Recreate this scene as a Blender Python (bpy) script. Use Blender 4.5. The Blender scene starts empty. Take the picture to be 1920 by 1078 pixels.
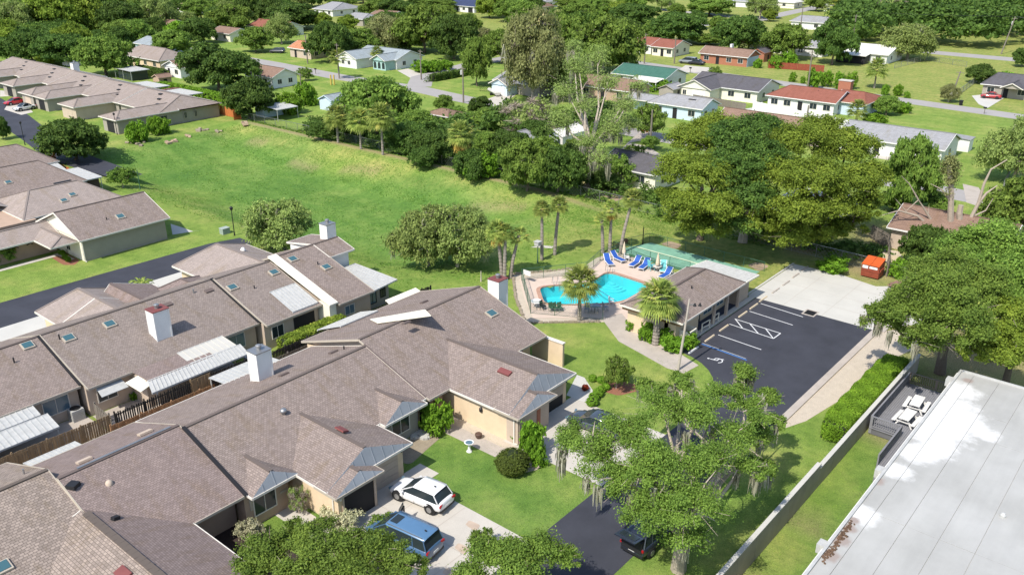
import bpy, math, random
import numpy as np
from mathutils import Vector, Matrix
random.seed(7)
RNG = np.random.default_rng(11)
S = bpy.context.scene
C = S.collection
rad = math.radians

# ---------------------------------------------------------------- camera
CAM_H = 36.0
FPX = 1636.25            # focal length in pixels of the 1920 px wide photograph
PITCH = rad(22.712)
YAW = rad(50.07)
cam_d = bpy.data.cameras.new('camera')
cam = bpy.data.objects.new('camera', cam_d); C.objects.link(cam)
cam_d.sensor_width = 36.0
cam_d.lens = FPX / 1920 * 36.0
cam_d.clip_end = 3000
cam.location = (0, 0, CAM_H)
cam.rotation_euler = (rad(90) - PITCH, 0, -YAW)
S.camera = cam

# ---------------------------------------------------------------- light
SUN_EL = 50.0
w = bpy.data.worlds.new('World'); S.world = w; w.use_nodes = True
nt = w.node_tree; nt.nodes.clear()
sky = nt.nodes.new('ShaderNodeTexSky'); sky.sky_type = 'NISHITA'; sky.sun_disc = False
sky.sun_elevation = rad(SUN_EL); sky.sun_rotation = rad(270)
bg = nt.nodes.new('ShaderNodeBackground'); bg.inputs['Strength'].default_value = 0.15
wo = nt.nodes.new('ShaderNodeOutputWorld')
nt.links.new(sky.outputs[0], bg.inputs[0]); nt.links.new(bg.outputs[0], wo.inputs[0])
sl = bpy.data.lights.new('sun', 'SUN'); sl.energy = 3.9; sl.angle = rad(0.55); sl.color = (1.0, 0.945, 0.86)
sun = bpy.data.objects.new('sun', sl); C.objects.link(sun)
sd = Vector((math.cos(rad(SUN_EL)), 0.02, -math.sin(rad(SUN_EL))))
sun.rotation_euler = sd.to_track_quat('-Z', 'Y').to_euler(); sun.location = (-60, 0, 80)
S.view_settings.view_transform = 'Standard'; S.view_settings.look = 'None'
S.view_settings.exposure = 0.56; S.view_settings.gamma = 1; S.view_settings.use_curve_mapping = False
S.render.engine = 'CYCLES'
S.cycles.max_bounces = 6; S.cycles.diffuse_bounces = 3; S.cycles.transparent_max_bounces = 8

# ---------------------------------------------------------------- survey helpers (photo sight lines -> points of the place)
cp, sp = math.cos(PITCH), math.sin(PITCH)
FW = Vector((math.sin(YAW), math.cos(YAW), 0)); RT = Vector((math.cos(YAW), -math.sin(YAW), 0))
def ray(px, py):
    a, b = (px - 960) / FPX, (py - 539) / FPX
    f, up = cp - b * sp, -sp - b * cp
    return RT * a + FW * f + Vector((0, 0, up))
def at(px, py, z=0.0):
    d = ray(px, py); t = (z - CAM_H) / d.z
    return Vector((d.x * t, d.y * t, z))
def on(px, py, a, b, c):
    """point of a roof plane z = a + b x + c y seen at a pixel"""
    d = ray(px, py); t = (a - CAM_H) / (d.z - b * d.x - c * d.y)
    return Vector((d.x * t, d.y * t, CAM_H + d.z * t))
def pix(p):
    q = Vector(p) - Vector((0, 0, CAM_H)); x, f = q.dot(RT), q.dot(FW)
    zc = f * cp - q.z * sp; yc = -f * sp - q.z * cp
    return 960 + FPX * x / zc, 539 + FPX * yc / zc, zc
def top_z(base, py):
    lo, hi = base.z, base.z + 45
    for _ in range(30):
        m = (lo + hi) / 2
        if pix((base.x, base.y, m))[1] > py: lo = m
        else: hi = m
    return lo

# ---------------------------------------------------------------- materials
MATS = {}
class NT:
    def __init__(s, name):
        s.m = bpy.data.materials.new(name); s.m.use_nodes = True
        s.t = s.m.node_tree; s.t.nodes.clear()
        s.out = s.n('ShaderNodeOutputMaterial'); s.b = s.n('ShaderNodeBsdfPrincipled')
        s.l(s.b.outputs[0], s.out.inputs[0])
    def n(s, k, **kw):
        x = s.t.nodes.new(k)
        for a, v in kw.items(): setattr(x, a, v)
        return x
    def l(s, a, b): s.t.links.new(a, b)
    def noise(s, vec, scale, detail=4, rough=.55):
        x = s.n('ShaderNodeTexNoise'); x.inputs['Scale'].default_value = scale
        x.inputs['Detail'].default_value = detail; x.inputs['Roughness'].default_value = rough
        if vec is not None: s.l(vec, x.inputs['Vector'])
        return x.outputs['Fac']
    def ramp(s, fac, stops):
        r = s.n('ShaderNodeValToRGB'); e = r.color_ramp.elements
        while len(e) < len(stops): e.new(0.5)
        for i, (p, c) in enumerate(stops):
            e[i].position = p; e[i].color = (*c, 1) if len(c) == 3 else c
        s.l(fac, r.inputs[0]); return r.outputs[0]
    def mix(s, fac, a, b, mode='MIX'):
        x = s.n('ShaderNodeMix', data_type='RGBA', blend_type=mode)
        for sock, v in ((x.inputs['Factor'], fac), (x.inputs[6], a), (x.inputs[7], b)):
            if isinstance(v, (int, float)): sock.default_value = v
            elif isinstance(v, tuple): sock.default_value = (*v, 1)
            else: s.l(v, sock)
        return x.outputs[2]
    def bump(s, h, strength=.3, dist=.05):
        x = s.n('ShaderNodeBump'); x.inputs['Strength'].default_value = strength; x.inputs['Distance'].default_value = dist
        s.l(h, x.inputs['Height']); s.l(x.outputs[0], s.b.inputs['Normal'])
    def coord(s, which='Object'): return s.n('ShaderNodeTexCoord').outputs[which]
    def pos(s): return s.n('ShaderNodeNewGeometry').outputs['Position']
    def mapping(s, vec, sc):
        x = s.n('ShaderNodeMapping'); x.inputs['Scale'].default_value = sc; s.l(vec, x.inputs[0]); return x.outputs[0]
    def sv(s, **kw):
        for k, v in kw.items(): s.b.inputs[k.replace('_', ' ')].default_value = v
def sc3(c, f): return tuple(min(1, x * f) for x in c)
def M(name, col, rough=.75, metal=0, var=.18, scale=1.2, bump=.15, bscale=30, fine=.06, spec=.3):
    """plain weathered surface: broad stains, fine grain, light relief"""
    if name in MATS: return MATS[name]
    t = NT(name); p = t.pos()
    big = t.noise(p, scale, 5, .6); sm = t.noise(p, bscale, 3)
    c = t.ramp(big, [(.25, sc3(col, 1 - var)), (.55, col), (.8, sc3(col, 1 + var * .7))])
    c = t.mix(fine * 3, c, t.ramp(sm, [(.3, sc3(col, .6)), (.7, sc3(col, 1.25))]))
    t.l(c, t.b.inputs['Base Color']); t.sv(Roughness=rough, Metallic=metal); t.b.inputs['Specular IOR Level'].default_value = spec
    if bump: t.bump(sm, bump, .02)
    MATS[name] = t.m; return t.m
def shingle(name, col, row=.155, wid=.23, contrast=.5, tint=(.95, .9, .75)):
    """asphalt shingle courses laid along each slope (UV in metres), with weathering streaks"""
    t = NT(name); uv = t.coord('UV')
    br = t.n('ShaderNodeTexBrick'); t.l(uv, br.inputs['Vector'])
    br.inputs['Scale'].default_value = 1; br.inputs['Brick Width'].default_value = wid; br.inputs['Row Height'].default_value = row
    br.inputs['Mortar Size'].default_value = .02; br.inputs['Mortar Smooth'].default_value = .6; br.inputs['Bias'].default_value = 0
    br.inputs['Color1'].default_value = (*sc3(col, 1 + .26 * contrast), 1); br.inputs['Color2'].default_value = (*sc3(col, 1 - .42 * contrast), 1)
    br.inputs['Mortar'].default_value = (*sc3(col, max(.12, 1 - 1.05 * contrast)), 1)
    p = t.pos()
    gr = t.noise(t.mapping(uv, (1, .25, 1)), 1.1, 5, .65)
    c = t.mix(.75, br.outputs['Color'], t.ramp(gr, [(.3, sc3(tint, .88)), (.5, (.97, .97, .97)), (.72, (1.07, 1.06, 1.04))]), 'MULTIPLY')
    vor = t.noise(uv, 5.5, 2, .7)
    c = t.mix(.55, c, t.ramp(vor, [(.32, (.84, .83, .82)), (.55, (1, 1, 1)), (.75, (1.12, 1.11, 1.1))]), 'MULTIPLY')
    sm = t.noise(uv, 60, 2)
    c = t.mix(.3, c, t.ramp(sm, [(.3, (.6, .6, .6)), (.7, (1.3, 1.3, 1.3))]), 'MULTIPLY')
    t.l(c, t.b.inputs['Base Color']); t.sv(Roughness=.9); t.b.inputs['Specular IOR Level'].default_value = .15
    t.bump(br.outputs['Fac'], -.5, .02)
    MATS[name] = t.m; return t.m
def leaf(name, dark, light, yellow=None, trans=.36):
    t = NT(name)
    a = t.n('ShaderNodeAttribute', attribute_name='tone'); oi = t.n('ShaderNodeObjectInfo')
    c = t.ramp(a.outputs['Fac'], [(.0, dark), (.55, tuple((x + y) / 2 for x, y in zip(dark, light))), (.9, light), (1.0, yellow or light)])
    hs = t.n('ShaderNodeHueSaturation'); t.l(c, hs.inputs['Color'])
    mp = t.n('ShaderNodeMapRange'); t.l(oi.outputs['Random'], mp.inputs[0]); mp.inputs[3].default_value = .98; mp.inputs[4].default_value = 1.30
    t.l(mp.outputs[0], hs.inputs['Value'])
    mp2 = t.n('ShaderNodeMapRange'); t.l(oi.outputs['Random'], mp2.inputs[0]); mp2.inputs[3].default_value = .497; mp2.inputs[4].default_value = .511
    t.l(mp2.outputs[0], hs.inputs['Hue'])
    t.l(hs.outputs[0], t.b.inputs['Base Color']); t.sv(Roughness=.6); t.b.inputs['Specular IOR Level'].default_value = .12
    tr = t.n('ShaderNodeBsdfTranslucent'); t.l(t.mix(.6, hs.outputs[0], (.5, .62, .1), 'MULTIPLY'), tr.inputs[0])
    t.l(hs.outputs[0], tr.inputs[0])
    ms = t.n('ShaderNodeMixShader'); ms.inputs[0].default_value = trans
    t.l(t.b.outputs[0], ms.inputs[1]); t.l(tr.outputs[0], ms.inputs[2]); t.l(ms.outputs[0], t.out.inputs[0])
    MATS[name] = t.m; return t.m
def glassy(name, col, rough=.08, spec=.6):
    t = NT(name); t.b.inputs['Base Color'].default_value = (*col, 1); t.sv(Roughness=rough); t.b.inputs['Specular IOR Level'].default_value = spec
    MATS[name] = t.m; return t.m
def paint(name, col, coat=.6, metal=0, rough=.35):
    t = NT(name); n = t.noise(t.coord('Object'), 3, 3)
    t.l(t.ramp(n, [(.3, sc3(col, .93)), (.7, col)]), t.b.inputs['Base Color']); t.sv(Roughness=rough, Metallic=metal)
    t.b.inputs['Coat Weight'].default_value = coat; t.b.inputs['Coat Roughness'].default_value = .08
    MATS[name] = t.m; return t.m

SH_A = shingle('shingle_mauve', (.275, .222, .196), contrast=.46)
SH_E = shingle('shingle_grey_mauve', (.268, .222, .196), row=.15, wid=.22, contrast=.42)
SH_B = shingle('shingle_tan', (.300, .245, .208), row=.18, wid=.26, contrast=.56)
SH_C = shingle('shingle_brown', (.255, .20, .182), contrast=.42)
SH_D = shingle('shingle_plain', (.325, .272, .243), row=.17, wid=.3, contrast=.28)
SH_F = shingle('shingle_far', (.295, .246, .218), row=.25, wid=.5, contrast=.25)
WALL = M('stucco_cream', (.64, .5, .34), .9, var=.12, bump=.25)
WALLG = M('stucco_grey', (.32, .29, .245), .9, var=.1)
WALLT = M('stucco_tan', (.47, .38, .30), .9, var=.12)
WALLP = M('stucco_pinkish', (.42, .30, .22), .9, var=.15)
WWHITE = M('painted_white', (.70, .69, .66), .6, var=.08)
WCREAM = M('painted_cream', (.74, .70, .58), .7, var=.08)
WBLUE = M('painted_pale_blue', (.50, .60, .68), .7, var=.08)
TRIM = M('trim_light', (.66, .62, .55), .6, var=.1)
TRIMT = M('trim_tan', (.42, .37, .30), .6, var=.1)
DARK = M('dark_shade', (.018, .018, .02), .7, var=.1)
GLASS = glassy('window_glass', (.025, .035, .04), .08, .35)
GLASSB = glassy('window_glass_blue', (.10, .16, .20), .12)
SKYG = glassy('skylight_glass', (.05, .12, .14), .12)
METALW = M('white_metal', (.45, .45, .43), .5, var=.22, scale=2.5, fine=.1)
METALG = M('grey_metal_panel', (.27, .295, .325), .5, metal=.1, var=.12)
METALS = M('steel', (.35, .35, .35), .4, metal=.7, var=.2)
CONC = M('concrete', (.49, .455, .40), .85, var=.16, scale=.5, bump=.1, fine=.09)
CONCP = M('concrete_pale', (.50, .485, .44), .85, var=.12, scale=.3, bump=.08, fine=.07)
CONCD = M('concrete_worn', (.42, .37, .32), .9, var=.25, scale=.8, fine=.12)
STREET = M('street_asphalt_grey', (.33, .31, .295), .9, var=.12, scale=.25, fine=.08)
ASPH = M('fresh_asphalt', (.046, .048, .060), .8, var=.38, scale=.35, bump=.2, bscale=50, fine=.1)
LINEW = M('line_paint_white', (.62, .62, .62), .7, var=.15, scale=4)
LINEB = M('line_paint_blue', (.06, .17, .42), .7, var=.15, scale=4)
WOODN = M('new_cedar', (.36, .20, .10), .8, var=.3, scale=3, fine=.14)
WOODT = M('tan_board', (.30, .21, .12), .85, var=.3, scale=3, fine=.14)
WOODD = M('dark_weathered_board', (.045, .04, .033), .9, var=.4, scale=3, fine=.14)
WOODG = M('grey_weathered_board', (.19, .165, .135), .9, var=.3, scale=3, fine=.14)
WOODO = M('orange_board', (.46, .15, .045), .8, var=.25, scale=2)
DECKG = M('deck_grey_board', (.21, .21, .225), .7, var=.15, scale=2)
BARK = M('bark', (.16, .125, .095), .95, var=.35, scale=3, bump=.6, bscale=14, fine=.16)
BARKP = M('bark_pale', (.40, .34, .27), .95, var=.3, scale=3, bump=.5, bscale=14, fine=.16)
BARKG = M('bark_grey_palm', (.27, .235, .20), .95, var=.3, scale=5, bump=.7, bscale=10, fine=.16)
DEADW = M('dead_wood', (.36, .30, .24), .95, var=.25, scale=2, bump=.5, bscale=14, fine=.14)
RED = M('red_metal', (.19, .06, .055), .6, var=.25)
REDB = M('rust_red_steel', (.24, .055, .03), .6, var=.3, scale=2)
ORANGE = M('orange_plastic', (.62, .13, .03), .5, var=.15)
MULCH = M('red_mulch', (.27, .12, .075), .95, var=.3, scale=5, bump=.6, fine=.2)
DIRT = M('bare_dirt', (.38, .28, .19), .95, var=.3, scale=1.2, bump=.4, fine=.16)
GRAVEL = M('pale_gravel', (.50, .43, .34), .95, var=.25, scale=1.6, bump=.8, bscale=22, fine=.2)
ROCK = M('tan_rock', (.30, .25, .18), .95, var=.35, scale=3, bump=.6, fine=.14)
BLACKP = M('black_metal', (.02, .02, .022), .5, var=.1)
GREENP = M('green_metal', (.05, .12, .075), .5, var=.15)
BRICK = M('red_brick_wall', (.36, .15, .09), .9, var=.2, scale=2, fine=.16)
CREAMC = M('cream_tarp', (.60, .50, .36), .8, var=.15)

L_OAK = leaf('leaf_oak', (.070, .125, .022), (.245, .345, .060), (.42, .45, .12))
L_DARK = leaf('leaf_dark', (.034, .070, .017), (.135, .21, .038), (.25, .31, .06))
L_BRI = leaf('leaf_bright', (.085, .138, .018), (.285, .36, .048), (.47, .49, .09))
L_MOSS = leaf('leaf_mossy', (.13, .18, .05), (.35, .43, .12), (.50, .53, .20))
L_GREY = leaf('hanging_moss', (.22, .21, .15), (.36, .35, .26), (.45, .43, .34), .3)
L_PALM = leaf('palm_leaf', (.12, .17, .035), (.34, .39, .09), (.55, .47, .13))
L_PDEAD = leaf('palm_leaf_dead', (.20, .11, .03), (.42, .26, .06), (.5, .36, .12), .15)
L_HEDGE = leaf('leaf_hedge', (.07, .14, .014), (.24, .41, .035), (.36, .48, .06))
L_CREAM = leaf('blossom_cream', (.25, .26, .13), (.52, .48, .33), (.66, .62, .48), .15)
L_RUST = leaf('leaf_rusty', (.13, .15, .055), (.33, .34, .13), (.48, .38, .20))
L_RED = leaf('leaf_red', (.12, .012, .01), (.3, .03, .02), (.35, .06, .03))

# ---------------------------------------------------------------- mesh building
class MB:
    def __init__(s): s.v = []; s.f = []; s.uv = {}
    def add(s, vs, fs):
        k = len(s.v); s.v += [tuple(p) for p in vs]; s.f += [tuple(i + k for i in q) for q in fs]; return s
    def box(s, x0, y0, z0, x1, y1, z1):
        return s.add([(x0, y0, z0), (x1, y0, z0), (x1, y1, z0), (x0, y1, z0), (x0, y0, z1), (x1, y0, z1), (x1, y1, z1), (x0, y1, z1)],
                     [(0, 3, 2, 1), (4, 5, 6, 7), (0, 1, 5, 4), (1, 2, 6, 5), (2, 3, 7, 6), (3, 0, 4, 7)])
    def cbox(s, c, d, rz=0, rx=0, ry=0):
        m = Matrix.Translation(c) @ Matrix.Rotation(rz, 4, 'Z') @ Matrix.Rotation(ry, 4, 'Y') @ Matrix.Rotation(rx, 4, 'X')
        h = [x / 2 for x in d]
        vs = [m @ Vector((a * h[0], b * h[1], c2 * h[2])) for c2 in (-1, 1) for a, b in ((-1, -1), (1, -1), (1, 1), (-1, 1))]
        return s.add(vs, [(0, 3, 2, 1), (4, 5, 6, 7), (0, 1, 5, 4), (1, 2, 6, 5), (2, 3, 7, 6), (3, 0, 4, 7)])
    def beam(s, a, b, w, h=None):
        a, b = Vector(a), Vector(b); h = h or w; d = (b - a)
        if d.length < 1e-6: return s
        d.normalize(); sd = d.cross(Vector((0, 0, 1)))
        if sd.length < .01: sd = Vector((1, 0, 0))
        sd.normalize(); up = sd.cross(d)
        vs = [p + sd * (i * w / 2) + up * (j * h / 2) for p in (a, b) for i, j in ((-1, -1), (1, -1), (1, 1), (-1, 1))]
        return s.add(vs, [(0, 1, 2, 3), (7, 6, 5, 4), (0, 4, 5, 1), (1, 5, 6, 2), (2, 6, 7, 3), (3, 7, 4, 0)])
    def tube(s, pts, rs, n=8, cap=True):
        pts = [Vector(p) for p in pts]; vs = []; fs = []
        for i, p in enumerate(pts):
            d = (pts[min(i + 1, len(pts) - 1)] - pts[max(i - 1, 0)])
            if d.length < 1e-6: d = Vector((0, 0, 1))
            d.normalize(); a = d.cross(Vector((.3, 1, .1))); a.normalize(); b = d.cross(a)
            r = rs[i] if isinstance(rs, (list, tuple)) else rs
            for k in range(n):
                t = 2 * math.pi * k / n; vs.append(p + a * (math.cos(t) * r) + b * (math.sin(t) * r))
        for i in range(len(pts) - 1):
            for k in range(n):
                fs.append((i * n + k, i * n + (k + 1) % n, (i + 1) * n + (k + 1) % n, (i + 1) * n + k))
        if cap: fs += [tuple(range(n))[::-1], tuple((len(pts) - 1) * n + k for k in range(n))]
        return s.add(vs, fs)
    def lathe(s, c, prof, n=14):
        vs = []; fs = []
        for r, z in prof:
            for k in range(n):
                t = 2 * math.pi * k / n; vs.append((c[0] + math.cos(t) * r, c[1] + math.sin(t) * r, c[2] + z))
        for i in range(len(prof) - 1):
            for k in range(n): fs.append((i * n + k, i * n + (k + 1) % n, (i + 1) * n + (k + 1) % n, (i + 1) * n + k))
        fs.append(tuple((len(prof) - 1) * n + k for k in range(n)))
        return s.add(vs, fs)
    def poly(s, pts): return s.add(pts, [tuple(range(len(pts)))])
    def slab(s, pts, th=.1):
        """flat piece with thickness; top polygon given counter-clockwise; UV follows the slope"""
        P = [Vector(p) for p in pts]; n = len(P)
        nrm = (P[1] - P[0]).cross(P[2] - P[0])
        if nrm.z < 0: P = P[::-1]; nrm = -nrm
        nrm.normalize(); k = len(s.v)
        s.v += [tuple(p) for p in P] + [tuple(p - Vector((0, 0, th))) for p in P]
        f0 = len(s.f); s.f.append(tuple(k + i for i in range(n))); s.f.append(tuple(k + n + i for i in range(n))[::-1])
        for i in range(n): s.f.append((k + i, k + n + i, k + n + (i + 1) % n, k + (i + 1) % n))
        e = Vector((0, 0, 1)).cross(nrm)
        if e.length < .01: e = Vector((1, 0, 0))
        e.normalize(); u = nrm.cross(e)
        s.uv[f0] = [(p.dot(e), p.dot(u)) for p in P]
        return s
    def build(s, name, mat, parent=None, origin=(0, 0, 0), smooth=False):
        me = bpy.data.meshes.new(name); o3 = Vector(origin)
        me.from_pydata([(p[0] - o3.x, p[1] - o3.y, p[2] - o3.z) for p in s.v], [], s.f)
        if s.uv:
            ul = me.uv_layers.new(name='UVMap')
            for fi, us in s.uv.items():
                pl = me.polygons[fi]
                for li, q in zip(pl.loop_indices, us): ul.data[li].uv = q
        if smooth:
            me.polygons.foreach_set('use_smooth', [True] * len(me.polygons))
        me.materials.append(mat); me.update()
        o = bpy.data.objects.new(name, me); C.objects.link(o)
        if parent is not None: o.parent = parent
        return o
def tag(o, label=None, cat=None, group=None, kind=None):
    if label: o['label'] = label
    if cat: o['category'] = cat
    if group: o['group'] = group
    if kind: o['kind'] = kind
    return o
class Thing:
    def __init__(s, name, label, cat, loc, group=None):
        s.o = bpy.data.objects.new(name, None); C.objects.link(s.o); s.loc = Vector(loc); s.o.location = s.loc
        s.o.empty_display_size = .5; tag(s.o, label, cat, group)
    def part(s, name, mb, mat, parent=None, smooth=False, label=None):
        o = mb.build(name, mat, parent or s.o, s.loc, smooth)
        if label: o['label'] = label
        return o
def kids(o): return list(o.children)
def copy_tree(o, parent=None):
    c = o.copy(); C.objects.link(c); c.parent = parent
    for ch in kids(o): copy_tree(ch, c)
    return c
def put(o, loc, rz=0, sc=None, label=None):
    o.location = loc; o.rotation_euler = (0, 0, rz)
    if sc: o.scale = sc if isinstance(sc, tuple) else (sc, sc, sc)
    if label: o['label'] = label
    return o
def single(name, mb, mat, label, cat, group=None, smooth=False):
    v = np.array(mb.v); c = (v.min(0) + v.max(0)) / 2; c[2] = v[:, 2].min()
    o = mb.build(name, mat, None, c, smooth); o.location = c; return tag(o, label, cat, group)
def ground_sheet(name, pts, mat, z, kind='structure'):
    mb = MB(); mb.poly([(p[0], p[1], z) for p in pts]); o = mb.build(name, mat); o['kind'] = kind
    me = o.data
    if me.polygons[0].normal.z < 0: me.flip_normals()
    return o
def smooth_poly(pts, n=6):
    """round the corners of a closed outline"""
    out = []; N = len(pts)
    for i in range(N):
        a, b, c = Vector(pts[i - 1][:2]), Vector(pts[i][:2]), Vector(pts[(i + 1) % N][:2])
        p, q = b.lerp(a, .25), b.lerp(c, .25)
        for k in range(n + 1):
            t = k / n; out.append(p.lerp(b, t).lerp(b.lerp(q, t), t))
    return [(p.x, p.y) for p in out]
# ================================================================ GROUND
def sst(a, b, x):
    t = np.clip((x - a) / (b - a), 0, 1); return t * t * (3 - 2 * t)
def basin(x, y):
    """depth factor of the grassy retention basin"""
    return sst(58, 68, x) * (1 - sst(82, 93, x)) * sst(64, 78, y) * (1 - sst(134, 146, y))
def gz(x, y):
    x = np.asarray(x, float); y = np.asarray(y, float)
    berm = np.exp(-((x - 94.0) / 3.0) ** 2) * sst(60, 76, y) * (1 - sst(146, 153, y)) * 1.0
    und = .12 * np.sin(x * .31 + 1) * np.sin(y * .23) * basin(x, y)
    return -2.4 * basin(x, y) + berm + und
def atg(px, py):
    p = at(px, py)
    for _ in range(6):
        p = at(px, py, float(gz(p.x, p.y)))
    return p
xs = np.concatenate([np.arange(-120, 10, 13.), np.arange(10, 86, 1.5), np.arange(86, 99, .4), np.arange(99.4, 130, 1.5), np.arange(130, 330, 10.), np.arange(330, 1400, 60.)])
ys = np.concatenate([np.arange(-220, -20, 20.), np.arange(-20, 170, 1.5), np.arange(170, 420, 10.), np.arange(420, 1400, 60.)])
X, Y = np.meshgrid(xs, ys, indexing='ij'); Z = gz(X, Y)
nx, ny = X.shape
me = bpy.data.meshes.new('ground')
vv = np.stack([X, Y, Z], -1).reshape(-1, 3)
ii = np.arange(nx * ny).reshape(nx, ny)
qf = np.stack([ii[:-1, :-1], ii[1:, :-1], ii[1:, 1:], ii[:-1, 1:]], -1).reshape(-1, 4)
# leave the pool basin open: the grass sheet must not run through the water
qc = vv[qf].mean(1)
POOL = [(67.9, 53.1), (64.5, 49.6), (69.9, 44.0), (75.9, 44.1), (76.3, 49.9), (72.1, 49.5)]
def inside(P, x, y):
    c = np.zeros(x.shape, bool)
    for (x0, y0), (x1, y1) in zip(P, P[1:] + P[:1]):
        c ^= ((y0 > y) != (y1 > y)) & (x < (x1 - x0) * (y - y0) / (y1 - y0 + 1e-9) + x0)
    return c
pcx, pcy = 70.6, 47.9
keep = ~inside([(pcx + (a - pcx) * 1.2, pcy + (b - pcy) * 1.2) for a, b in POOL], qc[:, 0], qc[:, 1])
qf = qf[keep]
me.from_pydata(vv.tolist(), [], qf.tolist()); me.polygons.foreach_set('use_smooth', [True] * len(qf))
# tone: r lush basin turf, g dry yellowish turf, b worn soil
wob = 2.5 * np.sin(X * .21 + Y * .13) + 2 * np.sin(Y * .19 - X * .07)
lush = sst(60, 68, X + wob) * (1 - sst(86, 93, X + wob)) * sst(62, 72, Y + wob) * (1 - sst(142, 150, Y))
lush = np.maximum(lush, .75 * sst(25, 30, X) * (1 - sst(37, 45, X)) * sst(18, 26, Y) * (1 - sst(40, 42, Y)))
lush = np.maximum(lush, .8 * (1 - sst(62, 70, X)) * (1 - sst(13, 15.5, Y)) * sst(35, 45, X))
dry = np.clip(.55 * np.exp(-((X - 91) / 2.6) ** 2) * sst(60, 90, Y) * (1 - sst(140, 150, Y)) * (.55 + .45 * np.sin(Y * .35) * np.sin(X * .9 + Y * .11)), 0, 1)
dry = np.maximum(dry, .75 * np.exp(-(((X - 222) / 22) ** 2 + ((Y - 78) / 30) ** 2)))
dry = np.maximum(dry, .8 * np.exp(-(((X - 262) / 18) ** 2 + ((Y - 62) / 22) ** 2)))
dry = np.maximum(dry, .55 * sst(185, 215, X))
dry = np.maximum(dry, .45 * sst(75, 82, X) * (1 - sst(92, 98, X)) * (1 - sst(58, 66, Y)))
soil = (np.exp(-((X - 94.2) / .75) ** 2) * .9 + .5 * np.exp(-((X - 88 - 1.5 * np.sin(Y * .2)) / 1.3) ** 2) * (np.sin(Y * .31) * np.sin(Y * .13 + 1) > .15)) * sst(50, 75, Y) * (1 - sst(140, 150, Y))
for cx, cy, r in ((14, 60, 3), (20, 59.5, 3), (28, 59, 3), (36, 58.5, 3), (44, 58.5, 3), (52, 58.8, 2.5), (20, 62, 3), (106, 72, 4), (108, 30, 5), (104, 40, 6), (96, 28, 4), (97, 36, 2.5), (98, 42, 2), (80, 14, 6), (74, 12, 4), (88, 12, 6), (40, 15.2, 1.0), (48, 15.2, 1.0), (62, 15, 1.5)):
    soil = np.maximum(soil, np.exp(-(((X - cx) ** 2 + (Y - cy) ** 2) / r ** 2)))
ca = me.color_attributes.new('tone', 'FLOAT_COLOR', 'POINT')
ca.data.foreach_set('color', np.stack([lush, dry, soil, np.ones_like(lush)], -1).reshape(-1).astype(np.float32))
t = NT('turf'); p = t.pos()
at_ = t.n('ShaderNodeVertexColor', layer_name='tone'); se = t.n('ShaderNodeSeparateColor'); t.l(at_.outputs[0], se.inputs[0])
n1 = t.noise(p, .16, 6, .62); n2 = t.noise(p, 1.3, 5, .65); n3 = t.noise(p, 9, 4, .7); n4 = t.noise(t.mapping(p, (1, 6, 1)), .35, 4, .6)
base = t.ramp(n1, [(.3, (.135, .225, .042)), (.5, (.195, .275, .060)), (.7, (.29, .315, .092))])
lushc = t.ramp(n1, [(.3, (.080, .172, .036)), (.5, (.118, .218, .046)), (.72, (.19, .275, .070))])
dryc = t.ramp(n2, [(.3, (.22, .22, .06)), (.6, (.33, .285, .11)), (.8, (.40, .32, .15))])
c = t.mix(se.outputs[0], base, lushc)
dm = t.n('ShaderNodeMath', operation='MULTIPLY'); t.l(se.outputs[1], dm.inputs[0]); t.l(t.ramp(n4, [(.3, (.25,) * 3), (.62, (1,) * 3)]), dm.inputs[1])
c = t.mix(dm.outputs[0], c, dryc)
c = t.mix(.75, c, t.ramp(n2, [(.25, (.58, .66, .6)), (.5, (1, 1, 1)), (.75, (1.3, 1.22, 1.15))]), 'MULTIPLY')
c = t.mix(.7, c, t.ramp(n3, [(.25, (.5, .55, .5)), (.5, (1, 1, 1)), (.75, (1.45, 1.38, 1.25))]), 'MULTIPLY')
mw = t.n('ShaderNodeTexWave'); mw.inputs['Scale'].default_value = .28; mw.inputs['Distortion'].default_value = 5; mw.inputs['Detail'].default_value = 3; mw.inputs['Detail Scale'].default_value = .5; t.l(t.mapping(p, (.35, 1, 1)), mw.inputs[0])
c = t.mix(.35, c, t.ramp(mw.outputs['Fac'], [(.2, (.82, .88, .8)), (.8, (1.14, 1.08, 1.1))]), 'MULTIPLY')
sm_ = t.n('ShaderNodeMath', operation='MULTIPLY'); t.l(se.outputs[2], sm_.inputs[0]); t.l(t.ramp(n3, [(.25, (.4,) * 3), (.6, (1,) * 3)]), sm_.inputs[1])
c = t.mix(sm_.outputs[0], c, t.ramp(n3, [(.3, (.16, .10, .06)), (.7, (.47, .36, .22))]))
n5 = t.noise(p, 34, 3, .7); c = t.mix(.6, c, t.ramp(n5, [(.3, (.66, .68, .66)), (.5, (1, 1, 1)), (.72, (1.32, 1.28, 1.2))]), 'MULTIPLY')
t.l(c, t.b.inputs['Base Color']); t.sv(Roughness=.95); t.b.inputs['Specular IOR Level'].default_value = .1
t.bump(t.noise(p, 5, 6, .8), .9, .12)
me.materials.append(t.m)
go = bpy.data.objects.new('ground', me); C.objects.link(go); go['kind'] = 'structure'

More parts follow.
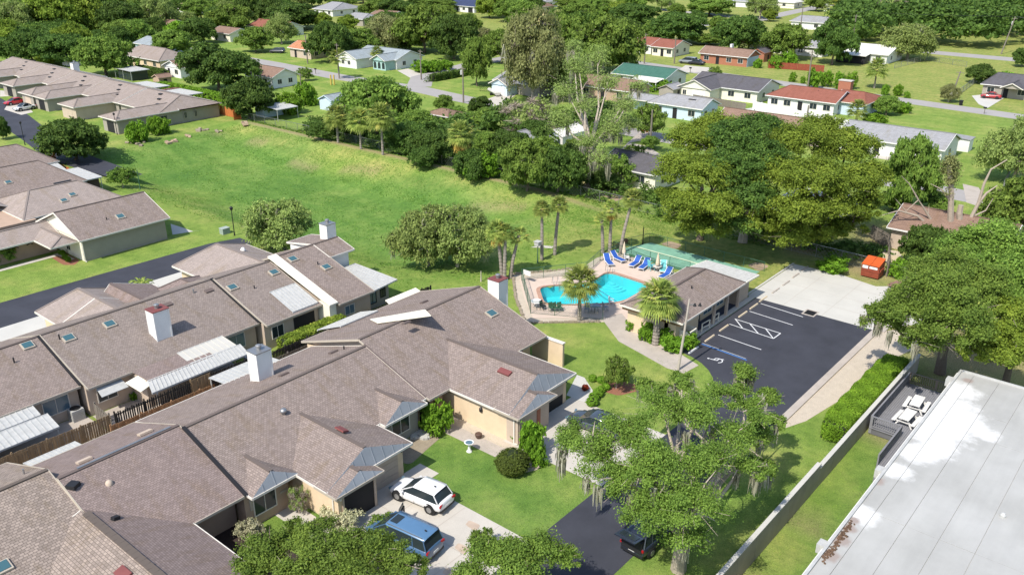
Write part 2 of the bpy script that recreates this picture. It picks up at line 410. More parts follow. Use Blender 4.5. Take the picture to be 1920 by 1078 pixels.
# ---- asphalt and concrete (world metres; x runs along the rows, y across them)
road_pts = [(-20, 27.6), (57, 27.6)] + [(57 + 7.2 * math.sin(a), 34.2 - 6.6 * math.cos(a)) for a in np.linspace(.1, 1.5, 8)] + [(66.5, 34.0), (80.05, 34.0), (80.05, 22.0), (-20, 22.0)]
ground_sheet('parking_lot', road_pts, ASPH, .012)
ground_sheet('asphalt_seam', [(62, 28.05), (80, 28.05), (80, 28.0), (62, 28.0)], M('asphalt_worn', (.05, .05, .06), .85, var=.3), .016)
ground_sheet('concrete_pad', [(80.05, 34.9), (91.9, 34.9), (92.2, 30), (91.2, 25.5), (92.5, 24), (92, 15), (86, 17), (82.5, 20.5), (80.05, 21.9)], CONCP, .014)
t_ = at(1430, 300)
# joints of the pad and the kerb
for xx in (83.0, 86.0, 89.0):
    ground_sheet('pad_joint', [(xx, 16.5), (xx + .035, 16.5), (xx + .035, 34.8), (xx, 34.8)], CONCD, .02)
for yy in (31, 27, 23): ground_sheet('pad_joint', [(80.1, yy), (91.4, yy), (91.4, yy + .035), (80.1, yy + .035)], CONCD, .02)
k = MB(); k.box(58.2, 21.35, -.1, 80, 21.95, .13); k.box(80, 20.9, -.1, 84, 21.35, .1)
o = k.build('kerb', CONCD); o['kind'] = 'structure'
k = MB(); k.box(64.8, 34.05, -.1, 80.0, 34.55, .13); k.box(80.1, 34.95, -.1, 92, 35.15, .08); o = k.build('kerb', CONCP); o['kind'] = 'structure'
ground_sheet('gravel_strip', [(59, 21.35), (80, 21.35), (82, 20), (82, 16.8), (73, 19), (66, 19.2), (60, 20.2), (58, 21)], GRAVEL, .01)
# sidewalk by the pool house
ground_sheet('sidewalk', [(64.7, 34.6), (79.5, 34.6), (79.5, 36), (64.7, 36)], CONCP, .02)
walk = [at(*q) for q in ((1130, 600), (1160, 640), (1200, 662), (1250, 690), (1282, 700), (1310, 685), (1270, 660), (1235, 650), (1200, 628), (1180, 590), (1165, 575))]
ground_sheet('garden_path', walk, CONCD, .016)
ground_sheet('gravel_bed', [at(*q) for q in ((1180, 590), (1200, 628), (1235, 650), (1270, 660), (1300, 640), (1275, 615), (1160, 570))], GRAVEL, .012)
# driveways
ground_sheet('driveway', [(27.8, 27.6), (34.9, 27.6), (34.9, 37.3), (36.5, 37.3), (36.5, 39.2), (27.8, 39.2)], CONC, .02)
for yy in (30.2, 33.2, 36.2): ground_sheet('driveway_joint', [(27.9, yy), (34.8, yy), (34.8, yy + .04), (27.9, yy + .04)], CONCD, .026)
ground_sheet('driveway_joint', [(31.3, 27.7), (31.34, 27.7), (31.34, 38.5), (31.3, 38.5)], CONCD, .03)
ground_sheet('driveway', [(42.6, 27.6), (51.2, 27.6), (51.2, 36.5), (42.6, 36.5)], CONC, .02)
for yy in (30.2, 33.2): ground_sheet('driveway_joint', [(42.7, yy), (51.1, yy), (51.1, yy + .04), (42.7, yy + .04)], CONCD, .026)
ground_sheet('entry_walk', [(40.6, 35.6), (41.9, 35.6), (41.9, 42.2), (40.6, 42.2)], CONCD, .014)
ground_sheet('entry_walk', [(51.2, 35.2), (52.8, 35.2), (54.6, 37.6), (54.6, 38.4), (51.2, 37.0)], CONCP, .014)
ground_sheet('entry_walk', [(26.2, 37.5), (27.8, 37.5), (27.8, 42.4), (26.2, 42.4)], CONC, .014)
ground_sheet('garden_bed', smooth_poly([(41.2, 34), (42.9, 33.2), (42.6, 36), (42.5, 42), (41.9, 42), (41.9, 35.6)]), GRAVEL, .01)
ground_sheet('garden_bed', [(41.95, 35.6), (42.85, 35.4), (42.85, 43.2), (41.95, 43.2)], GRAVEL, .013)
ground_sheet('garden_bed', smooth_poly([at(930, 880), at(975, 888), at(1010, 880), at(1035, 855), at(1000, 840), at(960, 850)]), GRAVEL, .009)
ground_sheet('garden_bed', smooth_poly([(35.8, 39.6), (38.5, 40.2), (40.6, 40.6), (40.6, 42.2), (35.8, 42.2)]), ROCK, .010)
ground_sheet('mulch_bed', smooth_poly([at(*q) for q in ((1130, 722), (1150, 712), (1190, 720), (1200, 732), (1160, 742), (1135, 735))]), MULCH, .01)
ground_sheet('mulch_bed', smooth_poly([at(*q) for q in ((95, 482), (118, 472), (150, 488), (140, 497), (118, 497))]), MULCH, .01)
ground_sheet('court_shade', [(20.0, 35.5), (24.7, 37.5), (24.7, 43.4), (20.0, 43.4)], M('court_shade_paint', (.05, .035, .03), .95, var=.4, scale=3), .011)  # near-black sheet: the wing wall's deep shade painted onto the court ground
for k_ in range(3): ground_sheet('drive_stain', smooth_poly([(29.2 + k_ * 2.1, 29 + k_), (29.9 + k_ * 2.1, 29.2 + k_), (29.8 + k_ * 2.1, 30.1 + k_), (29.3 + k_ * 2.1, 30.0 + k_)]), M('stain_rust', (.47, .37, .29), .9, var=.25, scale=2), .034)
ground_sheet('patio_slab', [(24.5, 59.4), (36.8, 59.4), (36.8, 63.7), (24.5, 63.7)], CONCD, .013); ground_sheet('patio_slab', [(8, 60.2), (24.2, 60.2), (24.2, 64.6), (8, 64.6)], CONCD, .013); ground_sheet('worn_soil', [(8, 55.5), (57, 56.5), (57, 59.1), (8, 59.1)], DIRT, .009)
# left road and lawns
ground_sheet('left_road', [(-40, 86.4), (53, 86.4), (55.5, 87.2), (56.5, 88.5), (56.5, 91.2), (53, 92.2), (40, 92.6), (-40, 94.2)], ASPH, .012)
ground_sheet('driveway', [(26.5, 81), (33, 81), (31.5, 86.4), (24, 86.4)], CONCP, .02)
ground_sheet('driveway', [(42.5, 81.5), (48.5, 81.5), (48.5, 86.4), (41, 86.4)], CONCP, .02)
ground_sheet('entry_walk', [(30.5, 102.0), (39.2, 102.0), (39.6, 99.5), (40.0, 99.5), (40.0, 102.9), (30.5, 102.7)], CONC, .014)
ground_sheet('patio_slab', [at(320, 420), at(345, 428), at(362, 434), (55.2, 97.4), (51.8, 98.6)], CONCP, .014)
# upper left loop road
ground_sheet('loop_road', [(60, 128), (64, 128), (64.5, 150), (68, 168), (73.2, 192), (77, 215), (88, 260), (60, 260), (64, 215), (66.5, 193), (62.4, 168), (58.6, 148)], ASPH, .012)
for q in (((18, 190), (50, 197), (62, 211), (40, 216), (8, 206)), ((0, 170), (20, 172), (30, 180), (0, 182))):
    ground_sheet('driveway', [at(*p) for p in q], CONC, .016)
# neighbourhood streets
def street(pts, wd, mat=STREET, z=.012):
    P = [Vector((p[0], p[1], 0)) for p in pts]; L = []; R = []
    for i, p in enumerate(P):
        d = (P[min(i + 1, len(P) - 1)] - P[max(i - 1, 0)]).normalized(); n = Vector((-d.y, d.x, 0))
        L.append(p + n * wd / 2); R.append(p - n * wd / 2)
    return ground_sheet('street', [*L, *R[::-1]], mat, z)
street([(131, -20), (133.2, 27), (134.5, 40), (137, 76), (137.5, 86), (141.2, 130), (144, 150), (143, 175), (145.5, 208), (147, 260)], 6)
street([(146, 151), (156, 160), (179, 165), (215, 166), (300, 172)], 6, z=.02)
street([(195, 0), (199.3, 36), (203.5, 70), (206.3, 91), (211.3, 133), (216, 158), (222, 190)], 6)
street([(283, 0), (285.5, 50), (286.2, 79), (287, 120)], 8)
street([(300, 168), (338, 157), (380, 160), (442, 163), (520, 165)], 7)
street([(340, 157), (350, 190), (356, 235)], 6, z=.02)
for q in (((300, 81), (330, 82), (378, 97), (350, 103), (310, 90)),):
    ground_sheet('street', [at(*p) for p in q], STREET, .014)
for a, b, wd in (((868, 168), (905, 176), 0),):
    pass
def drive(pxs, mat=CONC, z=.018): ground_sheet('driveway', [at(*p) for p in pxs], mat, z)
drive([(905, 190), (948, 173), (968, 178), (935, 200)]); drive([(745, 133), (765, 129), (800, 143), (770, 147)])
drive([(1205, 243), (1175, 270), (1155, 292), (1190, 300), (1238, 290), (1215, 275), (1180, 268), (1235, 258)], CONCD)
drive([(1268, 135), (1285, 123), (1340, 128), (1330, 134), (1300, 137)]); drive([(1822, 180), (1860, 176), (1885, 183), (1852, 203), (1835, 196)], CONCP)
drive([(1805, 345), (1835, 352), (1860, 395), (1812, 380)], CONCD); drive([(1395, 205), (1425, 200), (1440, 212), (1405, 222), (1350, 212)], CONCP)
drive([(1632, 98), (1680, 104), (1660, 112), (1610, 108)], CONCD)
ground_sheet('dirt_yard', smooth_poly([at(*q) for q in ((1090, 345), (1160, 340), (1175, 370), (1140, 383), (1100, 370))]), DIRT, .008)
for q in (((1238, 458), (1255, 452), (1279, 459), (1268, 468)), ((1400, 497), (1420, 491), (1443, 499), (1424, 509))):
    ground_sheet('dirt_patch', smooth_poly([at(*p) for p in q]), DIRT, .008)
ground_sheet('concrete_slab', [at(995, 464), at(1010, 460), at(1038, 462), at(1035, 466)], CONC, .02)
# parking paint: six stalls, the hatched aisle, the blue line and the wheelchair sign
def stripe(a, b, wd=.11, mat=LINEW, z=.018):
    a, b = Vector((*a, 0)), Vector((*b, 0)); d = (b - a).normalized(); n = Vector((-d.y, d.x, 0)) * wd / 2
    return ground_sheet('painted_line', [a + n, a - n, b - n, b + n], mat, z)
def pw(x, y): return at(1240 + x * .21333, 470 + y * .21333)
def seg(q, mat=LINEW, wd=.11, z=.018):
    a, b = pw(*q[:2]), pw(*q[2:]); stripe((a.x, a.y), (b.x, b.y), wd, mat, z)
for q in ((873, 465, 1245, 583), (775, 533, 1155, 655), (500, 740, 878, 870), (645, 600, 1048, 727), (598, 645, 985, 773)): seg(q)
seg((985, 773, 1048, 727), z=.022)
for q in ((650, 602, 712, 680), (780, 645, 850, 727), (918, 688, 980, 768)): seg(q, z=.022)
seg((355, 820, 750, 962), LINEB, .16); seg((362, 812, 742, 948), LINEW, .05)
pc = pw(490, 965)
ring = []
sym = MB()
def arc(c, r, a0, a1, wd=.10, n=14):
    vs = []
    for i in range(n + 1):
        a = a0 + (a1 - a0) * i / n
        vs += [(c[0] + math.cos(a) * (r - wd / 2), c[1] + math.sin(a) * (r - wd / 2), .02), (c[0] + math.cos(a) * (r + wd / 2), c[1] + math.sin(a) * (r + wd / 2), .02)]
    sym.add(vs, [(2 * i, 2 * i + 1, 2 * i + 3, 2 * i + 2) for i in range(n)])
def bar(a, b, wd=.11, z=.024):
    a, b = Vector((*a, z)), Vector((*b, z)); d = (b - a).normalized(); n = Vector((-d.y, d.x, 0)) * wd / 2
    sym.add([a + n, a - n, b - n, b + n], [(0, 1, 2, 3)])
# figure faces the wheel stop (+y): head, back, seat, legs and wheel
cx, cy = pc.x, pc.y
arc((cx, cy - .05), .42, -2.6, .9)
bar((cx - .12, cy + .62), (cx - .05, cy + .02)); bar((cx - .1, cy + .3), (cx + .32, cy + .26), z=.026); bar((cx - .06, cy + .02), (cx + .34, cy - .02), z=.028); bar((cx + .32, cy), (cx + .5, cy - .42), z=.03)
sym.add([(cx - .14 + .11 * math.cos(a), cy + .78 + .11 * math.sin(a), .022) for a in np.linspace(0, 2 * math.pi, 12, endpoint=False)], [tuple(range(12))])
o = sym.build('wheelchair_symbol', LINEW); o['kind'] = 'structure'
o.data.validate()
# storm drain
g = Thing('storm_drain', 'square iron storm drain grate set in concrete at the edge of the fresh asphalt', 'storm drain', (*pw(1310, 548).xy, 0))
dc = g.loc
f = MB(); f.box(dc.x - .75, dc.y - .65, 0, dc.x + .75, dc.y + .65, .03); g.part('concrete_collar', f, CONCD)
f = MB()
for i in range(9): f.box(dc.x - .5, dc.y - .45 + i * .1, .035, dc.x + .5, dc.y - .41 + i * .1, .06)
f.box(dc.x - .55, dc.y - .5, .03, dc.x + .55, dc.y + .5, .034); g.part('grate', f, BLACKP)
# ================================================================ BUILDINGS
def roof(T, x0, y0, x1, y1, axis, ze, zr, h0=0, h1=0, mat=SH_A, end0=None, end1=None, rp=None, name='roof', trim=TRIM, wall=None, gin=.35, th=.12, cap=True):
    """pitched roof over the eave rectangle; h0/h1 = hip run at each end (0 = gable)"""
    X0, X1 = Vector((x0, y0, 0)), Vector((x1, y1, 0))
    if axis == 'x': P = lambda a, b, z: (a, b, z); a0, a1, b0, b1 = x0, x1, y0, y1
    else: P = lambda a, b, z: (b, a, z); a0, a1, b0, b1 = y0, y1, x0, x1
    m = (b0 + b1) / 2 if rp is None else rp
    ra, rb = a0 + h0, a1 - h1
    mb = MB()
    mb.slab([P(a0, b0, ze), P(a1, b0, ze), P(rb, m, zr), P(ra, m, zr)], th)
    mb.slab([P(a1, b1, ze), P(a0, b1, ze), P(ra, m, zr), P(rb, m, zr)], th)
    ro = None
    for h, e, A, R_, which in ((h0, end0, a0, ra, 0), (h1, end1, a1, rb, 1)):
        if h > 0:
            tri = [P(A, b0, ze), P(A, b1, ze), P(R_, m, zr)]
            if e is None: mb.slab(tri, th)
            else:
                k = MB(); k.slab(tri, th); ro2 = k
                gpo = T.part('gable_panel', k, e)
                # standing seams
                n = max(2, int(abs(b1 - b0) / .8))
                for i in range(1, n):
                    bb = b0 + (b1 - b0) * i / n; f = 1 - abs(bb - m) / ((m - b0) if bb < m else (b1 - m)); f = max(.02, f)
                    sm = MB(); sm.beam(Vector(P(A, bb, ze + .02)), Vector(P(A + (R_ - A) * f, bb, ze + (zr - ze) * f + .02)), .05, .05); T.part('standing_seam', sm, e, gpo)
        elif wall is not None:
            g = A + (gin if which == 0 else -gin); g2 = g + (.12 if which == 0 else -.12); s = (zr - ze) ; zz = ze - th - .02
            k = MB(); q = .25
            tr = [P(g, b0 + q, zz), P(g, b1 - q, zz), P(g, m, zr - th - .03)]; tr2 = [P(g2, b0 + q, zz), P(g2, b1 - q, zz), P(g2, m, zr - th - .03)]
            k.add(tr + tr2, [(0, 1, 2), (5, 4, 3), (0, 3, 4, 1), (1, 4, 5, 2), (2, 5, 3, 0)]); T.part('gable', k, wall)
    ro = T.part(name, mb, mat)
    fa = MB()
    for b, sgn in ((b0, -1), (b1, 1)): fa.beam(P(a0 - .02, b + sgn * .03, ze - .07), P(a1 + .02, b + sgn * .03, ze - .07), .06, .17)
    for h, A, R_, sgn in ((h0, a0, ra, -1), (h1, a1, rb, 1)):
        if h > 0: fa.beam(P(A + sgn * .03, b0, ze - .07), P(A + sgn * .03, b1, ze - .07), .06, .17)
        else:
            for b in (b0, b1): fa.beam(P(A + sgn * .03, b, ze - .06), P(A + sgn * .03, m, zr - .06), .06, .17)
    T.part('fascia', fa, trim)
    if cap:
        c = MB(); c.beam(P(ra, m, zr + .02), P(rb, m, zr + .02), .28, .05)
        if h0 > 0 and end0 is None:
            for b in (b0, b1): c.beam(P(a0, b, ze + .02), P(ra, m, zr + .02), .22, .04)
        if h1 > 0 and end1 is None:
            for b in (b0, b1): c.beam(P(a1, b, ze + .02), P(rb, m, zr + .02), .22, .04)
        T.part('ridge_cap', c, mat)
    return ro
def walls(T, x0, y0, x1, y1, z1, mat, z0=0, name='wall'):
    return T.part(name, MB().box(x0, y0, z0, x1, y1, z1), mat)
def window(T, face, a, b, z, w, h, frame=TRIM, glass=GLASS, bars=1):
    """face 'x' = wall facing -x at x=b, a = y centre; face 'y' = wall facing -y at y=b, a = x centre"""
    f = MB(); t = .07
    P = (lambda u, d, z: (b - d, a + u, z)) if face == 'x' else (lambda u, d, z: (a + u, b - d, z))
    def bx(mb, u0, u1, z0, z1, d0, d1):
        p, q = P(u0, d0, z0), P(u1, d1, z1); mb.box(min(p[0], q[0]), min(p[1], q[1]), z0, max(p[0], q[0]), max(p[1], q[1]), z1)
    bx(f, -w / 2 - t, w / 2 + t, z - t, z, -.02, .05); bx(f, -w / 2 - t, w / 2 + t, z + h, z + h + t, -.02, .05)
    bx(f, -w / 2 - t, -w / 2, z, z + h, -.02, .05); bx(f, w / 2, w / 2 + t, z, z + h, -.02, .05)
    for i in range(bars):
        u = -w / 2 + w * (i + 1) / (bars + 1); bx(f, u - .02, u + .02, z, z + h, -.02, .04)
    fo = T.part('window', f, frame)
    g = MB(); bx(g, -w / 2, w / 2, z, z + h, -.02, .015); T.part('pane', g, glass, fo)
def opening(T, name, face, a, b, z, w, h, mat, d=.02):
    f = MB()
    if face == 'x': f.box(b - d, a - w / 2, z, b + .02, a + w / 2, z + h)
    else: f.box(a - w / 2, b - d, z, a + w / 2, b + .02, z + h)
    return T.part(name, f, mat)
def garage_door(T, face, a, b, w, h, mat):
    root = None
    n = 4
    for i in range(n):
        f = MB(); z0, z1 = h * i / n + .01, h * (i + 1) / n - .015
        if face == 'x': f.box(b - .03, a - w / 2, z0, b + .02, a + w / 2, z1)
        else: f.box(a - w / 2, b - .03, z0, a + w / 2, b + .02, z1)
        o = T.part('garage_door' if i == 0 else 'door_panel', f, mat, parent=root)
        if i == 0: root = o
def skylight(T, p, yaw=0, tilt=0, s=.8, axis='x'):
    f = MB(); f.cbox((p.x, p.y, p.z + .06), (s * 1.15, s, .16), 0, tilt if axis == 'x' else 0, -tilt if axis == 'y' else 0)
    fr = T.part('skylight', f, TRIMT)
    g = MB(); g.cbox((p.x, p.y, p.z + .10), (s * .9, s * .76, .16), 0, tilt if axis == 'x' else 0, -tilt if axis == 'y' else 0)
    T.part('pane', g, SKYG, fr)
def roof_vent(T, p, tilt=0, mat=SH_C, L=.75, W=.4):
    T.part('roof_vent', MB().cbox((p.x, p.y, p.z + .06), (L, W, .14), 0, tilt), mat)
def vent_pipe(T, p, h=.45, r=.06, mat=BLACKP):
    T.part('vent_pipe', MB().tube([(p.x, p.y, p.z - .1), (p.x, p.y, p.z + h)], r, 7), mat)
def turbine(T, p, mat=METALS):
    T.part('roof_ventilator', MB().lathe((p.x, p.y, p.z - .1), [(.14, 0), (.14, .25), (.24, .28), (.26, .4), (.18, .52), (.05, .56)], 12), mat, smooth=True)
def chimney(T, cx, cy, w, d, z0, z1, cap=RED, taper=0):
    body = MB(); n = int((z1 - z0) / .19)
    for i in range(n):                                   # lapped siding boards
        za = z0 + (z1 - z0) * i / n; zb = z0 + (z1 - z0) * (i + 1) / n; e = .025
        vs = [(cx + sx * (w / 2 + q), cy + sy * (d / 2 + q), z) for z, q in ((za, e), (zb, 0)) for sx, sy in ((-1, -1), (1, -1), (1, 1), (-1, 1))]
        body.add(vs, [(0, 3, 2, 1), (4, 5, 6, 7), (0, 1, 5, 4), (1, 2, 6, 5), (2, 3, 7, 6), (3, 0, 4, 7)])
    c = T.part('chimney', body, WWHITE)
    T.part('corner_board', MB().box(cx - w / 2 - .05, cy - d / 2 - .05, z0, cx - w / 2 + .06, cy - d / 2 + .05, z1).box(cx - w / 2 - .05, cy + d / 2 - .06, z0, cx - w / 2 + .06, cy + d / 2 + .05, z1)
           .box(cx + w / 2 - .06, cy - d / 2 - .05, z0, cx + w / 2 + .05, cy - d / 2 + .05, z1), WWHITE, c)
    T.part('chimney_cap', MB().box(cx - w / 2 - .09, cy - d / 2 - .09, z1, cx + w / 2 + .09, cy + d / 2 + .09, z1 + .07), cap, c)
    T.part('flue', MB().lathe((cx, cy, z1 + .07), [(.17, 0), (.17, .2), (.23, .22), (.23, .34), (.14, .4)], 12), METALS, c)
def panel_roof(T, p00, p10, p11, p01, n, mat=METALW, frame=METALW, posts=()):
    """metal patio roof: n ribbed pans running p00->p01, counted from p00 to p10"""
    p00, p10, p11, p01 = [Vector(p) for p in (p00, p10, p11, p01)]
    fr = MB(); fr.beam(p00 - Vector((0, 0, .05)), p10 - Vector((0, 0, .05)), .1, .14); fr.beam(p01 - Vector((0, 0, .05)), p11 - Vector((0, 0, .05)), .1, .14)
    for q in posts: fr.beam((q[0], q[1], 0), (q[0], q[1], q[2]), .08)
    fo = T.part('patio_roof', fr, frame)
    for i in range(n):
        a, b = i / n, (i + 1) / n; g = .07
        s0, s1 = p00.lerp(p10, a), p00.lerp(p10, b - g / n); t0, t1 = p01.lerp(p11, a), p01.lerp(p11, b - g / n)
        m = MB(); m.slab([s0, s1, t1, t0], .03); m.beam(s1 + Vector((0, 0, .015)), t1 + Vector((0, 0, .015)), .05, .07)
        T.part('roof_panel', m, mat, fo)
def flash_strip(T, a, b, w=.3, mat=DARK, h=.03, name='flashing'):
    T.part(name, MB().beam(a, b, w, h), mat)
def gutter(T, x, y, z1=2.5, mat=TRIM):
    T.part('downspout', MB().box(x - .04, y - .05, .05, x + .04, y + .05, z1).box(x - .04, y - .3, .05, x + .04, y - .05, .13), mat)
S3 = .343
def zf(y, ye, ze=2.7, s=S3): return ze + s * (y - ye)

# ---- front row (four units)
ROWF = 'townhouse units of the row facing the white cars'
# unit 2 (over the white car)
T = Thing('townhouse', 'mauve shingled townhouse unit whose garage stands behind the parked white hatchback', 'house', (32, 46, 0), ROWF)
F2 = T
roof(T, 24.3, 42.1, 40.1, 55.8, 'x', 2.7, 5.0, mat=SH_A, rp=48.8, trim=TRIM)
walls(T, 24.35, 43.2, 40.05, 55.2, 2.65, WALL)
roof(T, 27.7, 38.5, 35.2, 46.4, 'y', 2.68, 3.95, h0=.55, end0=METALG, mat=SH_A, trim=TRIM)
walls(T, 28.1, 39.1, 34.8, 43.2, 2.62, WALL)
# lower bay over the open garage
roof(T, 27.68, 37.55, 31.7, 39.7, 'y', 2.66, 3.35, h0=.42, end0=METALG, mat=SH_A, rp=30.0, trim=TRIMT)
walls(T, 28.1, 37.95, 31.3, 39.1, 2.6, WALL, name='garage_bay')
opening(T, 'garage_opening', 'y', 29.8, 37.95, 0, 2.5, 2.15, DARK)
T.part('door_jamb', MB().box(28.42, 37.87, 0, 28.55, 38.05, 2.2).box(31.05, 37.87, 0, 31.2, 38.05, 2.2).box(28.42, 37.87, 2.16, 31.2, 38.05, 2.28), WALLT)
garage_door(T, 'y', 33.0, 39.1, 2.6, 2.2, WALLT)
T.part('wall_lamp', MB().lathe((34.6, 39.0, 2.0), [(.05, 0), (.09, .1), (.09, .3), (.03, .38)], 8), BLACKP)
T.part('wall_lamp', MB().lathe((28.25, 37.85, 2.05), [(.05, 0), (.08, .08), (.08, .2), (.03, .28)], 8), WWHITE)
for q in ((31.6, 39.0, 2.5), (34.75, 39.0, 2.45)): T.part('flood_lamp', MB().lathe(q, [(.03, 0), (.09, .06), (.09, .14)], 8), WWHITE)
# eyebrow gable over the windows
roof(T, 35.5, 41.55, 39.7, 45.2, 'y', 2.7, 3.62, h0=.42, end0=METALG, mat=SH_A, trim=TRIM)
walls(T, 36.0, 42.3, 39.4, 43.2, 2.6, WALLG)
window(T, 'y', 37.6, 42.3, .8, 1.7, 1.35)
opening(T, 'door', 'y', 35.3, 43.2, 0, .95, 2.05, WOODT)
gutter(T, 28.05, 38.4)
F = lambda px, py, ye=42.1, dz=0, ze=2.7: on(px, py, ze - S3 * ye + dz, 0, S3)
turbine(T, F(532, 776)); 
p = on(651, 803, 2.68 - .339 * 27.7, .339, 0); T.part('roof_vent', MB().cbox((31.9, 41.9, 4.0), (.5, .9, .12), 0, 0, .33), RED)
BK = lambda px, py: on(px, py, 5.0 + .33 * 48.8, 0, -.33)
for q in ((625, 661), (686, 642), (532, 703)): roof_vent(T, BK(*q), -.32)
for q in ((703, 628), (645, 655)): vent_pipe(T, BK(*q), .3)
chimney(T, 33.0, 52.6, 1.25, 1.1, 3.3, 6.15, METALS)
flash_strip(T, (24.25, 42.1, 2.74), (24.25, 48.8, 5.06), .22, h=.12); flash_strip(T, (40.15, 42.1, 2.78), (40.15, 48.9, 5.1), .1, SH_C, .06)
panel_roof(T, (31.6, 55.4, 2.75), (36.8, 55.4, 2.75), (36.8, 58.0, 2.45), (31.6, 58.0, 2.45), 12, posts=((31.7, 57.9, 2.4), (36.7, 57.9, 2.4)))
# unit 3 (end unit, next to the lawn)
T = Thing('townhouse', 'mauve shingled end townhouse unit with a red front door, beside the pool lawn', 'house', (48, 46, 0), ROWF)
roof(T, 40.2, 41.8, 54.6, 57.3, 'x', 2.68, 5.28, mat=SH_A, rp=49.6, wall=WALLT, trim=TRIMT)
walls(T, 40.25, 43.2, 54.1, 56.6, 2.62, WALL)
roof(T, 42.4, 35.8, 50.75, 46.6, 'y', 2.66, 4.07, h0=.6, end0=METALG, mat=SH_A)
walls(T, 42.85, 36.4, 50.3, 43.2, 2.6, WALL)
roof(T, 42.38, 34.85, 47.0, 37.2, 'y', 2.64, 3.4, h0=.42, end0=METALG, mat=SH_A, rp=45.1, trim=TRIMT)
walls(T, 42.85, 35.3, 46.6, 36.4, 2.55, WALLT, name='garage_bay')
T.part('recess', MB().box(45.1, 35.25, 0, 45.5, 35.32, 2.1), BRICK)
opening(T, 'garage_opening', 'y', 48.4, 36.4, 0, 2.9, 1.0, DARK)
f = MB()
for i in range(3): f.box(46.95, 36.33, 1.0 + i * .42, 49.85, 36.42, 1.4 + i * .42)
T.part('garage_door', f, WALLT)
T.part('wall_lamp', MB().lathe((50.1, 36.25, 1.95), [(.05, 0), (.09, .1), (.09, .3), (.03, .38)], 8), BLACKP)
T.part('vertical_panel', MB().box(42.95, 35.24, .1, 44.9, 35.28, 2.3), WALLT)
walls(T, 41.0, 42.6, 42.4, 43.2, 2.6, WALLP, name='entry_wall')
opening(T, 'door', 'y', 40.9, 43.2, 0, .95, 2.05, DARK)
opening(T, 'door', 'y', 52.6, 43.2, 0, .95, 2.1, M('door_red', (.34, .03, .035), .5))
window(T, 'y', 51.5, 43.2, .7, .8, 1.4, bars=1)
T.part('privacy_wall', MB().box(54.9, 40.2, 0, 55.15, 43.6, 2.25), WALL); T.part('wall_coping', MB().box(54.82, 40.15, 2.25, 55.23, 43.6, 2.32), TRIM)
f = MB(); f.lathe((42.78, 38.9, 1.5), [(.05, 0), (.14, .1), (.14, .35), (.04, .45)], 8); T.part('wall_lamp', f, BLACKP)
gutter(T, 42.78, 35.6)
S3b = 2.6 / 7.8
skylight(T, on(922, 589, 2.68 - S3b * 41.8, 0, S3b), tilt=.32, s=.85)
T.part('roof_vent', MB().cbox((45.6, 38.9, 3.83), (.5, 1.15, .14), 0, 0, -.33), RED)
for q in ((762, 606), (795, 567)): roof_vent(T, on(*q, 5.28 + .33 * 49.6, 0, -.33), -.32)
chimney(T, 55.35, 48.0, 1.2, 1.2, 0, 6.2, RED)
panel_roof(T, (43.6, 56.2, 3.2), (48.0, 56.2, 3.2), (47.6, 58.2, 2.6), (42.6, 58.2, 2.6), 12)
BS = lambda px, py: on(px, py, 5.28 + .33 * 49.6 + .16, 0, -.33)
T.part('cream_roof_strip', MB().slab([BS(694, 598), BS(708, 605), BS(808, 591), BS(797, 580)], .08), WCREAM)
panel_roof(T, (50.4, 57.2, 2.6), (54.6, 57.2, 2.6), (55.2, 58.7, 2.45), (51.2, 58.7, 2.45), 8, WCREAM, WCREAM)
# unit 1 (brown) and unit 0 (tan)
T = Thing('townhouse', 'dark brown shingled townhouse unit around the shaded entry court', 'house', (19, 46, 0), ROWF)
roof(T, 16.2, 42.2, 24.15, 55.8, 'x', 2.7, 5.12, mat=SH_C, rp=49.2, trim=TRIMT)
roof(T, 16.2, 26.0, 20.6, 46.6, 'y', 2.7, 4.2, mat=SH_C, rp=16.21, name='wing_roof', cap=False)
walls(T, 16.3, 43.4, 24.1, 55.2, 2.62, WALLP); walls(T, 16.3, 26.5, 20.0, 43.4, 2.62, WALLP)
T.part('ridge_flashing', MB().beam((17.4, 49.25, 5.2), (23.6, 49.25, 5.2), .16, .08), METALS)
F1 = lambda px, py: on(px, py, 2.7 - .3457 * 42.2, 0, .3457)
p = F1(205, 906); T.part('roof_dome', MB().lathe((p.x, p.y, p.z - .05), [(.24, 0), (.23, .12), (.16, .24), (.04, .3)], 12), WALLT, smooth=True)
p = on(217, 973, 4.2 + .341 * 16.2, -.341, 0); T.part('roof_hood', MB().cbox((p.x, p.y, p.z + .1), (.45, .28, .2), .3, 0, .33), BLACKP)
for q in ((272, 812), (158, 864)): roof_vent(T, on(*q, 5.12 + .33 * 49.2, 0, -.33), -.32, WALLT, .9, .5)
window(T, 'x', 45, 24.4, .8, 1, 1, glass=GLASS)
T.part('eyebrow_wall', MB().box(24.15, 42.3, 0, 27.4, 43.2, 2.6), WALLP)
roof(T, 24.35, 41.6, 27.9, 45.0, 'y', 2.7, 3.6, h0=.42, end0=METALG, mat=SH_A, trim=TRIM)
window(T, 'y', 25.6, 42.3, .75, 1.6, 1.35)
T.part('trim_board', MB().box(24.5, 42.25, 1.3, 24.7, 42.3, 2.5).box(26.8, 42.25, 1.35, 27.4, 42.3, 1.5), TRIMT)
panel_roof(T, (17.2, 54.6, 2.85), (20.4, 54.6, 2.85), (20.4, 57.0, 2.45), (16.9, 57.0, 2.45), 12)
T = Thing('townhouse', 'tan shingled townhouse unit in the near corner with a heavy ribbed wing ridge', 'house', (10, 46, 0), ROWF)
roof(T, -4, 42.2, 16.1, 57.5, 'x', 2.7, 5.35, mat=SH_B, rp=50.3, trim=TRIMT)
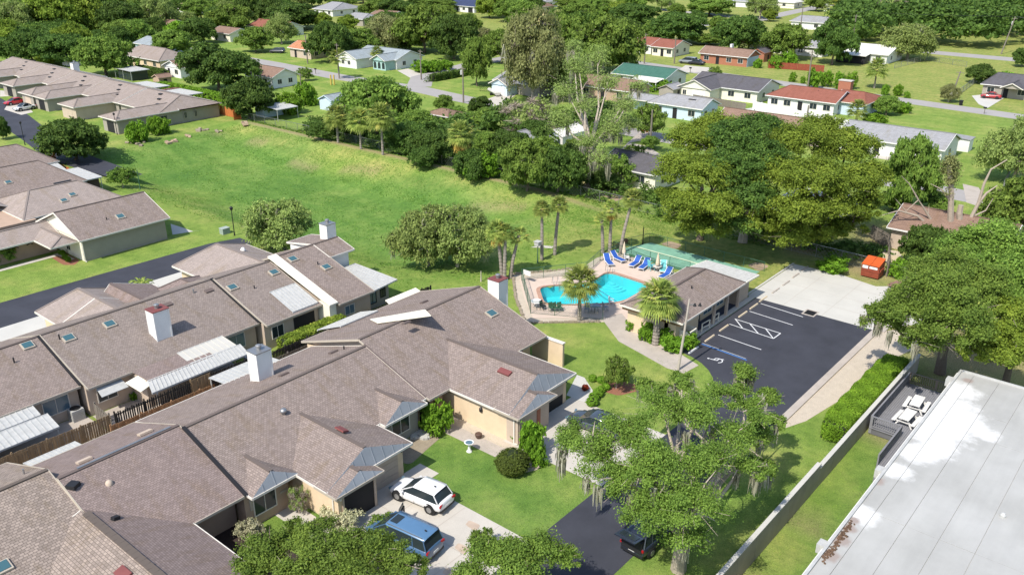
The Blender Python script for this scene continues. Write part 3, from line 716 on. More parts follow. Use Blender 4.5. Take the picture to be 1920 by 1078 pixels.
roof(T, 11.4, 24.0, 16.15, 46.4, 'y', 2.72, 4.22, mat=SH_B, rp=16.1, name='wing_roof', cap=False)
walls(T, -3.6, 43.4, 16.0, 57, 2.62, WALLP); walls(T, 11.9, 24.5, 16, 43.4, 2.62, WALLP)
f = MB()
for i in range(46): f.cbox((16.16, 25 + i * .46, 4.25), (.46, .45, .05), .02 * ((i * 7) % 5 - 2))
T.part('ridge_cap', f, SH_B)
skylight(T, on(4, 1065, 2.7 - .327 * 42.2, 0, .327), tilt=.3, s=.8)
T.part('roof_vent', MB().cbox((15.1, 39.7, 3.98), (.6, 1.0, .14), 0, 0, -.31), RED)
vent_pipe(T, on(45, 887, 5.35 + .33 * 50.3, 0, -.33), .3, mat=METALS); 
T.part('roof_hood', MB().cbox((16.6, 48.2, 4.9), (.6, .6, .25), .5), BLACKP)

# ---- rear row
ROWR = 'townhouse units of the row behind the board fences'
def unitR(lbl, x0, x1, ye, yr, zr, yb, mat, wall=WALLT, gablewall=None):
    T = Thing('townhouse', lbl, 'house', ((x0 + x1) / 2, yr, 0), ROWR)
    roof(T, x0, ye, x1, yb, 'x', 2.7, zr, mat=mat, rp=yr, wall=gablewall, trim=TRIMT)
    walls(T, x0 + .05, ye + .6, x1 - .05, yb - .5, 2.6, wall); return T
T = unitR('pinkish shingled townhouse unit at the picture edge, with a two-step white patio cover', 6, 24.2, 64.1, 70.5, 5.0, 77, SH_A)
R0 = lambda px, py, ye=64.1, zr=5.0, yr=70.5: on(px, py, 2.7 - (zr - 2.7) / (yr - ye) * ye, 0, (zr - 2.7) / (yr - ye))
skylight(T, R0(52, 649), tilt=.34, s=.8); vent_pipe(T, R0(27, 680))
window(T, 'y', 22.4, 64.7, .9, 1.9, 1.25, glass=GLASSB)
panel_roof(T, (10, 64.3, 2.62), (20.6, 64.3, 2.62), (20.5, 62.6, 2.42), (10, 62.6, 2.42), 26); panel_roof(T, (10, 62.4, 2.4), (20.9, 62.4, 2.4), (20.8, 60.4, 2.15), (10, 60.4, 2.15), 26, posts=((20.7, 60.5, 2.1), (16, 60.5, 2.1)))
flash_strip(T, (24.3, 64.1, 2.72), (24.3, 70.5, 5.02), .32, h=.12)
T = unitR('long mauve shingled townhouse unit with a red capped white clapboard chimney', 24.4, 40, 63.2, 70.4, 5.08, 77, SH_E)
R1 = lambda px, py: R0(px, py, 63.2, 5.08, 70.4)
for q in ((129, 635), (206, 609)): skylight(T, R1(*q), tilt=.32, s=.82)
vent_pipe(T, R1(112, 636)); vent_pipe(T, R1(363, 549), .35, .07, METALS)
for q in ((315, 572), (392, 546)): roof_vent(T, R1(*q), .32, SH_C)
chimney(T, 32.2, 65.9, 1.35, 1.15, 3.3, 6.0, RED)
window(T, 'y', 37.9, 63.8, .8, 1.6, 1.3, glass=GLASSB); window(T, 'y', 26, 63.8, .9, 1.5, 1.2)
T.part('window_awning', MB().slab([(25.1, 63.75, 2.5), (27.1, 63.75, 2.5), (27.2, 62.5, 1.95), (25.0, 62.5, 1.95)], .04), METALW)
f = MB(); f.slab([(28.0, 63.2, 2.72), (34.0, 63.2, 2.72), (34.0, 61.0, 2.55), (28.2, 61.0, 2.55)], .1); T.part('porch_roof', f, SH_C); T.part('wall', MB().box(28.1, 61.4, 0, 33.9, 63.7, 2.4), WALLT)
panel_roof(T, (32.0, 63.3, 2.78), (36.3, 63.3, 2.78), (36.3, 61.2, 2.55), (31.9, 61.2, 2.55), 8, CONCP)
panel_roof(T, (28.1, 61.1, 2.55), (36.6, 61.1, 2.55), (36.4, 59.6, 2.25), (27.6, 59.6, 2.25), 26, posts=((36.4, 59.6, 2.2), (28, 59.6, 2.2)))
T.part('canvas_awning', MB().slab([(26.9, 62.3, 2.5), (28.2, 62.5, 2.6), (28.4, 60.9, 2.3), (27.2, 60.6, 2.15)], .05), WCREAM)
# rear wings of the row, facing the left road
roof(T, 28.2, 76.5, 35.6, 81.3, 'y', 2.68, 4.2, h1=1.3, mat=SH_D, rp=31.9, name='wing_roof'); walls(T, 28.7, 74, 35.1, 80.8, 2.6, WALL)
roof(T, 28.2, 70.5, 35.6, 76.5, 'y', 2.68, 4.2, mat=SH_D, rp=31.9, name='wing_roof')
roof(T, 33.2, 71, 38.6, 79.2, 'y', 2.7, 4.05, h1=.0, mat=SH_C, rp=34.6, name='wing_roof'); walls(T, 34, 74, 38.2, 78.8, 2.6, WALL)
flash_strip(T, (40.1, 63.2, 2.76), (40.1, 70.4, 5.12), .32, h=.12)
T = unitR('mauve shingled townhouse unit with a patio cover let into its roof', 40.15, 46.3, 62.2, 70, 5.15, 77, SH_E)
R2 = lambda px, py: R0(px, py, 62.2, 5.15, 70)
for q in ((436, 540), (514, 512)): skylight(T, R2(*q), tilt=.3, s=.8)
vent_pipe(T, R2(477, 541), .3)
panel_roof(T, (43.2, 65.8, 3.98), (46.1, 65.8, 3.98), (46.1, 62.5, 2.9), (43.2, 62.5, 2.9), 8)
opening(T, 'sliding_door', 'y', 44.6, 62.8, 0, 2.4, 2.1, DARK); window(T, 'y', 41.6, 62.8, .9, 1.2, 1.1)
f = MB(); f.slab([(46.3, 61.0, 2.95), (47.3, 61.0, 2.95), (47.3, 70.2, 5.6), (46.3, 70.2, 5.6)], .15); f.box(46.4, 61.2, 0, 47.2, 63, 2.75); T.part('party_wall', f, WCREAM)
roof(T, 37.5, 72, 43.0, 77.5, 'y', 2.68, 3.6, h1=1.3, mat=SH_C, rp=40.2, name='wing_roof')
roof(T, 42.6, 70, 51.5, 82.2, 'y', 2.7, 4.3, h1=1.6, mat=SH_D, rp=47.1, name='wing_roof'); walls(T, 43.2, 74, 51.0, 81.6, 2.6, WALL)
p = on(443, 480, 0, 0, 0)
T.part('roof_dome', MB().lathe((48.3, 77.6, 3.9), [(.28, 0), (.26, .15), (.15, .3), (.03, .36)], 10), WWHITE, smooth=True)
T = unitR('end townhouse unit with a white stub wall and white sunroom cover', 47.4, 51.7, 60.9, 70, 5.4, 77, SH_A)
R3 = lambda px, py: R0(px, py, 60.9, 5.4, 70)
for q in ((549, 487), (612, 502)): skylight(T, R3(*q), tilt=.29, s=.8)
vent_pipe(T, R3(596, 496), .3)
roof(T, 51.7, 67.4, 54.9, 74.5, 'x', 4.62, 5.4, mat=SH_A, rp=70, name='upper_roof', wall=WWHITE)
walls(T, 51.75, 67.9, 54.5, 74, 4.5, WWHITE)
chimney(T, 54.2, 70.6, 1.1, 1.1, 0, 6.9, METALS)
panel_roof(T, (51.75, 67.4, 3.0), (54.9, 67.4, 3.0), (55.6, 61.8, 2.45), (51.6, 61.3, 2.45), 8)
walls(T, 51.75, 62.4, 54.9, 67.6, 2.4, WALLG, name='sunroom_wall')
window(T, 'y', 52.7, 62.4, .6, .9, 1.5, frame=BLACKP, glass=GLASSB); window(T, 'y', 54.1, 62.4, .9, .6, 1.1, frame=BLACKP); window(T, 'y', 49, 61.5, 1.0, 1.1, .9, glass=GLASSB)
T.part('wall', MB().box(45.2, 76.5, 0, 54, 77, 2.4), WALL)

# ---- left group beyond the left road
ROWL = 'townhouse units beyond the left road'
T = Thing('townhouse', 'gabled townhouse unit with a long blank grey side wall along the left road', 'house', (46, 102, 0), ROWL)
roof(T, 39.9, 97.1, 51.0, 108.2, 'x', 2.75, 5.0, mat=SH_A, rp=102.6, wall=WCREAM)
walls(T, 40.4, 97.7, 50.6, 107.6, 2.65, WALLG)
T.part('wall_panel', MB().box(40.36, 97.9, 0, 40.42, 107.4, 2.6), WCREAM)
window(T, 'x', 101.5, 40.36, .6, .9, 1.3)
skylight(T, on(226, 407, 2.75 - .409 * 97.1, 0, .409), tilt=.38, s=.85); vent_pipe(T, on(200, 412, 2.75 - .409 * 97.1, 0, .409), .3)
roof(T, 30.0, 102.6, 40.1, 108.6, 'x', 2.35, 3.35, mat=SH_D, rp=105.6, name='low_roof'); walls(T, 30, 104.0, 40, 108.2, 2.3, WALLP)
roof(T, 37.2, 98.4, 40.3, 104.8, 'y', 2.35, 3.0, h0=1.2, mat=SH_D, rp=39, name='porch_roof')
gutter(T, 40.35, 97.6)
f = MB()
for a, b in ((-1.2, .1), (-.3, -.05), (.6, .15), (1.3, -.05)):
    f.beam((35.5 + a, 103.96, 1.6 + b), (35.9 + a, 103.96, 1.75 + b), .03, .12); f.beam((35.9 + a, 103.96, 1.75 + b), (36.2 + a, 103.96, 1.55 + b), .03, .10)
T.part('metal_birds', f, BLACKP)
for lbl, x0, y0, x1, y1, h0, h1, zr, sky_, xr in (
        ('hip roofed townhouse unit with two small skylights', 39.2, 110.0, 51.8, 121.4, 3.4, 3.0, 4.6, ((136, 366), (120, 377)), 115.6),
        ('mauve roofed townhouse unit beside the white metal patio roof', 40, 121.6, 52.6, 135, 3.4, 3, 4.9, ((16, 343),), 129),
        ('grey roofed townhouse unit in front of the orange fence', 42, 135.2, 55.0, 150, 3, 3, 4.8, (), 142)):
    T = Thing('townhouse', lbl, 'house', ((x0 + x1) / 2, (y0 + y1) / 2, 0), ROWL)
    roof(T, x0, y0, x1, y1, 'x', 2.7, zr, h0, h1, mat=SH_D if xr < 120 else SH_A, rp=xr); walls(T, x0 + .5, y0 + .5, x1 - .5, y1 - .5, 2.6, WALLT)
    s = (zr - 2.7) / (xr - y0)
    for q in sky_: skylight(T, on(*q, 2.7 - s * y0, 0, s), tilt=.3, s=.75)
    if xr < 120:
        T.part('ridge_vent', MB().box(46.0, 115.9, 4.55, 48.2, 116.3, 4.7), BLACKP); window(T, 'x', 113, 39.7, .7, 1, 1.2)
roof(T, 34, 116, 41, 126, 'y', 2.7, 4.1, mat=SH_D, name='wing_roof'); walls(T, 34.5, 109.5, 40.5, 125.5, 2.6, WALLP)
T = Thing('patio_shelter', 'flat white metal roof over a dark patio behind the left row', 'shelter', (54, 127, 0))
panel_roof(T, (51.2, 130.2, 2.5), (55.4, 130.2, 2.5), (55.4, 122.8, 2.4), (51.2, 122.8, 2.4), 6, posts=((55.2, 123, 2.3),))
T.part('side_wall', MB().box(51.6, 123.2, 0, 55.0, 129.8, 2.3), M('dark_brown_wall', (.09, .06, .045), .9))
T = Thing('patio_shelter', 'small white shed roof beside the orange fence', 'shelter', (54, 133, 0))
panel_roof(T, (52.6, 135.0, 2.5), (54.6, 135.0, 2.5), (54.6, 132, 1.9), (52.6, 132, 1.9), 4); T.part('side_wall', MB().box(52.8, 132.2, 0, 54.4, 134.8, 1.8), DARK)

# ---- far left row of joined homes
ROWT = 'joined homes of the far left row'
mains = [(83.5, 156.8, 97, 172.5, 88, 4.7), (83.5, 172.7, 97, 189.0, 89, 4.8), (84, 189.2, 97.5, 205, 90, 4.8), (84.5, 205.2, 98, 221, 90, 4.8), (85, 221.2, 98, 240, 90, 4.8)]
wings = [(74.9, 156.6, 86, 163.2), (75.6, 174.4, 86, 181.3), (76.0, 187.6, 86, 194.0), (76.0, 194.1, 86, 200.5), (78.3, 208.4, 88, 215.8), (79.5, 224, 88, 231)]
lbls = ['grey shingled end home of the far left row beside two round shrubs', 'second home of the far left row with one garage wing',
        'far left row home with twin garage wings beside the red car', 'home in the far left row with a white chimney on its roof', 'home at the far end of the far left row, cut by the picture edge']
for i, (x0, y0, x1, y1, xr, zr) in enumerate(mains):
    T = Thing('row_home', lbls[i], 'house', ((x0 + x1) / 2, (y0 + y1) / 2, 0), ROWT)
    roof(T, x0, y0, x1, y1, 'y', 2.7, zr, 3.5 if i == 0 else 0, 0, mat=SH_F, rp=(x0 + x1) / 2); walls(T, x0 + .5, y0 + .5, x1 - .5, y1 - .1, 2.6, WALLG)
    for j, (a, b, c, d) in enumerate(wings):
        if (j if j < 3 else j - 1) != i: continue
        roof(T, a, b, c + 1.5, d, 'x', 2.7, 3.75, 2.6, 0, mat=SH_F, name='wing_roof'); walls(T, a + .5, b + .5, c, d - .5, 2.6, WALLG if j != 1 else WALLT)
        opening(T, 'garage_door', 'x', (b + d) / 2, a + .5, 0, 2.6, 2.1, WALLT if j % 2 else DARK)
    if i == 0:
        roof(T, 84, 150.6 + 6.2, 96.4, 163.3, 'x', 2.7, 3.7, 2.5, 2.5, mat=SH_F, name='wing_roof')
        for u in (84.5, 89.0, 91.2): window(T, 'y', u, 157.1, .9, .5 if u > 86 else 1.3, 1.1, frame=TRIMT)
    for k_ in range(3):
        T.part('roof_vent', MB().box(x0 + 2.2 + k_ * 1.6, y0 + 4 + k_ * 2.2, 3.2 + k_ * .5, x0 + 2.7 + k_ * 1.6, y0 + 4.9 + k_ * 2.2, 3.6 + k_ * .5), BLACKP)
    if i == 3: chimney(T, 92, 207.5, 1.3, 1.3, 4, 6.3, METALS)
T = Thing('patio_shelter', 'pale flat roofed car shelter behind the far left row', 'shelter', (100, 190, 0))
panel_roof(T, (98, 184, 2.5), (101.5, 184, 2.5), (101.5, 194, 2.4), (98, 194, 2.4), 6, posts=((101, 184.2, 2.4), (101, 193.8, 2.4)))
T = Thing('patio_shelter', 'pale flat roof with a red awning end behind the far left row', 'shelter', (100, 176, 0))
panel_roof(T, (97.6, 170, 2.6), (101, 170, 2.6), (101, 179, 2.5), (97.6, 179, 2.5), 6, posts=((100.8, 170.2, 2.5),)); T.part('awning', MB().slab([(97.8, 179.2, 2.6), (101.5, 179.2, 2.6), (101.5, 182, 2.3), (97.8, 182, 2.3)], .05), RED)

# ---- pool house
T = Thing('pool_house', 'long low pool house with a hipped mauve roof beside the parking lot', 'building', (71, 37, 0))
roof(T, 64.4, 33.9, 77.0, 40.6, 'x', 2.7, 4.15, 3.4, 2.6, mat=SH_A, rp=37.2, trim=TRIM)
walls(T, 64.9, 35.6, 76.2, 40.0, 2.6, WALL); walls(T, 64.9, 34.8, 69.2, 36, 2.58, WALL, name='end_wall')
T.part('fascia_board', MB().box(64.5, 34.2, 2.25, 64.62, 40.4, 2.55), M('fascia_brown', (.14, .09, .05), .8))
for xx in (71.3, 73.9, 76.4): T.part('porch_post', MB().box(xx - .12, 34.15, 0, xx + .12, 34.4, 2.55), WALLT)
for xx in (69.9, 72.5, 75.0): window(T, 'y', xx, 35.6, .5, 1.6, 1.5, glass=GLASSB, bars=1)
opening(T, 'door', 'y', 70.6, 35.6, 0, .9, 2.1, DARK); opening(T, 'door', 'y', 66.8, 34.8, 0, .1, .1, WALLT)
panel_roof(T, (77.1, 40.3, 2.75), (80.2, 40.0, 2.65), (80.0, 33.9, 2.6), (77.05, 33.9, 2.72), 7, METALW, WCREAM)
walls(T, 77.0, 34.6, 79.4, 39.8, 2.5, WALLT, name='store_wall')
flash_strip(T, (67.8, 37.2, 4.2), (74.4, 37.2, 4.2), .14, SH_C)
vent_pipe(T, Vector((70, 36.2, 3.7)), .3)
ground_sheet('porch_slab', [(69.2, 34.56), (77, 34.56), (77, 35.6), (69.2, 35.6)], M('porch_tile_blue', (.06, .07, .10), .7), .026)
# railing and steps of the pool house
T = Thing('ramp_railing', 'cream wooden handrail at the pool house steps', 'railing', (70.3, 34.3, 0))
f = MB()
for a in ((68.9, 34.2), (70.2, 34.1), (71.2, 34.2), (72.2, 34.2)):
    f.beam((*a, 0), (*a, 1.0), .09)
for h in (.5, .98): f.beam((68.9, 34.2, h), (70.2, 34.1, h), .07); f.beam((71.2, 34.2, h), (72.2, 34.2, h), .07)
T.part('rail', f, WCREAM)
T = Thing('equipment_screen', 'cream slatted equipment screen at the corner of the pool house', 'screen', (66.2, 34.4, 0))
f = MB(); f.box(65.6, 33.75, 0, 65.72, 35, 1.35); f.box(67.0, 33.75, 0, 67.1, 35, 1.35); f.box(65.6, 33.75, 1.22, 67.1, 33.87, 1.35); f.box(65.6, 33.75, 0, 67.1, 33.87, .15); T.part('frame', f, WCREAM)
f = MB()
for i in range(10): f.box(65.72 + i * .13, 33.78, .15, 65.80 + i * .13, 33.84, 1.22)
T.part('slat', f, WALLT)
# ---- white flat roofed building, deck, wall
T = Thing('flat_roof_building', 'large building with a flat white membrane roof and tarred leaf litter at its edge', 'building', (52, 0, 0))
bx0, bx1, by0, by1, bz = 22.0, 65.9, -40.0, 11.3, 5.0
T.part('wall', MB().box(bx0 + .2, by0, 0, bx1 - .2, by1 - .15, bz - .35), WALLG)
mt = NT('roof_membrane'); p = mt.pos()
n1 = mt.noise(p, .25, 6, .6); n2 = mt.noise(mt.mapping(p, (.15, 1.6, 1)), .8, 4, .6); n3 = mt.noise(p, 40, 2)
cc = mt.ramp(n1, [(.3, (.335, .33, .305)), (.55, (.395, .39, .365)), (.75, (.44, .435, .41))])
cc = mt.mix(.5, cc, mt.ramp(n2, [(.3, (.86, .86, .87)), (.6, (1, 1, 1)), (.8, (1.06, 1.06, 1.05))]), 'MULTIPLY')
cc = mt.mix(.3, cc, mt.ramp(n3, [(.3, (.85,) * 3), (.7, (1.1,) * 3)]), 'MULTIPLY')
# bright recoated patch near the deck, ragged edge
def blob(px, py, r):
    q = on(px, py, bz, 0, 0); v = mt.n('ShaderNodeVectorMath', operation='DISTANCE'); mt.l(p, v.inputs[0]); v.inputs[1].default_value = (q.x, q.y, bz)
    a = mt.n('ShaderNodeMath', operation='MULTIPLY_ADD'); mt.l(mt.noise(p, 1.1, 6, .7), a.inputs[0]); a.inputs[1].default_value = -r * 1.9; mt.l(v.outputs['Value'], a.inputs[2])
    m = mt.n('ShaderNodeMapRange'); mt.l(a.outputs[0], m.inputs[0]); m.inputs[1].default_value = r * .35; m.inputs[2].default_value = r * -.25; return m.outputs[0]
for q in ((1755, 800, 2.2), (1800, 790, 1.7), (1720, 850, 1.1), (1850, 815, .8), (1680, 880, .9), (1790, 730, 1.5), (1615, 965, .9), (1780, 760, 1.6), (1755, 840, 1.2)): cc = mt.mix(blob(*q), cc, (.60, .595, .57))
for q in ((1645, 900, .45), (1575, 1010, .55), (1590, 990, .4), (1815, 713, .4), (1556, 1040, .5), (1600, 975, .35)): cc = mt.mix(blob(*q), cc, (.30, .25, .22))
mt.l(cc, mt.b.inputs['Base Color']); mt.sv(Roughness=.7); mt.bump(n2, .15, .05)
strips = [by1 - .9, by1 - 2.6, by1 - 4.4, by1 - 6.2, by1 - 8.6, by1 - 11, by1 - 14, by1 - 18, by1 - 24, by1 - 32, by0]
prev = by1 - .02
T.part('roof_deck', MB().box(bx0, by0, bz - .35, bx1, by1, bz - .06), METALW)
for i, yy in enumerate(strips):
    for a, b in ((bx0, 31.5), (31.5, 44.5), (44.5, 56.8 if i > 2 else 60.1), (56.8 if i > 2 else 60.1, bx1 - .02)):
        T.part('roof_sheet', MB().box(a + .012, yy + .014, bz - .06, b - .012, prev - .014, bz + .006 * ((i + int(a)) % 2)), mt.m)
    prev = yy
e = MB(); e.box(bx0, by1 - .02, bz - .35, bx1 + .1, by1 + .14, bz + .10); e.box(bx1 - .02, by0, bz - .35, bx1 + .14, by1 - .02, bz + .12); T.part('edge_flashing', e, METALW)
e = MB(); e.box(bx0, by1 + .14, bz - .42, bx1 + .1, by1 + .30, bz - .22); T.part('gutter', e, WWHITE)
for q in ((1552, 1020), (1648, 876), (1795, 712)):
    g = on(*q, bz, 0, 0); T.part('scupper_box', MB().box(g.x - .3, by1 + .02, bz - .6, g.x + .3, by1 + .6, bz - .02), METALW)
lt = MB()
for k_ in range(140):
    u = random.random(); g = on(1545 + 50 * u + random.gauss(0, 4), 1048 - 68 * u + random.gauss(0, 5), bz, 0, 0)
    if g.y > by1 - .1: continue
    lt.cbox((g.x, g.y, bz + .04), (random.uniform(.06, .2), random.uniform(.05, .15), random.uniform(.03, .09)), random.random() * 3, random.random())
o = T.part('leaf_litter', lt, M('litter_brown', (.13, .08, .05), .95, var=.3)); o['kind'] = 'stuff'
g = on(1880, 968, bz, 0, 0); T.part('roof_drain', MB().lathe((g.x, g.y, bz), [(.16, 0), (.17, .12), (.1, .25), (.03, .28)], 10), METALW)
T = Thing('air_conditioner', 'large white air conditioning unit at the foot of the flat roofed building', 'air conditioner', (*at(1505, 1078).xy, 0))
g = Vector((33.9, 12.9, 0))
T.o.location = T.loc = g
T.part('cabinet', MB().box(g.x - .5, g.y - .5, .05, g.x + .5, g.y + .5, 1.1), METALW); T.part('fan_grille', MB().lathe((g.x, g.y, 1.1), [(.42, 0), (.42, .05), (.3, .08), (.1, .09)], 16), METALS)
# deck
T = Thing('deck', 'raised grey board deck with railings along the white roofed building', 'deck', (65, 13.5, 0))
dz = .6
for i in range(27):
    y = 15.75 - i * .155
    x0 = 61.2 if y > 13.6 else 56.3
    if y < 11.75: break
    T.part('deck_board', MB().box(x0, y - .07, dz - .05, 70.3, y + .07, dz), DECKG)
T.part('deck_skirt', MB().box(61.3, 11.6, .05, 70.2, 15.7, dz - .06), M('deck_skirt', (.13, .13, .14), .8))
T.part('stair_flight', MB().box(55.2, 12, 0, 56.3, 13.4, .3).box(56.3, 11.6, 0, 61.3, 13.5, dz - .06), DECKG)
def railing(a, b, z=dz, h=.95):
    a, b = Vector((*a, z)), Vector((*b, z)); L = (b - a).length; n = max(1, round(L / 1.8))
    f = MB()
    for i in range(n + 1):
        p = a.lerp(b, i / n); f.box(p.x - .05, p.y - .05, z - .5, p.x + .05, p.y + .05, z + h + .06)
    f.beam(a + Vector((0, 0, h)), b + Vector((0, 0, h)), .12, .05); f.beam(a + Vector((0, 0, .12)), b + Vector((0, 0, .12)), .05, .08)
    ro = T.part('railing', f, DECKG if random.random() < 2 else WOODG)
    nb = int(L / .16); bm = MB().box(-.02, -.02, .12, .02, .02, h); m0 = None
    for i in range(1, nb):
        p = a.lerp(b, i / nb)
        if m0 is None: m0 = bm.build('baluster', DECKG, ro); o = m0
        else: o = m0.copy(); C.objects.link(o); o.parent = ro
        o.location = p - T.loc
railing((61.3, 15.8), (70.3, 15.8)); railing((70.35, 15.7), (70.35, 11.6)); railing((61.3, 15.7), (61.3, 13.6)); railing((61.2, 13.6), (56.4, 13.6))
for o_ in kids(T.o):
    if o_.name.startswith('railing.001'):
        for c_ in [o_, *kids(o_)]: c_.data = c_.data.copy(); c_.data.materials[0] = WOODG
# picnic tables
def picnic(loc, rz, label):
    T = Thing('picnic_table', label, 'picnic table', (0, 0, 0), 'white picnic tables on the deck')
    for i in range(5): T.part('table_board', MB().box(-.95, -.38 + i * .155, .72, .95, -.235 + i * .155, .76), WWHITE)
    for s in (-1, 1):
        T.part('bench_seat', MB().box(-.95, s * .72 - .14, .42, .95, s * .72 + .14, .46), WWHITE)
        f = MB(); f.beam((s * .7, -.62, 0), (s * .7, -.2, .72), .09); f.beam((s * .7, .62, 0), (s * .7, .2, .72), .09); f.beam((s * .7, -.8, .39), (s * .7, .8, .39), .09, .06); f.beam((s * .7, -.3, .69), (s * .7, .3, .69), .09, .06)
        T.part('leg_frame', f, WWHITE)
    put(T.o, loc, rz)
c1 = at(1720, 752, 1.3); c2 = at(1703, 777, 1.3)
picnic((c1.x, c1.y, dz), .05, 'white picnic table on the grey deck closer to the railing end and trees')
picnic((c2.x - .1, c2.y, dz), -.04, 'white picnic table on the grey deck closer to the steps')
# concrete block garden wall
T = Thing('garden_wall', 'long weathered concrete wall between the lawn strip and the road', 'wall', (55, 16.2, 0))
xx = 30.0
while xx < 72.5:
    L = 2.45; hh = 1.9 if xx < 50 else 1.55
    T.part('wall_panel', MB().box(xx + .015, 16.1, -.1, xx + L - .015, 16.28, hh + .02 * math.sin(xx * 3)), CONCD)
    T.part('coping', MB().box(xx, 16.04, hh + .02, xx + L - .02, 16.34, hh + .12), CONCP); xx += L

# ---- neighbourhood houses, each with its own ground plan
HR = []
def rect(L, N, R, ze=2.6):
    a, b, c = at(*L, ze), at(*N, ze), at(*R, ze)
    return min(b.x, a.x * .3 + b.x * .7), (b.y * .5 + c.y * .5), c.x, a.y
def nhouse(label, x0, y0, x1, y1, roofm, wallm, axis='y', zr=None, hips=(0, 0), ze=2.6, name='house', wx=4, wy=2, gar=False, group='houses of the neighbourhood beyond the fence', trim=WWHITE, glass=GLASS, extra=None):
    HR.append((x0, y0, x1, y1)); T = Thing(name, label, 'house', ((x0 + x1) / 2, (y0 + y1) / 2, 0), group)
    span = (x1 - x0) if axis == 'y' else (y1 - y0); zr = zr or ze + span * .16
    roof(T, x0, y0, x1, y1, axis, ze, zr, hips[0], hips[1], mat=roofm, wall=wallm, trim=trim); walls(T, x0 + .5, y0 + .5, x1 - .5, y1 - .5, ze - .1, wallm)
    for i in range(wx):
        y = y0 + (y1 - y0) * (i + .7) / (wx + .4)
        if gar and i == 0: opening(T, 'garage_door', 'x', y, x0 + .5, 0, 2.6, 2.1, wallm if gar == 1 else DARK, .06)
        elif i == wx // 2: opening(T, 'door', 'x', y, x0 + .5, 0, .95, 2.05, DARK, .05)
        else: window(T, 'x', y, x0 + .5, .9, 1.4, 1.1, glass=glass)
    for i in range(wy): window(T, 'y', x0 + (x1 - x0) * (i + .8) / (wy + .6), y0 + .5, .9, 1.1, 1.0, glass=glass)
    if wx: vent_pipe(T, Vector(((x0 * .6 + x1 * .4), y0 + (y1 - y0) * .37, ze + span * .1)), .4)
    return T
R_GREEN = shingle('roof_green', (.06, .15, .115), row=.25, wid=.5, contrast=.2, tint=(.8, .95, .9)); R_CHAR = shingle('roof_charcoal', (.11, .105, .115), row=.25, wid=.5, contrast=.25)
R_GREY = shingle('roof_grey', (.30, .30, .31), row=.25, wid=.5, contrast=.25); R_RED = shingle('roof_red_brown', (.27, .105, .075), row=.25, wid=.5, contrast=.3)
R_BRN = shingle('roof_warm_brown', (.25, .165, .125), row=.25, wid=.5, contrast=.3); R_TERRA = shingle('roof_terracotta', (.48, .22, .12), row=.3, wid=.3, contrast=.4)
R_WHITE = M('roof_white_coat', (.66, .64, .57), .7, var=.12); R_TEAL = shingle('roof_blue_grey', (.29, .33, .35), row=.25, wid=.5, contrast=.25); R_BLUE = shingle('roof_navy', (.045, .06, .12), row=.25, wid=.5, contrast=.2)
T = nhouse('house with a dark green roof and white porch', 178.5, 103.5, 189.5, 118.5, R_GREEN, WWHITE, wx=4)
T.part('porch_roof', MB().slab([(175.5, 104, 2.25), (179, 104, 2.75), (179, 111, 2.75), (175.5, 111, 2.25)], .1), R_WHITE)
for y in (104.3, 106.2, 108.4, 110.7): T.part('porch_post', MB().box(175.7, y - .08, 0, 175.86, y + .08, 2.2), WWHITE)
T = nhouse('cream house with a charcoal roof and front gable facing the field trees', 177.4, 80, 189.4, 97, R_CHAR, WCREAM, wx=4)
roof(T, 172.8, 88.8, 183, 97.2, 'x', 2.6, 4.4, mat=R_CHAR, wall=WCREAM, name='wing_roof'); walls(T, 173.4, 89.3, 178, 96.7, 2.5, WCREAM); opening(T, 'garage_door', 'x', 92, 173.4, 0, 3.2, 2.1, WWHITE, .08); window(T, 'x', 95.5, 173.4, .9, .8, 1)
T = nhouse('pale blue house with a light grey roof and dark shutters', 152.8, 80, 160.6, 92.5, R_GREY, WBLUE, zr=4.1, wx=3, wy=2, hips=(0, 2.5))
roof(T, 154.8, 92.3, 160, 99, 'y', 2.3, 3.2, mat=R_GREY, name='carport_roof'); walls(T, 156.5, 93, 159.5, 98, 2.2, WBLUE)
T.part('skylight', MB().box(155.4, 83.0, 3.35, 157.0, 84.6, 3.75), BLACKP)
nhouse('brown roofed house mostly hidden behind the tall broad trees', 147.5, 54.0, 153.5, 74.2, R_BRN, WALLT, zr=4.2, wx=3)
T = nhouse('white house with a red roof behind the long white fence', 175.2, 62.5, 186, 77.5, R_RED, WWHITE, zr=4.3, hips=(0, 3), wx=5)
roof(T, 178.0, 57.4, 189, 64.5, 'y', 2.6, 4.1, 2.5, 0, mat=R_RED, name='wing_roof'); walls(T, 178.5, 58, 188.4, 63, 2.5, WBLUE); T.part('chimney', MB().box(188.2, 64.6, 0, 189.8, 67.2, 5.0), BRICK); T.part('chimney_cap', MB().box(188.1, 64.5, 5.0, 189.9, 67.3, 5.15), CONC)
T = nhouse('long white house with a pale grey roof seen between the trees', 148.2, 34.6, 158.4, 52.0, R_GREY, WWHITE, zr=4.4, hips=(0, 0), wx=4, wy=1)
T.part('porch_floor', MB().box(146.9, 41, 0, 148.6, 45, .15), CONC)
T = Thing('garden_shed', 'small white shed with a flat roof behind the pale grey roofed house', 'shed', (162.2, 35.5, 0)); walls(T, 160.9, 34, 163.4, 37.4, 2.1, WWHITE); T.part('roof', MB().slab([(160.7, 33.8, 2.2), (163.6, 33.8, 2.2), (163.6, 37.6, 2.35), (160.7, 37.6, 2.35)], .12), R_GREY)
T = nhouse('low white house with a cream coated roof and screened porch', 252, 77.5, 266, 91, R_WHITE, WWHITE, zr=4.3, wx=3, wy=2)
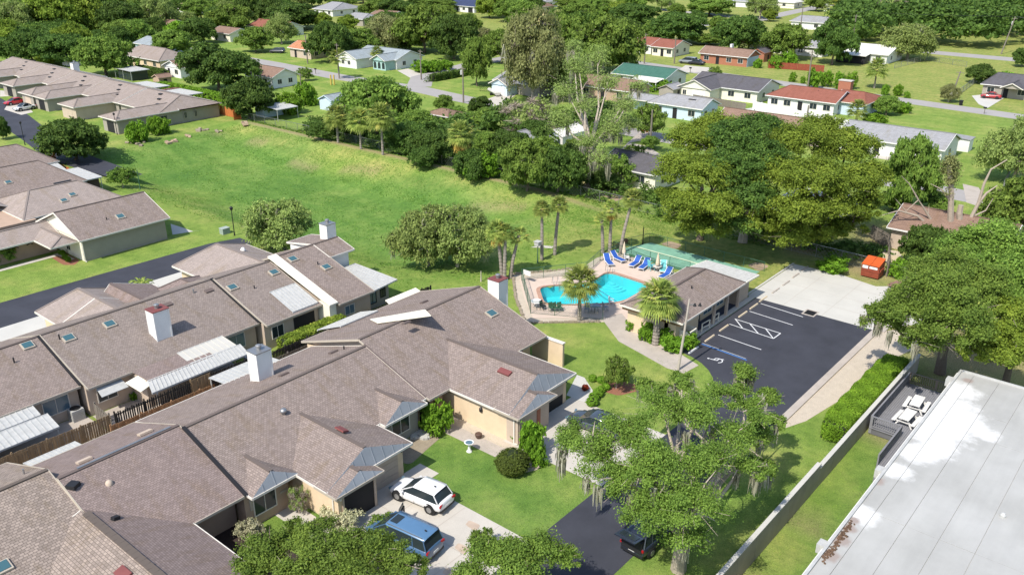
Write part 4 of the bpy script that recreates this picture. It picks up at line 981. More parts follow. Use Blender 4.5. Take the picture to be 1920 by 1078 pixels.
T.part('screen_porch', MB().box(248.6, 82.5, .1, 252.4, 90.5, 2.2), DARK); T.part('porch_roof', MB().slab([(248, 82.2, 2.3), (253, 82.2, 2.75), (253, 91, 2.75), (248, 91, 2.3)], .1), R_WHITE)
T = nhouse('brick house with a brown roof across the street from the green roof', 223, 104.6, 231, 119.5, R_BRN, BRICK, zr=4.2, wx=4, wy=0)
walls(T, 223.6, 105.0, 230.4, 105.06, 2.5, WBLUE, name='side_wall'); T.part('chimney', MB().box(228, 112, 3, 229, 112.6, 5), WWHITE)
T = nhouse('red roofed house with a pale garage wing across the street', 226.6, 129.5, 237.5, 137.2, R_RED, WCREAM, zr=4.3, wx=3); 
T = nhouse('red roofed house with a dark recessed porch next to the brick fence', 228, 137.4, 238, 144.8, R_RED, WWHITE, zr=4.3, wx=2)
T = nhouse('dark roofed house with solar panels and a red car in its drive', 219, 33, 231, 46.5, R_CHAR, WALLG, zr=4.6, wx=4, hips=(2, 2))
for i in range(4):
    for j in range(2): 
        x_ = 220.4 + j * 2.2; T.part('solar_panel', MB().slab([(x_, 36 + i * 2.1, 2.88 + j * .73), (x_ + 2.0, 36 + i * 2.1, 3.54 + j * .73), (x_ + 2.0, 38 + i * 2.1, 3.54 + j * .73), (x_, 38 + i * 2.1, 2.88 + j * .73)], .04), GLASS)
roof(T, 216.6, 37.5, 225, 42, 'x', 2.6, 3.7, mat=R_CHAR, wall=WALLG, name='wing_roof')
T = nhouse('white house with blue grey roof, front gable and arched porch windows', 160, 173.5, 170.5, 190.5, R_TEAL, WWHITE, zr=4.5, wx=3)
roof(T, 154, 182.5, 165, 191, 'x', 2.6, 4.3, mat=R_TEAL, wall=WWHITE, name='wing_roof'); walls(T, 154.5, 183, 160.5, 190.5, 2.5, WWHITE); roof(T, 156.5, 174.2, 164, 180, 'x', 2.6, 4.0, mat=R_TEAL, wall=M('wall_teal', (.35, .50, .48), .8), name='porch_roof')
walls(T, 157.2, 174.7, 160.5, 179.5, 2.5, MATS['wall_teal'], name='porch_wall')
for y in (175.5, 177.1, 178.7): T.part('arched_window', MB().add([(157.15, y - .5, .4), (157.15, y + .5, .4), (157.15, y + .5, 1.6), (157.15, y + .35, 1.95), (157.15, y, 2.1), (157.15, y - .35, 1.95), (157.15, y - .5, 1.6)], [(0, 1, 2, 3, 4, 5, 6)]), GLASS)
for a, b in ((186, .9), (188.4, .9)): window(T, 'x', a, 154.5, .9, 1, 1)
nhouse('small house with a terracotta roof in the shade of street trees', 157, 205.5, 165, 216, R_TERRA, WALLT, zr=4.3, wx=2)
nhouse('white house with a long red roof near the top of the hill', 183, 255.5, 194, 274, R_RED, WWHITE, zr=4.6, wx=4)
nhouse('white house with light grey hipped roof among the distant trees', 239, 296, 256, 309, R_GREY, WWHITE, zr=5, wx=3, hips=(3, 3))
nhouse('distant grey house with a navy roof and red car at its garage', 288, 262, 299, 279, R_BLUE, WWHITE, zr=4.8, wx=4, gar=2)
nhouse('white gabled house with a brown roof next to the round shrub', 121.8, 174.6, 129.7, 186.5, R_BRN, WWHITE, zr=4.3, wx=2)
nhouse('beige hip roofed house below the large round oak', 119, 219.5, 128.6, 240, SH_F, WALL, zr=5.0, hips=(4, 4), wx=4)
nhouse('small white house with a worn brown roof beside the clipped hedge', 115.8, 204.2, 124, 212.5, R_BRN, WWHITE, zr=4.1, wx=2, axis='x')
T = nhouse('grey house with dark solar panels behind the mesh fence', 153, 120, 166, 134, R_GREY, WALLG, zr=4.4, wx=2, gar=1)
for i in range(5): T.part('solar_panel', MB().slab([(154.2, 122 + i * 2.2, 3.05), (159, 122 + i * 2.2, 4.3), (159, 124.1 + i * 2.2, 4.3), (154.2, 124.1 + i * 2.2, 3.05)], .05), GLASS)
roof(T, 149.4, 126.5, 158, 132, 'x', 2.5, 3.8, mat=R_GREY, wall=WBLUE, name='wing_roof'); walls(T, 150, 127, 154, 131.5, 2.4, WBLUE); opening(T, 'garage_door', 'x', 129, 150, 0, 2.6, 2.0, WWHITE, .08)
nhouse('brown roofed house half hidden behind the bare pale tree', 160, 101, 169, 116, R_BRN, WALLP, zr=4.4, wx=3)
nhouse('white house with a pale grey roof right behind the palm by the fence', 106, 86, 114.5, 95.5, R_GREY, WWHITE, zr=4.2, wx=1, axis='x')
T = nhouse('cream house with a shaded dark roof beyond the dirt yard', 106, 61.8, 115, 72, R_CHAR, WCREAM, zr=4.2, wx=2)
T = nhouse('house with a dusty brown roof behind the dead tree', 104, 16, 114.5, 29, R_BRN, WALLT, zr=4.3, wx=2)
nhouse('white gabled house almost covered by the broad yellow green tree', 103.6, 34.8, 112, 44, R_WHITE, WWHITE, zr=4.4, axis='x', wx=0)
def far(label, cxp, cyp, L, W, roofm, wallm, axis='y', hips=(2, 2), g='distant houses among the trees'):
    p = at(cxp, cyp, 2.6); nhouse(label, p.x, p.y - L / 2, p.x + W, p.y + L / 2, roofm, wallm, axis=axis, hips=hips, wx=2, wy=1, group=g)
far('distant white gabled house at the top edge above the grassy bank', 338, 17, 14, 10, R_BRN, WWHITE, hips=(0, 0)); far('distant white house with a brown roof above the street corner', 296, 46, 12, 9, R_BRN, WWHITE, hips=(0, 0))
far('distant house with an orange tile roof at the top edge', 462, 8, 20, 12, R_TERRA, WBLUE); far('distant orange roofed house behind dark trees at the picture edge', 15, 52, 15, 10, R_TERRA, WWHITE)
far('distant charcoal roofed house in the upper woods', 187, 28, 15, 10, R_CHAR, WALLG); far('small beige house with a pale gable near the wooded street', 410, 62, 12, 9, R_BRN, WCREAM, hips=(0, 0))
far('distant white house with a brown roof between round trees', 707, 32, 12, 12, R_BRN, WWHITE, hips=(0, 0)); far('distant grey roof just below the light grey hipped house', 660, 35, 12, 10, R_GREY, WALLG)
far('distant pale roofed house near the top road', 1390, 3, 16, 10, R_GREY, WWHITE); far('long white house behind the brown shed and dark tree', 1470, 85, 24, 10, R_GREY, WWHITE); far('grey roofed house by the top road bend', 1515, 42, 14, 11, R_GREY, WWHITE)
far('blue house with a pale roof behind the beige hip roof', 268, 84, 12, 10, R_TEAL, WBLUE, hips=(0, 0)); far('small orange roofed house left among the dark trees', 75, 62, 9, 8, R_TERRA, WWHITE)
far('white house at the top edge beside the parked van', 1455, 4, 18, 10, R_WHITE, WCREAM); far('low pinkish roof showing between the field trees', 818, 216, 6, 5, R_BRN, WALLT); far('distant pale house at the top centre', 988, 12, 16, 10, R_BRN, WCREAM)
far('distant white walls at the very top right of the centre', 1000, 3, 14, 10, R_GREY, WWHITE)
# sheds and small outbuildings
def shed(label, px, py, L, W, h, roofm, wallm, rz=0):
    p = at(px, py); T = Thing('garden_shed', label, 'shed', (p.x, p.y, 0)); roof(T, p.x, p.y, p.x + W, p.y + L, 'x', h, h + L * .22, mat=roofm, wall=wallm, trim=wallm); walls(T, p.x + .2, p.y + .2, p.x + W - .2, p.y + L - .2, h - .05, wallm); opening(T, 'door', 'y', p.x + W / 2, p.y + .2, 0, .9, 1.8, DARK); return T
shed('small light blue shed with a white gable on the back lawn', 622, 210, 4.2, 6, 2.2, R_TEAL, WBLUE); shed('pinkish beige shed by the long clipped hedge', 300, 165, 3.2, 3.5, 2.2, R_BRN, WALLP)
shed('tiny white metal shed behind the far left row', 128, 125, 4, 4, 2.0, METALW, WWHITE); shed('grey shed with a light arched roof beside the pale blue house', 1262, 188, 4, 5, 2.2, R_GREY, WALLG)
shed('brown brick shed beside the orange panel', 1432, 118, 4.5, 6, 2.5, R_CHAR, BRICK); shed('teal grey shed under the trees of the field edge', 1012, 292, 5, 5, 2.4, R_WHITE, MATS['wall_teal']); shed('low white roof among the field edge trees', 1055, 282, 4, 7, 2.3, R_WHITE, WWHITE)
T = Thing('carport', 'white metal carport beside a white shed at the grassy bank', 'carport', (*at(520, 222).xy, 0)); p = T.loc
panel_roof(T, (p.x - 2, p.y - 3, 2.3), (p.x + 3, p.y - 3, 2.3), (p.x + 3, p.y + 2, 2.6), (p.x - 2, p.y + 2, 2.6), 5, posts=((p.x - 1.9, p.y - 2.9, 2.2), (p.x + 2.9, p.y - 2.9, 2.2))); walls(T, p.x - 1.5, p.y + 2.1, p.x + 3, p.y + 5, 2.2, WBLUE)
T = Thing('carport', 'glass fronted white roofed garden room beyond the far left row', 'carport', (*at(250, 148).xy, 0)); p = T.loc
panel_roof(T, (p.x - 2.5, p.y - 4, 2.4), (p.x + 2.5, p.y - 4, 2.4), (p.x + 2.5, p.y + 4, 2.5), (p.x - 2.5, p.y + 4, 2.5), 5, posts=((p.x - 2.4, p.y - 3.9, 2.3), (p.x - 2.4, p.y + 3.9, 2.3), (p.x - 2.4, p.y, 2.3))); walls(T, p.x - 1.9, p.y - 3.4, p.x + 2.2, p.y + 3.4, 2.2, GLASS)

# ================================================================ FENCES
def board_fence(label, pts, h, mat, bw=.15, gap=.02, jag=.0, rails=True, post=2.4, name='board_fence', lean=0, postm=None):
    T = Thing(name, label, 'fence', (*pts[0], 0)); n_tot = 0
    bm = MB().box(-bw / 2, -.012, .05, bw / 2, .012, h)
    m0 = None
    for a, b in zip(pts, pts[1:]):
        a, b = Vector((*a, 0)), Vector((*b, 0)); L = (b - a).length; d = (b - a) / L; ang = math.atan2(d.y, d.x); n = int(L / (bw + gap))
        f = MB(); off = Vector((-d.y, d.x, 0)) * .06
        if rails:
            for z in (.35, h - .3): f.beam(a + off + Vector((0, 0, z)), b + off + Vector((0, 0, z)), .06, .09)
        for i in range(int(L / post) + 1): q = a + d * i * post + off * 1.6; f.box(q.x - .05, q.y - .05, 0, q.x + .05, q.y + .05, h + .05)
        T.part('rail_and_posts', f, postm or mat)
        for i in range(n):
            n_tot += 1
            if m0 is None: m0 = bm.build('board', mat, T.o); o = m0
            else: o = m0.copy(); C.objects.link(o); o.parent = T.o
            o.location = a + d * ((i + .5) * (bw + gap)) - T.loc; o.rotation_euler = (random.uniform(-.02, .02), random.uniform(-.012, .012), ang)
            if jag: o.scale = (1, 1, 1 - random.random() * jag)
    return T
board_fence('tan board fence behind the townhouse with the two-step patio cover', [(10, 60.0), (24.2, 59.6)], 1.9, WOODT)
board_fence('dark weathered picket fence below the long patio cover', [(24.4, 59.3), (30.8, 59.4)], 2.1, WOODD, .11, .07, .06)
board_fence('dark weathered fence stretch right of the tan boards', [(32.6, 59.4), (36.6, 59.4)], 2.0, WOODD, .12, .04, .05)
board_fence('short run of new tan boards set in the dark fence', [(30.8, 59.35), (32.5, 59.35)], 2.1, WOODT)
T = board_fence('low cedar fence with framed sections in front of the dark picket fence', [(23.5, 58.2), (32.0, 57.9)], 1.8, WOODN, .17, .01)
board_fence('grey weathered picket fence beside the small ribbed patio roof', [(19.6, 57.8), (23.2, 57.8)], 1.5, WOODG, .10, .12, .1, postm=WOODG)
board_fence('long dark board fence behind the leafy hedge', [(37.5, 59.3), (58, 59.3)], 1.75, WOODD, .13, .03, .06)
board_fence('brown low fence between the rows below the white patio roofs', [(37, 58.3), (44.5, 58.2)], 1.6, WOODG, .13, .03)
board_fence('short pale board fence beside the corner of the picket fence', [(24.3, 62.6), (24.2, 59.6)], 1.7, WOODG, .14, .02)
board_fence('new orange board fence at the end of the left row', [(58.6, 145.5), (55.8, 141), (55.8, 134)], 1.7, WOODO, .3, .02, name='board_fence')
board_fence('orange board fence at the corner of the far left row', [(97.5, 159), (97.5, 151.5), (95.8, 151.5)], 1.9, WOODO, .3, .02)
board_fence('weathered board fence in the shade behind the broad trees', [(94.8, 25.5), (104, 28.5), (106.5, 31.5)], 1.8, WOODG, .2, .02)
board_fence('low brown fence behind the bird house lawn at the left group', [(58.6, 84.0), (53.5, 79.3)], .8, WOODG, .2, .1)
T = Thing('vinyl_fence', 'long white vinyl fence in front of the red roofed house', 'fence', (170, 78, 0)); a, b = Vector((171, 78, 0)), Vector((163.8, 52.5, 0)); n = 12
for i in range(n): T.part('fence_panel', MB().beam(a.lerp(b, i / n) + Vector((0, 0, .95)), a.lerp(b, (i + .97) / n) + Vector((0, 0, .95)), .06, 1.8), WWHITE)
for i in range(n + 1): q = a.lerp(b, i / n); T.part('post', MB().box(q.x - .08, q.y - .08, 0, q.x + .08, q.y + .08, 2.0), WWHITE)
board_fence('grey board fence in front of the cream house with the charcoal roof', [(171, 92), (169, 78.5)], 1.6, WOODG, .3, .02)
board_fence('brick red fence panels under the dark street tree', [(226, 100), (229, 86)], 1.7, REDB, .4, .02)
def wire_fence(label, pts, h, post=3.0, mat=METALS, cell=.3, pr=.035, name='chain_link_fence', wr=.007, top=True):
    T = Thing(name, label, 'fence', (*pts[0], 0)); f = MB(); wm = MB()
    for a, b in zip(pts, pts[1:]):
        za, zb = float(gz(*a)), float(gz(*b)); a, b = Vector((*a, za)), Vector((*b, zb)); L = (b - a).length; n = max(1, round(L / post))
        for i in range(n + 1): p = a.lerp(b, i / n); T.part('post', MB().tube([p, p + Vector((0, 0, h))], pr, 6), mat)
        if top: f.beam(a + Vector((0, 0, h)), b + Vector((0, 0, h)), pr * 1.3)
        f.beam(a + Vector((0, 0, .08)), b + Vector((0, 0, .08)), pr * .6)
        m = int(L / cell); d = (b - a) / L; k = int(h / cell)
        for i in range(-k, m):
            for s in (1, -1):
                u0, u1 = i * cell, i * cell + h
                z0, z1 = (0, h) if s == 1 else (h, 0)
                c0, c1 = max(u0, 0), min(u1, L)
                if c1 <= c0: continue
                za_ = z0 + (z1 - z0) * (c0 - u0) / h; zb_ = z0 + (z1 - z0) * (c1 - u0) / h
                wm.beam(a + d * c0 + Vector((0, 0, za_)), a + d * c1 + Vector((0, 0, zb_)), wr)
    T.part('rail', f, mat); o = T.part('wire_mesh', wm, mat); o['kind'] = 'stuff'; return T
PF = [at(1165, 586), at(1130, 600), at(995, 588), at(978, 526), at(1100, 513), at(1125, 489), at(1160, 480), at(1262, 522)]
wire_fence('green chain link fence around the swimming pool deck', [(p.x, p.y) for p in PF[1:]], 1.35, 2.6, GREENP, .22, .03)
wire_fence('rusty chain link fence along the top of the grassy bank', [(97.3, 150), (97.6, 120), (96.2, 92), (97.3, 72), (97.3, 56), (96, 40), (95.5, 28), (93.8, 18)], 1.5, 3.2, METALS, .5, .04, wr=.012)
wire_fence('tall dark mesh fence beside the solar panel house', [(151, 136), (152, 133.5), (165, 138)], 2.2, 2.5, BLACKP, .5, .05, wr=.02)
wire_fence('chain link fence along the dark roofed house with the red car', [(217, 50), (245, 52)], 1.4, 4, METALS, .8, .05, wr=.02)
wire_fence('grey chain link fence behind the cream coated house', [(247, 74), (268, 72), (262, 60)], 1.4, 4, METALS, .8, .05, wr=.02)
wire_fence('chain link fence behind the small white shed', [(160, 26.5), (140.0, 24)], 1.4, 3, METALS, .6, .05, wr=.02)
# ================================================================ PLANTS
def quads_mesh(name, v, tone, mat):
    """v: (n,4,3) leaf quads"""
    n = len(v); me = bpy.data.meshes.new(name)
    me.vertices.add(n * 4); me.vertices.foreach_set('co', v.reshape(-1).astype(np.float32))
    me.loops.add(n * 4); me.loops.foreach_set('vertex_index', np.arange(n * 4, dtype=np.int32))
    me.polygons.add(n); me.polygons.foreach_set('loop_start', np.arange(n, dtype=np.int32) * 4)
    me.update(calc_edges=True)
    at_ = me.attributes.new('tone', 'FLOAT', 'POINT'); at_.data.foreach_set('value', np.repeat(tone, 4).astype(np.float32))
    me.materials.append(mat); return me
def unit(a): return a / (np.linalg.norm(a, axis=-1, keepdims=True) + 1e-9)
def leaf_quads(p, nrm, size, rng, asp=.55):
    n = len(p); t = unit(np.cross(nrm, rng.normal(size=(n, 3)))); b = np.cross(nrm, t); s = size[:, None]
    a = asp
    return np.stack([p - t * s * .6, p + b * s * a * .6, p + t * s * .6, p - b * s * a * .6], 1)
def crown_quads(lobes, n, size, seed, clump=.26, per=34, low=-.35, inner=.12, shell=(.80, 1.06), jit=.75, asp=.6):
    rng = np.random.default_rng(seed); L = np.array(lobes, float)
    if L.shape[1] == 4: L = np.concatenate([L, L[:, 3:4], L[:, 3:4]], 1)
    r = L[:, 3:6]; wt = (r[:, 0] * r[:, 1]) ** 1.0; wt /= wt.sum()
    m = max(8, n // per); ci = rng.choice(len(L), m, p=wt)
    d = unit(rng.normal(size=(m, 3))); d[:, 2] = np.where(d[:, 2] < low, -d[:, 2], d[:, 2])
    rf = rng.uniform(*shell, size=(m, 1)); ins = rng.random(m) < inner; rf[ins] *= rng.uniform(.2, .8, size=(ins.sum(), 1))
    cc = L[ci, :3] + d * r[ci] * rf
    rc = clump * r[ci].mean(1) * rng.uniform(.6, 1.35, m); ct = np.clip(rng.normal(.5, .2, m), 0, 1)
    k = rng.integers(0, m, n); off = rng.normal(size=(n, 3)) * np.array([1, 1, .62]); p = cc[k] + off * rc[k, None] * .62
    nr = unit(d[k] * .75 + unit(off + 1e-6) * .35 + rng.normal(size=(n, 3)) * jit + np.array([0, 0, .35]))
    sz = size * rng.uniform(.6, 1.35, n); tone = np.clip(ct[k] * .55 + rng.random(n) * .45, 0, 1)
    return leaf_quads(p, nr, sz, rng, asp), tone
def moss_quads(lobes, n, seed, length=1.6, wid=.09):
    rng = np.random.default_rng(seed); L = np.array(lobes, float)
    if L.shape[1] == 4: L = np.concatenate([L, L[:, 3:4], L[:, 3:4]], 1)
    m = max(4, n // 42); ci = rng.integers(0, len(L), m); a = rng.uniform(0, 6.283, m)
    rr = rng.uniform(.5, 1.0, m)
    c = L[ci, :3] + np.stack([np.cos(a) * rr, np.sin(a) * rr, rng.uniform(-.6, .2, m)], 1) * L[ci, 3:6]
    k = rng.integers(0, m, n); top = c[k] + rng.normal(size=(n, 3)) * np.array([.11, .11, .12]) * (length / 1.7) ; ln = length * rng.uniform(.35, 1.1, n) * rng.uniform(.5, 1, m)[k]
    b = rng.uniform(0, 6.283, n); t = np.stack([np.cos(b), np.sin(b), np.zeros(n)], 1) * (wid * rng.uniform(.5, 1.2, n))[:, None]
    bot = top - np.stack([rng.normal(size=n) * .06, rng.normal(size=n) * .06, ln], 1)
    return np.stack([top - t, top + t, bot + t * .25, bot - t * .25], 1), np.clip(rng.random(n), 0, 1)
def limbs(base, h, lobes, r0, seed, frac=.38, kink=.12, sub=2, lean=(0, 0)):
    rng = random.Random(seed); mb = MB(); b = Vector(base); fork = b + Vector((lean[0], lean[1], h * frac))
    mb.tube([b, b.lerp(fork, .5) + Vector((rng.gauss(0, kink), rng.gauss(0, kink), 0)), fork], [r0 * 1.35, r0, r0 * .85], 8)
    for q in lobes:
        c = Vector(q[:3]); mid = fork.lerp(c, .5) + Vector((rng.gauss(0, kink * 3), rng.gauss(0, kink * 3), rng.gauss(0, kink) - h * .03)); e = c + Vector((0, 0, q[3] * .2))
        mb.tube([fork, mid, e], [r0 * .6, r0 * .36, r0 * .12], 6)
        for _ in range(sub):
            s = mid.lerp(e, rng.random()); dd = Vector((rng.gauss(0, 1), rng.gauss(0, 1), rng.gauss(.2, .5))).normalized() * q[3] * rng.uniform(.6, 1.05)
            mb.tube([s, s + dd * .5 + Vector((0, 0, .05 * h)) * rng.random(), s + dd], [r0 * .2, r0 * .12, r0 * .03], 5, cap=False)
    return mb
def random_lobes(seed, n, flat=1.0, rmin=.28, rmax=.46, zc=.5, open_=False):
    """lobes of a crown of radius 1 and total height 1"""
    rng = random.Random(seed); L = [(0, 0, zc, .5, .5, .30 * flat)]
    n = int(n * 1.5)
    for i in range(n):
        dz = 1 - 1.75 * (i + .5) / n; r = math.sqrt(max(0, 1 - dz * dz)); a = 2.4 * i + rng.uniform(-.5, .5); q = rng.uniform(rmin, rmax) * .9; s = rng.uniform(.52, .76)
        L.append((math.cos(a) * r * s, math.sin(a) * r * s, min(zc + dz * .40 * rng.uniform(.8, 1.1), 1 - q * .36), q, q, q * .42 * flat))
    return L
PROTO = {}
def twigs(lobes, n, seed, w=.012, reach=1.05):
    rng = np.random.default_rng(seed); L = np.array(lobes, float)
    if L.shape[1] == 4: L = np.concatenate([L, L[:, 3:4], L[:, 3:4]], 1)
    ci = rng.integers(0, len(L), n); d = unit(rng.normal(size=(n, 3)) + np.array([0, 0, .35])); a = L[ci, :3] + d * L[ci, 3:6] * rng.uniform(0, .45, (n, 1)); d2 = unit(d + rng.normal(size=(n, 3)) * .45)
    b = a + d2 * L[ci, 3:6] * rng.uniform(.4, .9, (n, 1)) * reach; s = unit(np.cross(d2, rng.normal(size=(n, 3)))) * w
    return np.stack([a - s, a + s, b + s * .3, b - s * .3], 1)
def proto(kind, seed, nl, n, size, mat, bark, r0=.04, moss=0, frac=.24, **kw):
    ck = {k: kw.pop(k) for k in ('clump', 'per', 'inner', 'jit', 'low', 'asp', 'shell') if k in kw}
    L = random_lobes(seed, nl, **kw); q, t = crown_quads(L, n, size, seed, **ck)
    # leaves keep their shape although crowns are stored in unit height
    cm = quads_mesh('crown', q, t, mat)
    lm = limbs((0, 0, -.02), 1.0, L[1:9], r0, seed, frac, .03, 2); tb = MB(); tb = lm
    tm = tb.build('trunk', bark); tmesh = tm.data; bpy.data.objects.remove(tm)
    mm = None
    if moss: q, t = moss_quads(L, moss, seed + 3, .22, .013); mm = quads_mesh('hanging_moss', q, t, L_GREY)
    tw = None
    if kind in ('mossy', 'bare', 'rust', 'open', 'oak'): tw = quads_mesh('twigs', twigs(L, {'bare': 2600, 'mossy': 350, 'rust': 700}.get(kind, 160), seed, .006), np.zeros({'bare': 2600, 'mossy': 350, 'rust': 700}.get(kind, 160)), DEADW)
    PROTO.setdefault(kind, []).append((cm, tmesh, mm, tw))
for s_ in (1, 2, 3): proto('oak', s_, 15, 26000, .058, L_OAK, BARK, clump=.27, rmin=.24, rmax=.40, shell=(.7, 1.1))
for s_ in (11, 12, 13): proto('dark', s_, 12, 26000, .06, L_DARK, BARK, clump=.26, rmin=.26, rmax=.44, shell=(.75, 1.1))
for s_ in (21, 22): proto('bright', s_, 15, 26000, .058, L_BRI, BARK, clump=.30, rmin=.26, rmax=.42)
for s_ in (31, 32): proto('mossy', s_, 13, 24000, .046, L_MOSS, BARKP, clump=.34, moss=420, inner=.3, shell=(.7, 1.12), rmin=.26, rmax=.42)
for s_ in (41, 42): proto('open', s_, 11, 6500, .07, L_OAK, BARKP, clump=.4, rmin=.2, rmax=.34, frac=.25, inner=.3)
proto('bare', 51, 12, 1800, .07, L_MOSS, DEADW, clump=.4, rmin=.25, rmax=.4, frac=.25, moss=300)
for s_ in (61, 62): proto('shrub', s_, 8, 5000, .13, L_HEDGE, BARK, r0=.03, clump=.32, zc=.42, rmin=.4, rmax=.6, frac=.12, low=-.9, inner=.25, flat=1.2)
proto('cone', 63, 7, 4000, .13, L_HEDGE, BARK, r0=.03, clump=.32, zc=.5, rmin=.36, rmax=.5, frac=.1, low=-.9, inner=.3, flat=1.6)
proto('rust', 71, 15, 30000, .04, L_RUST, BARKP, clump=.36, rmin=.26, rmax=.42, moss=200)
def tree(px, py, topy, wpx, kind, label, group=None, var=None, h=None, name=None, z0=None, cat='tree'):
    b = atg(px, py); zc = pix(b)[2]; H = h or (top_z(b, topy) - b.z); 
    # the far side of the crown shows above the stem's own top: allow for the slope of view
    R = wpx / 2 * zc / FPX; H = max(.6, H - R * .30)
    P = PROTO[kind]; cm, tm, mm, tw = P[(var if var is not None else int(px * 7 + py)) % len(P)]
    nm = name or {'shrub': 'shrub', 'cone': 'shrub', 'bare': 'bare_tree'}.get(kind, 'tree')
    T = Thing(nm, label, cat if nm != 'shrub' else 'shrub', b, group); rz = random.uniform(0, 6.28)
    T.o.rotation_euler = (0, 0, rz); T.o.scale = (R, R * random.uniform(.9, 1.1), H)
    for n_, m_ in (('crown', cm), ('trunk', tm), ('hanging_moss', mm), ('twigs', tw)):
        if m_ is not None:
            o = bpy.data.objects.new(n_, m_); C.objects.link(o); o.parent = T.o
            if m_ is not None and n_ in ('twigs', 'hanging_moss'): o['kind'] = 'stuff'
    return T
GN = 'trees of the neighbourhood beyond the fence'
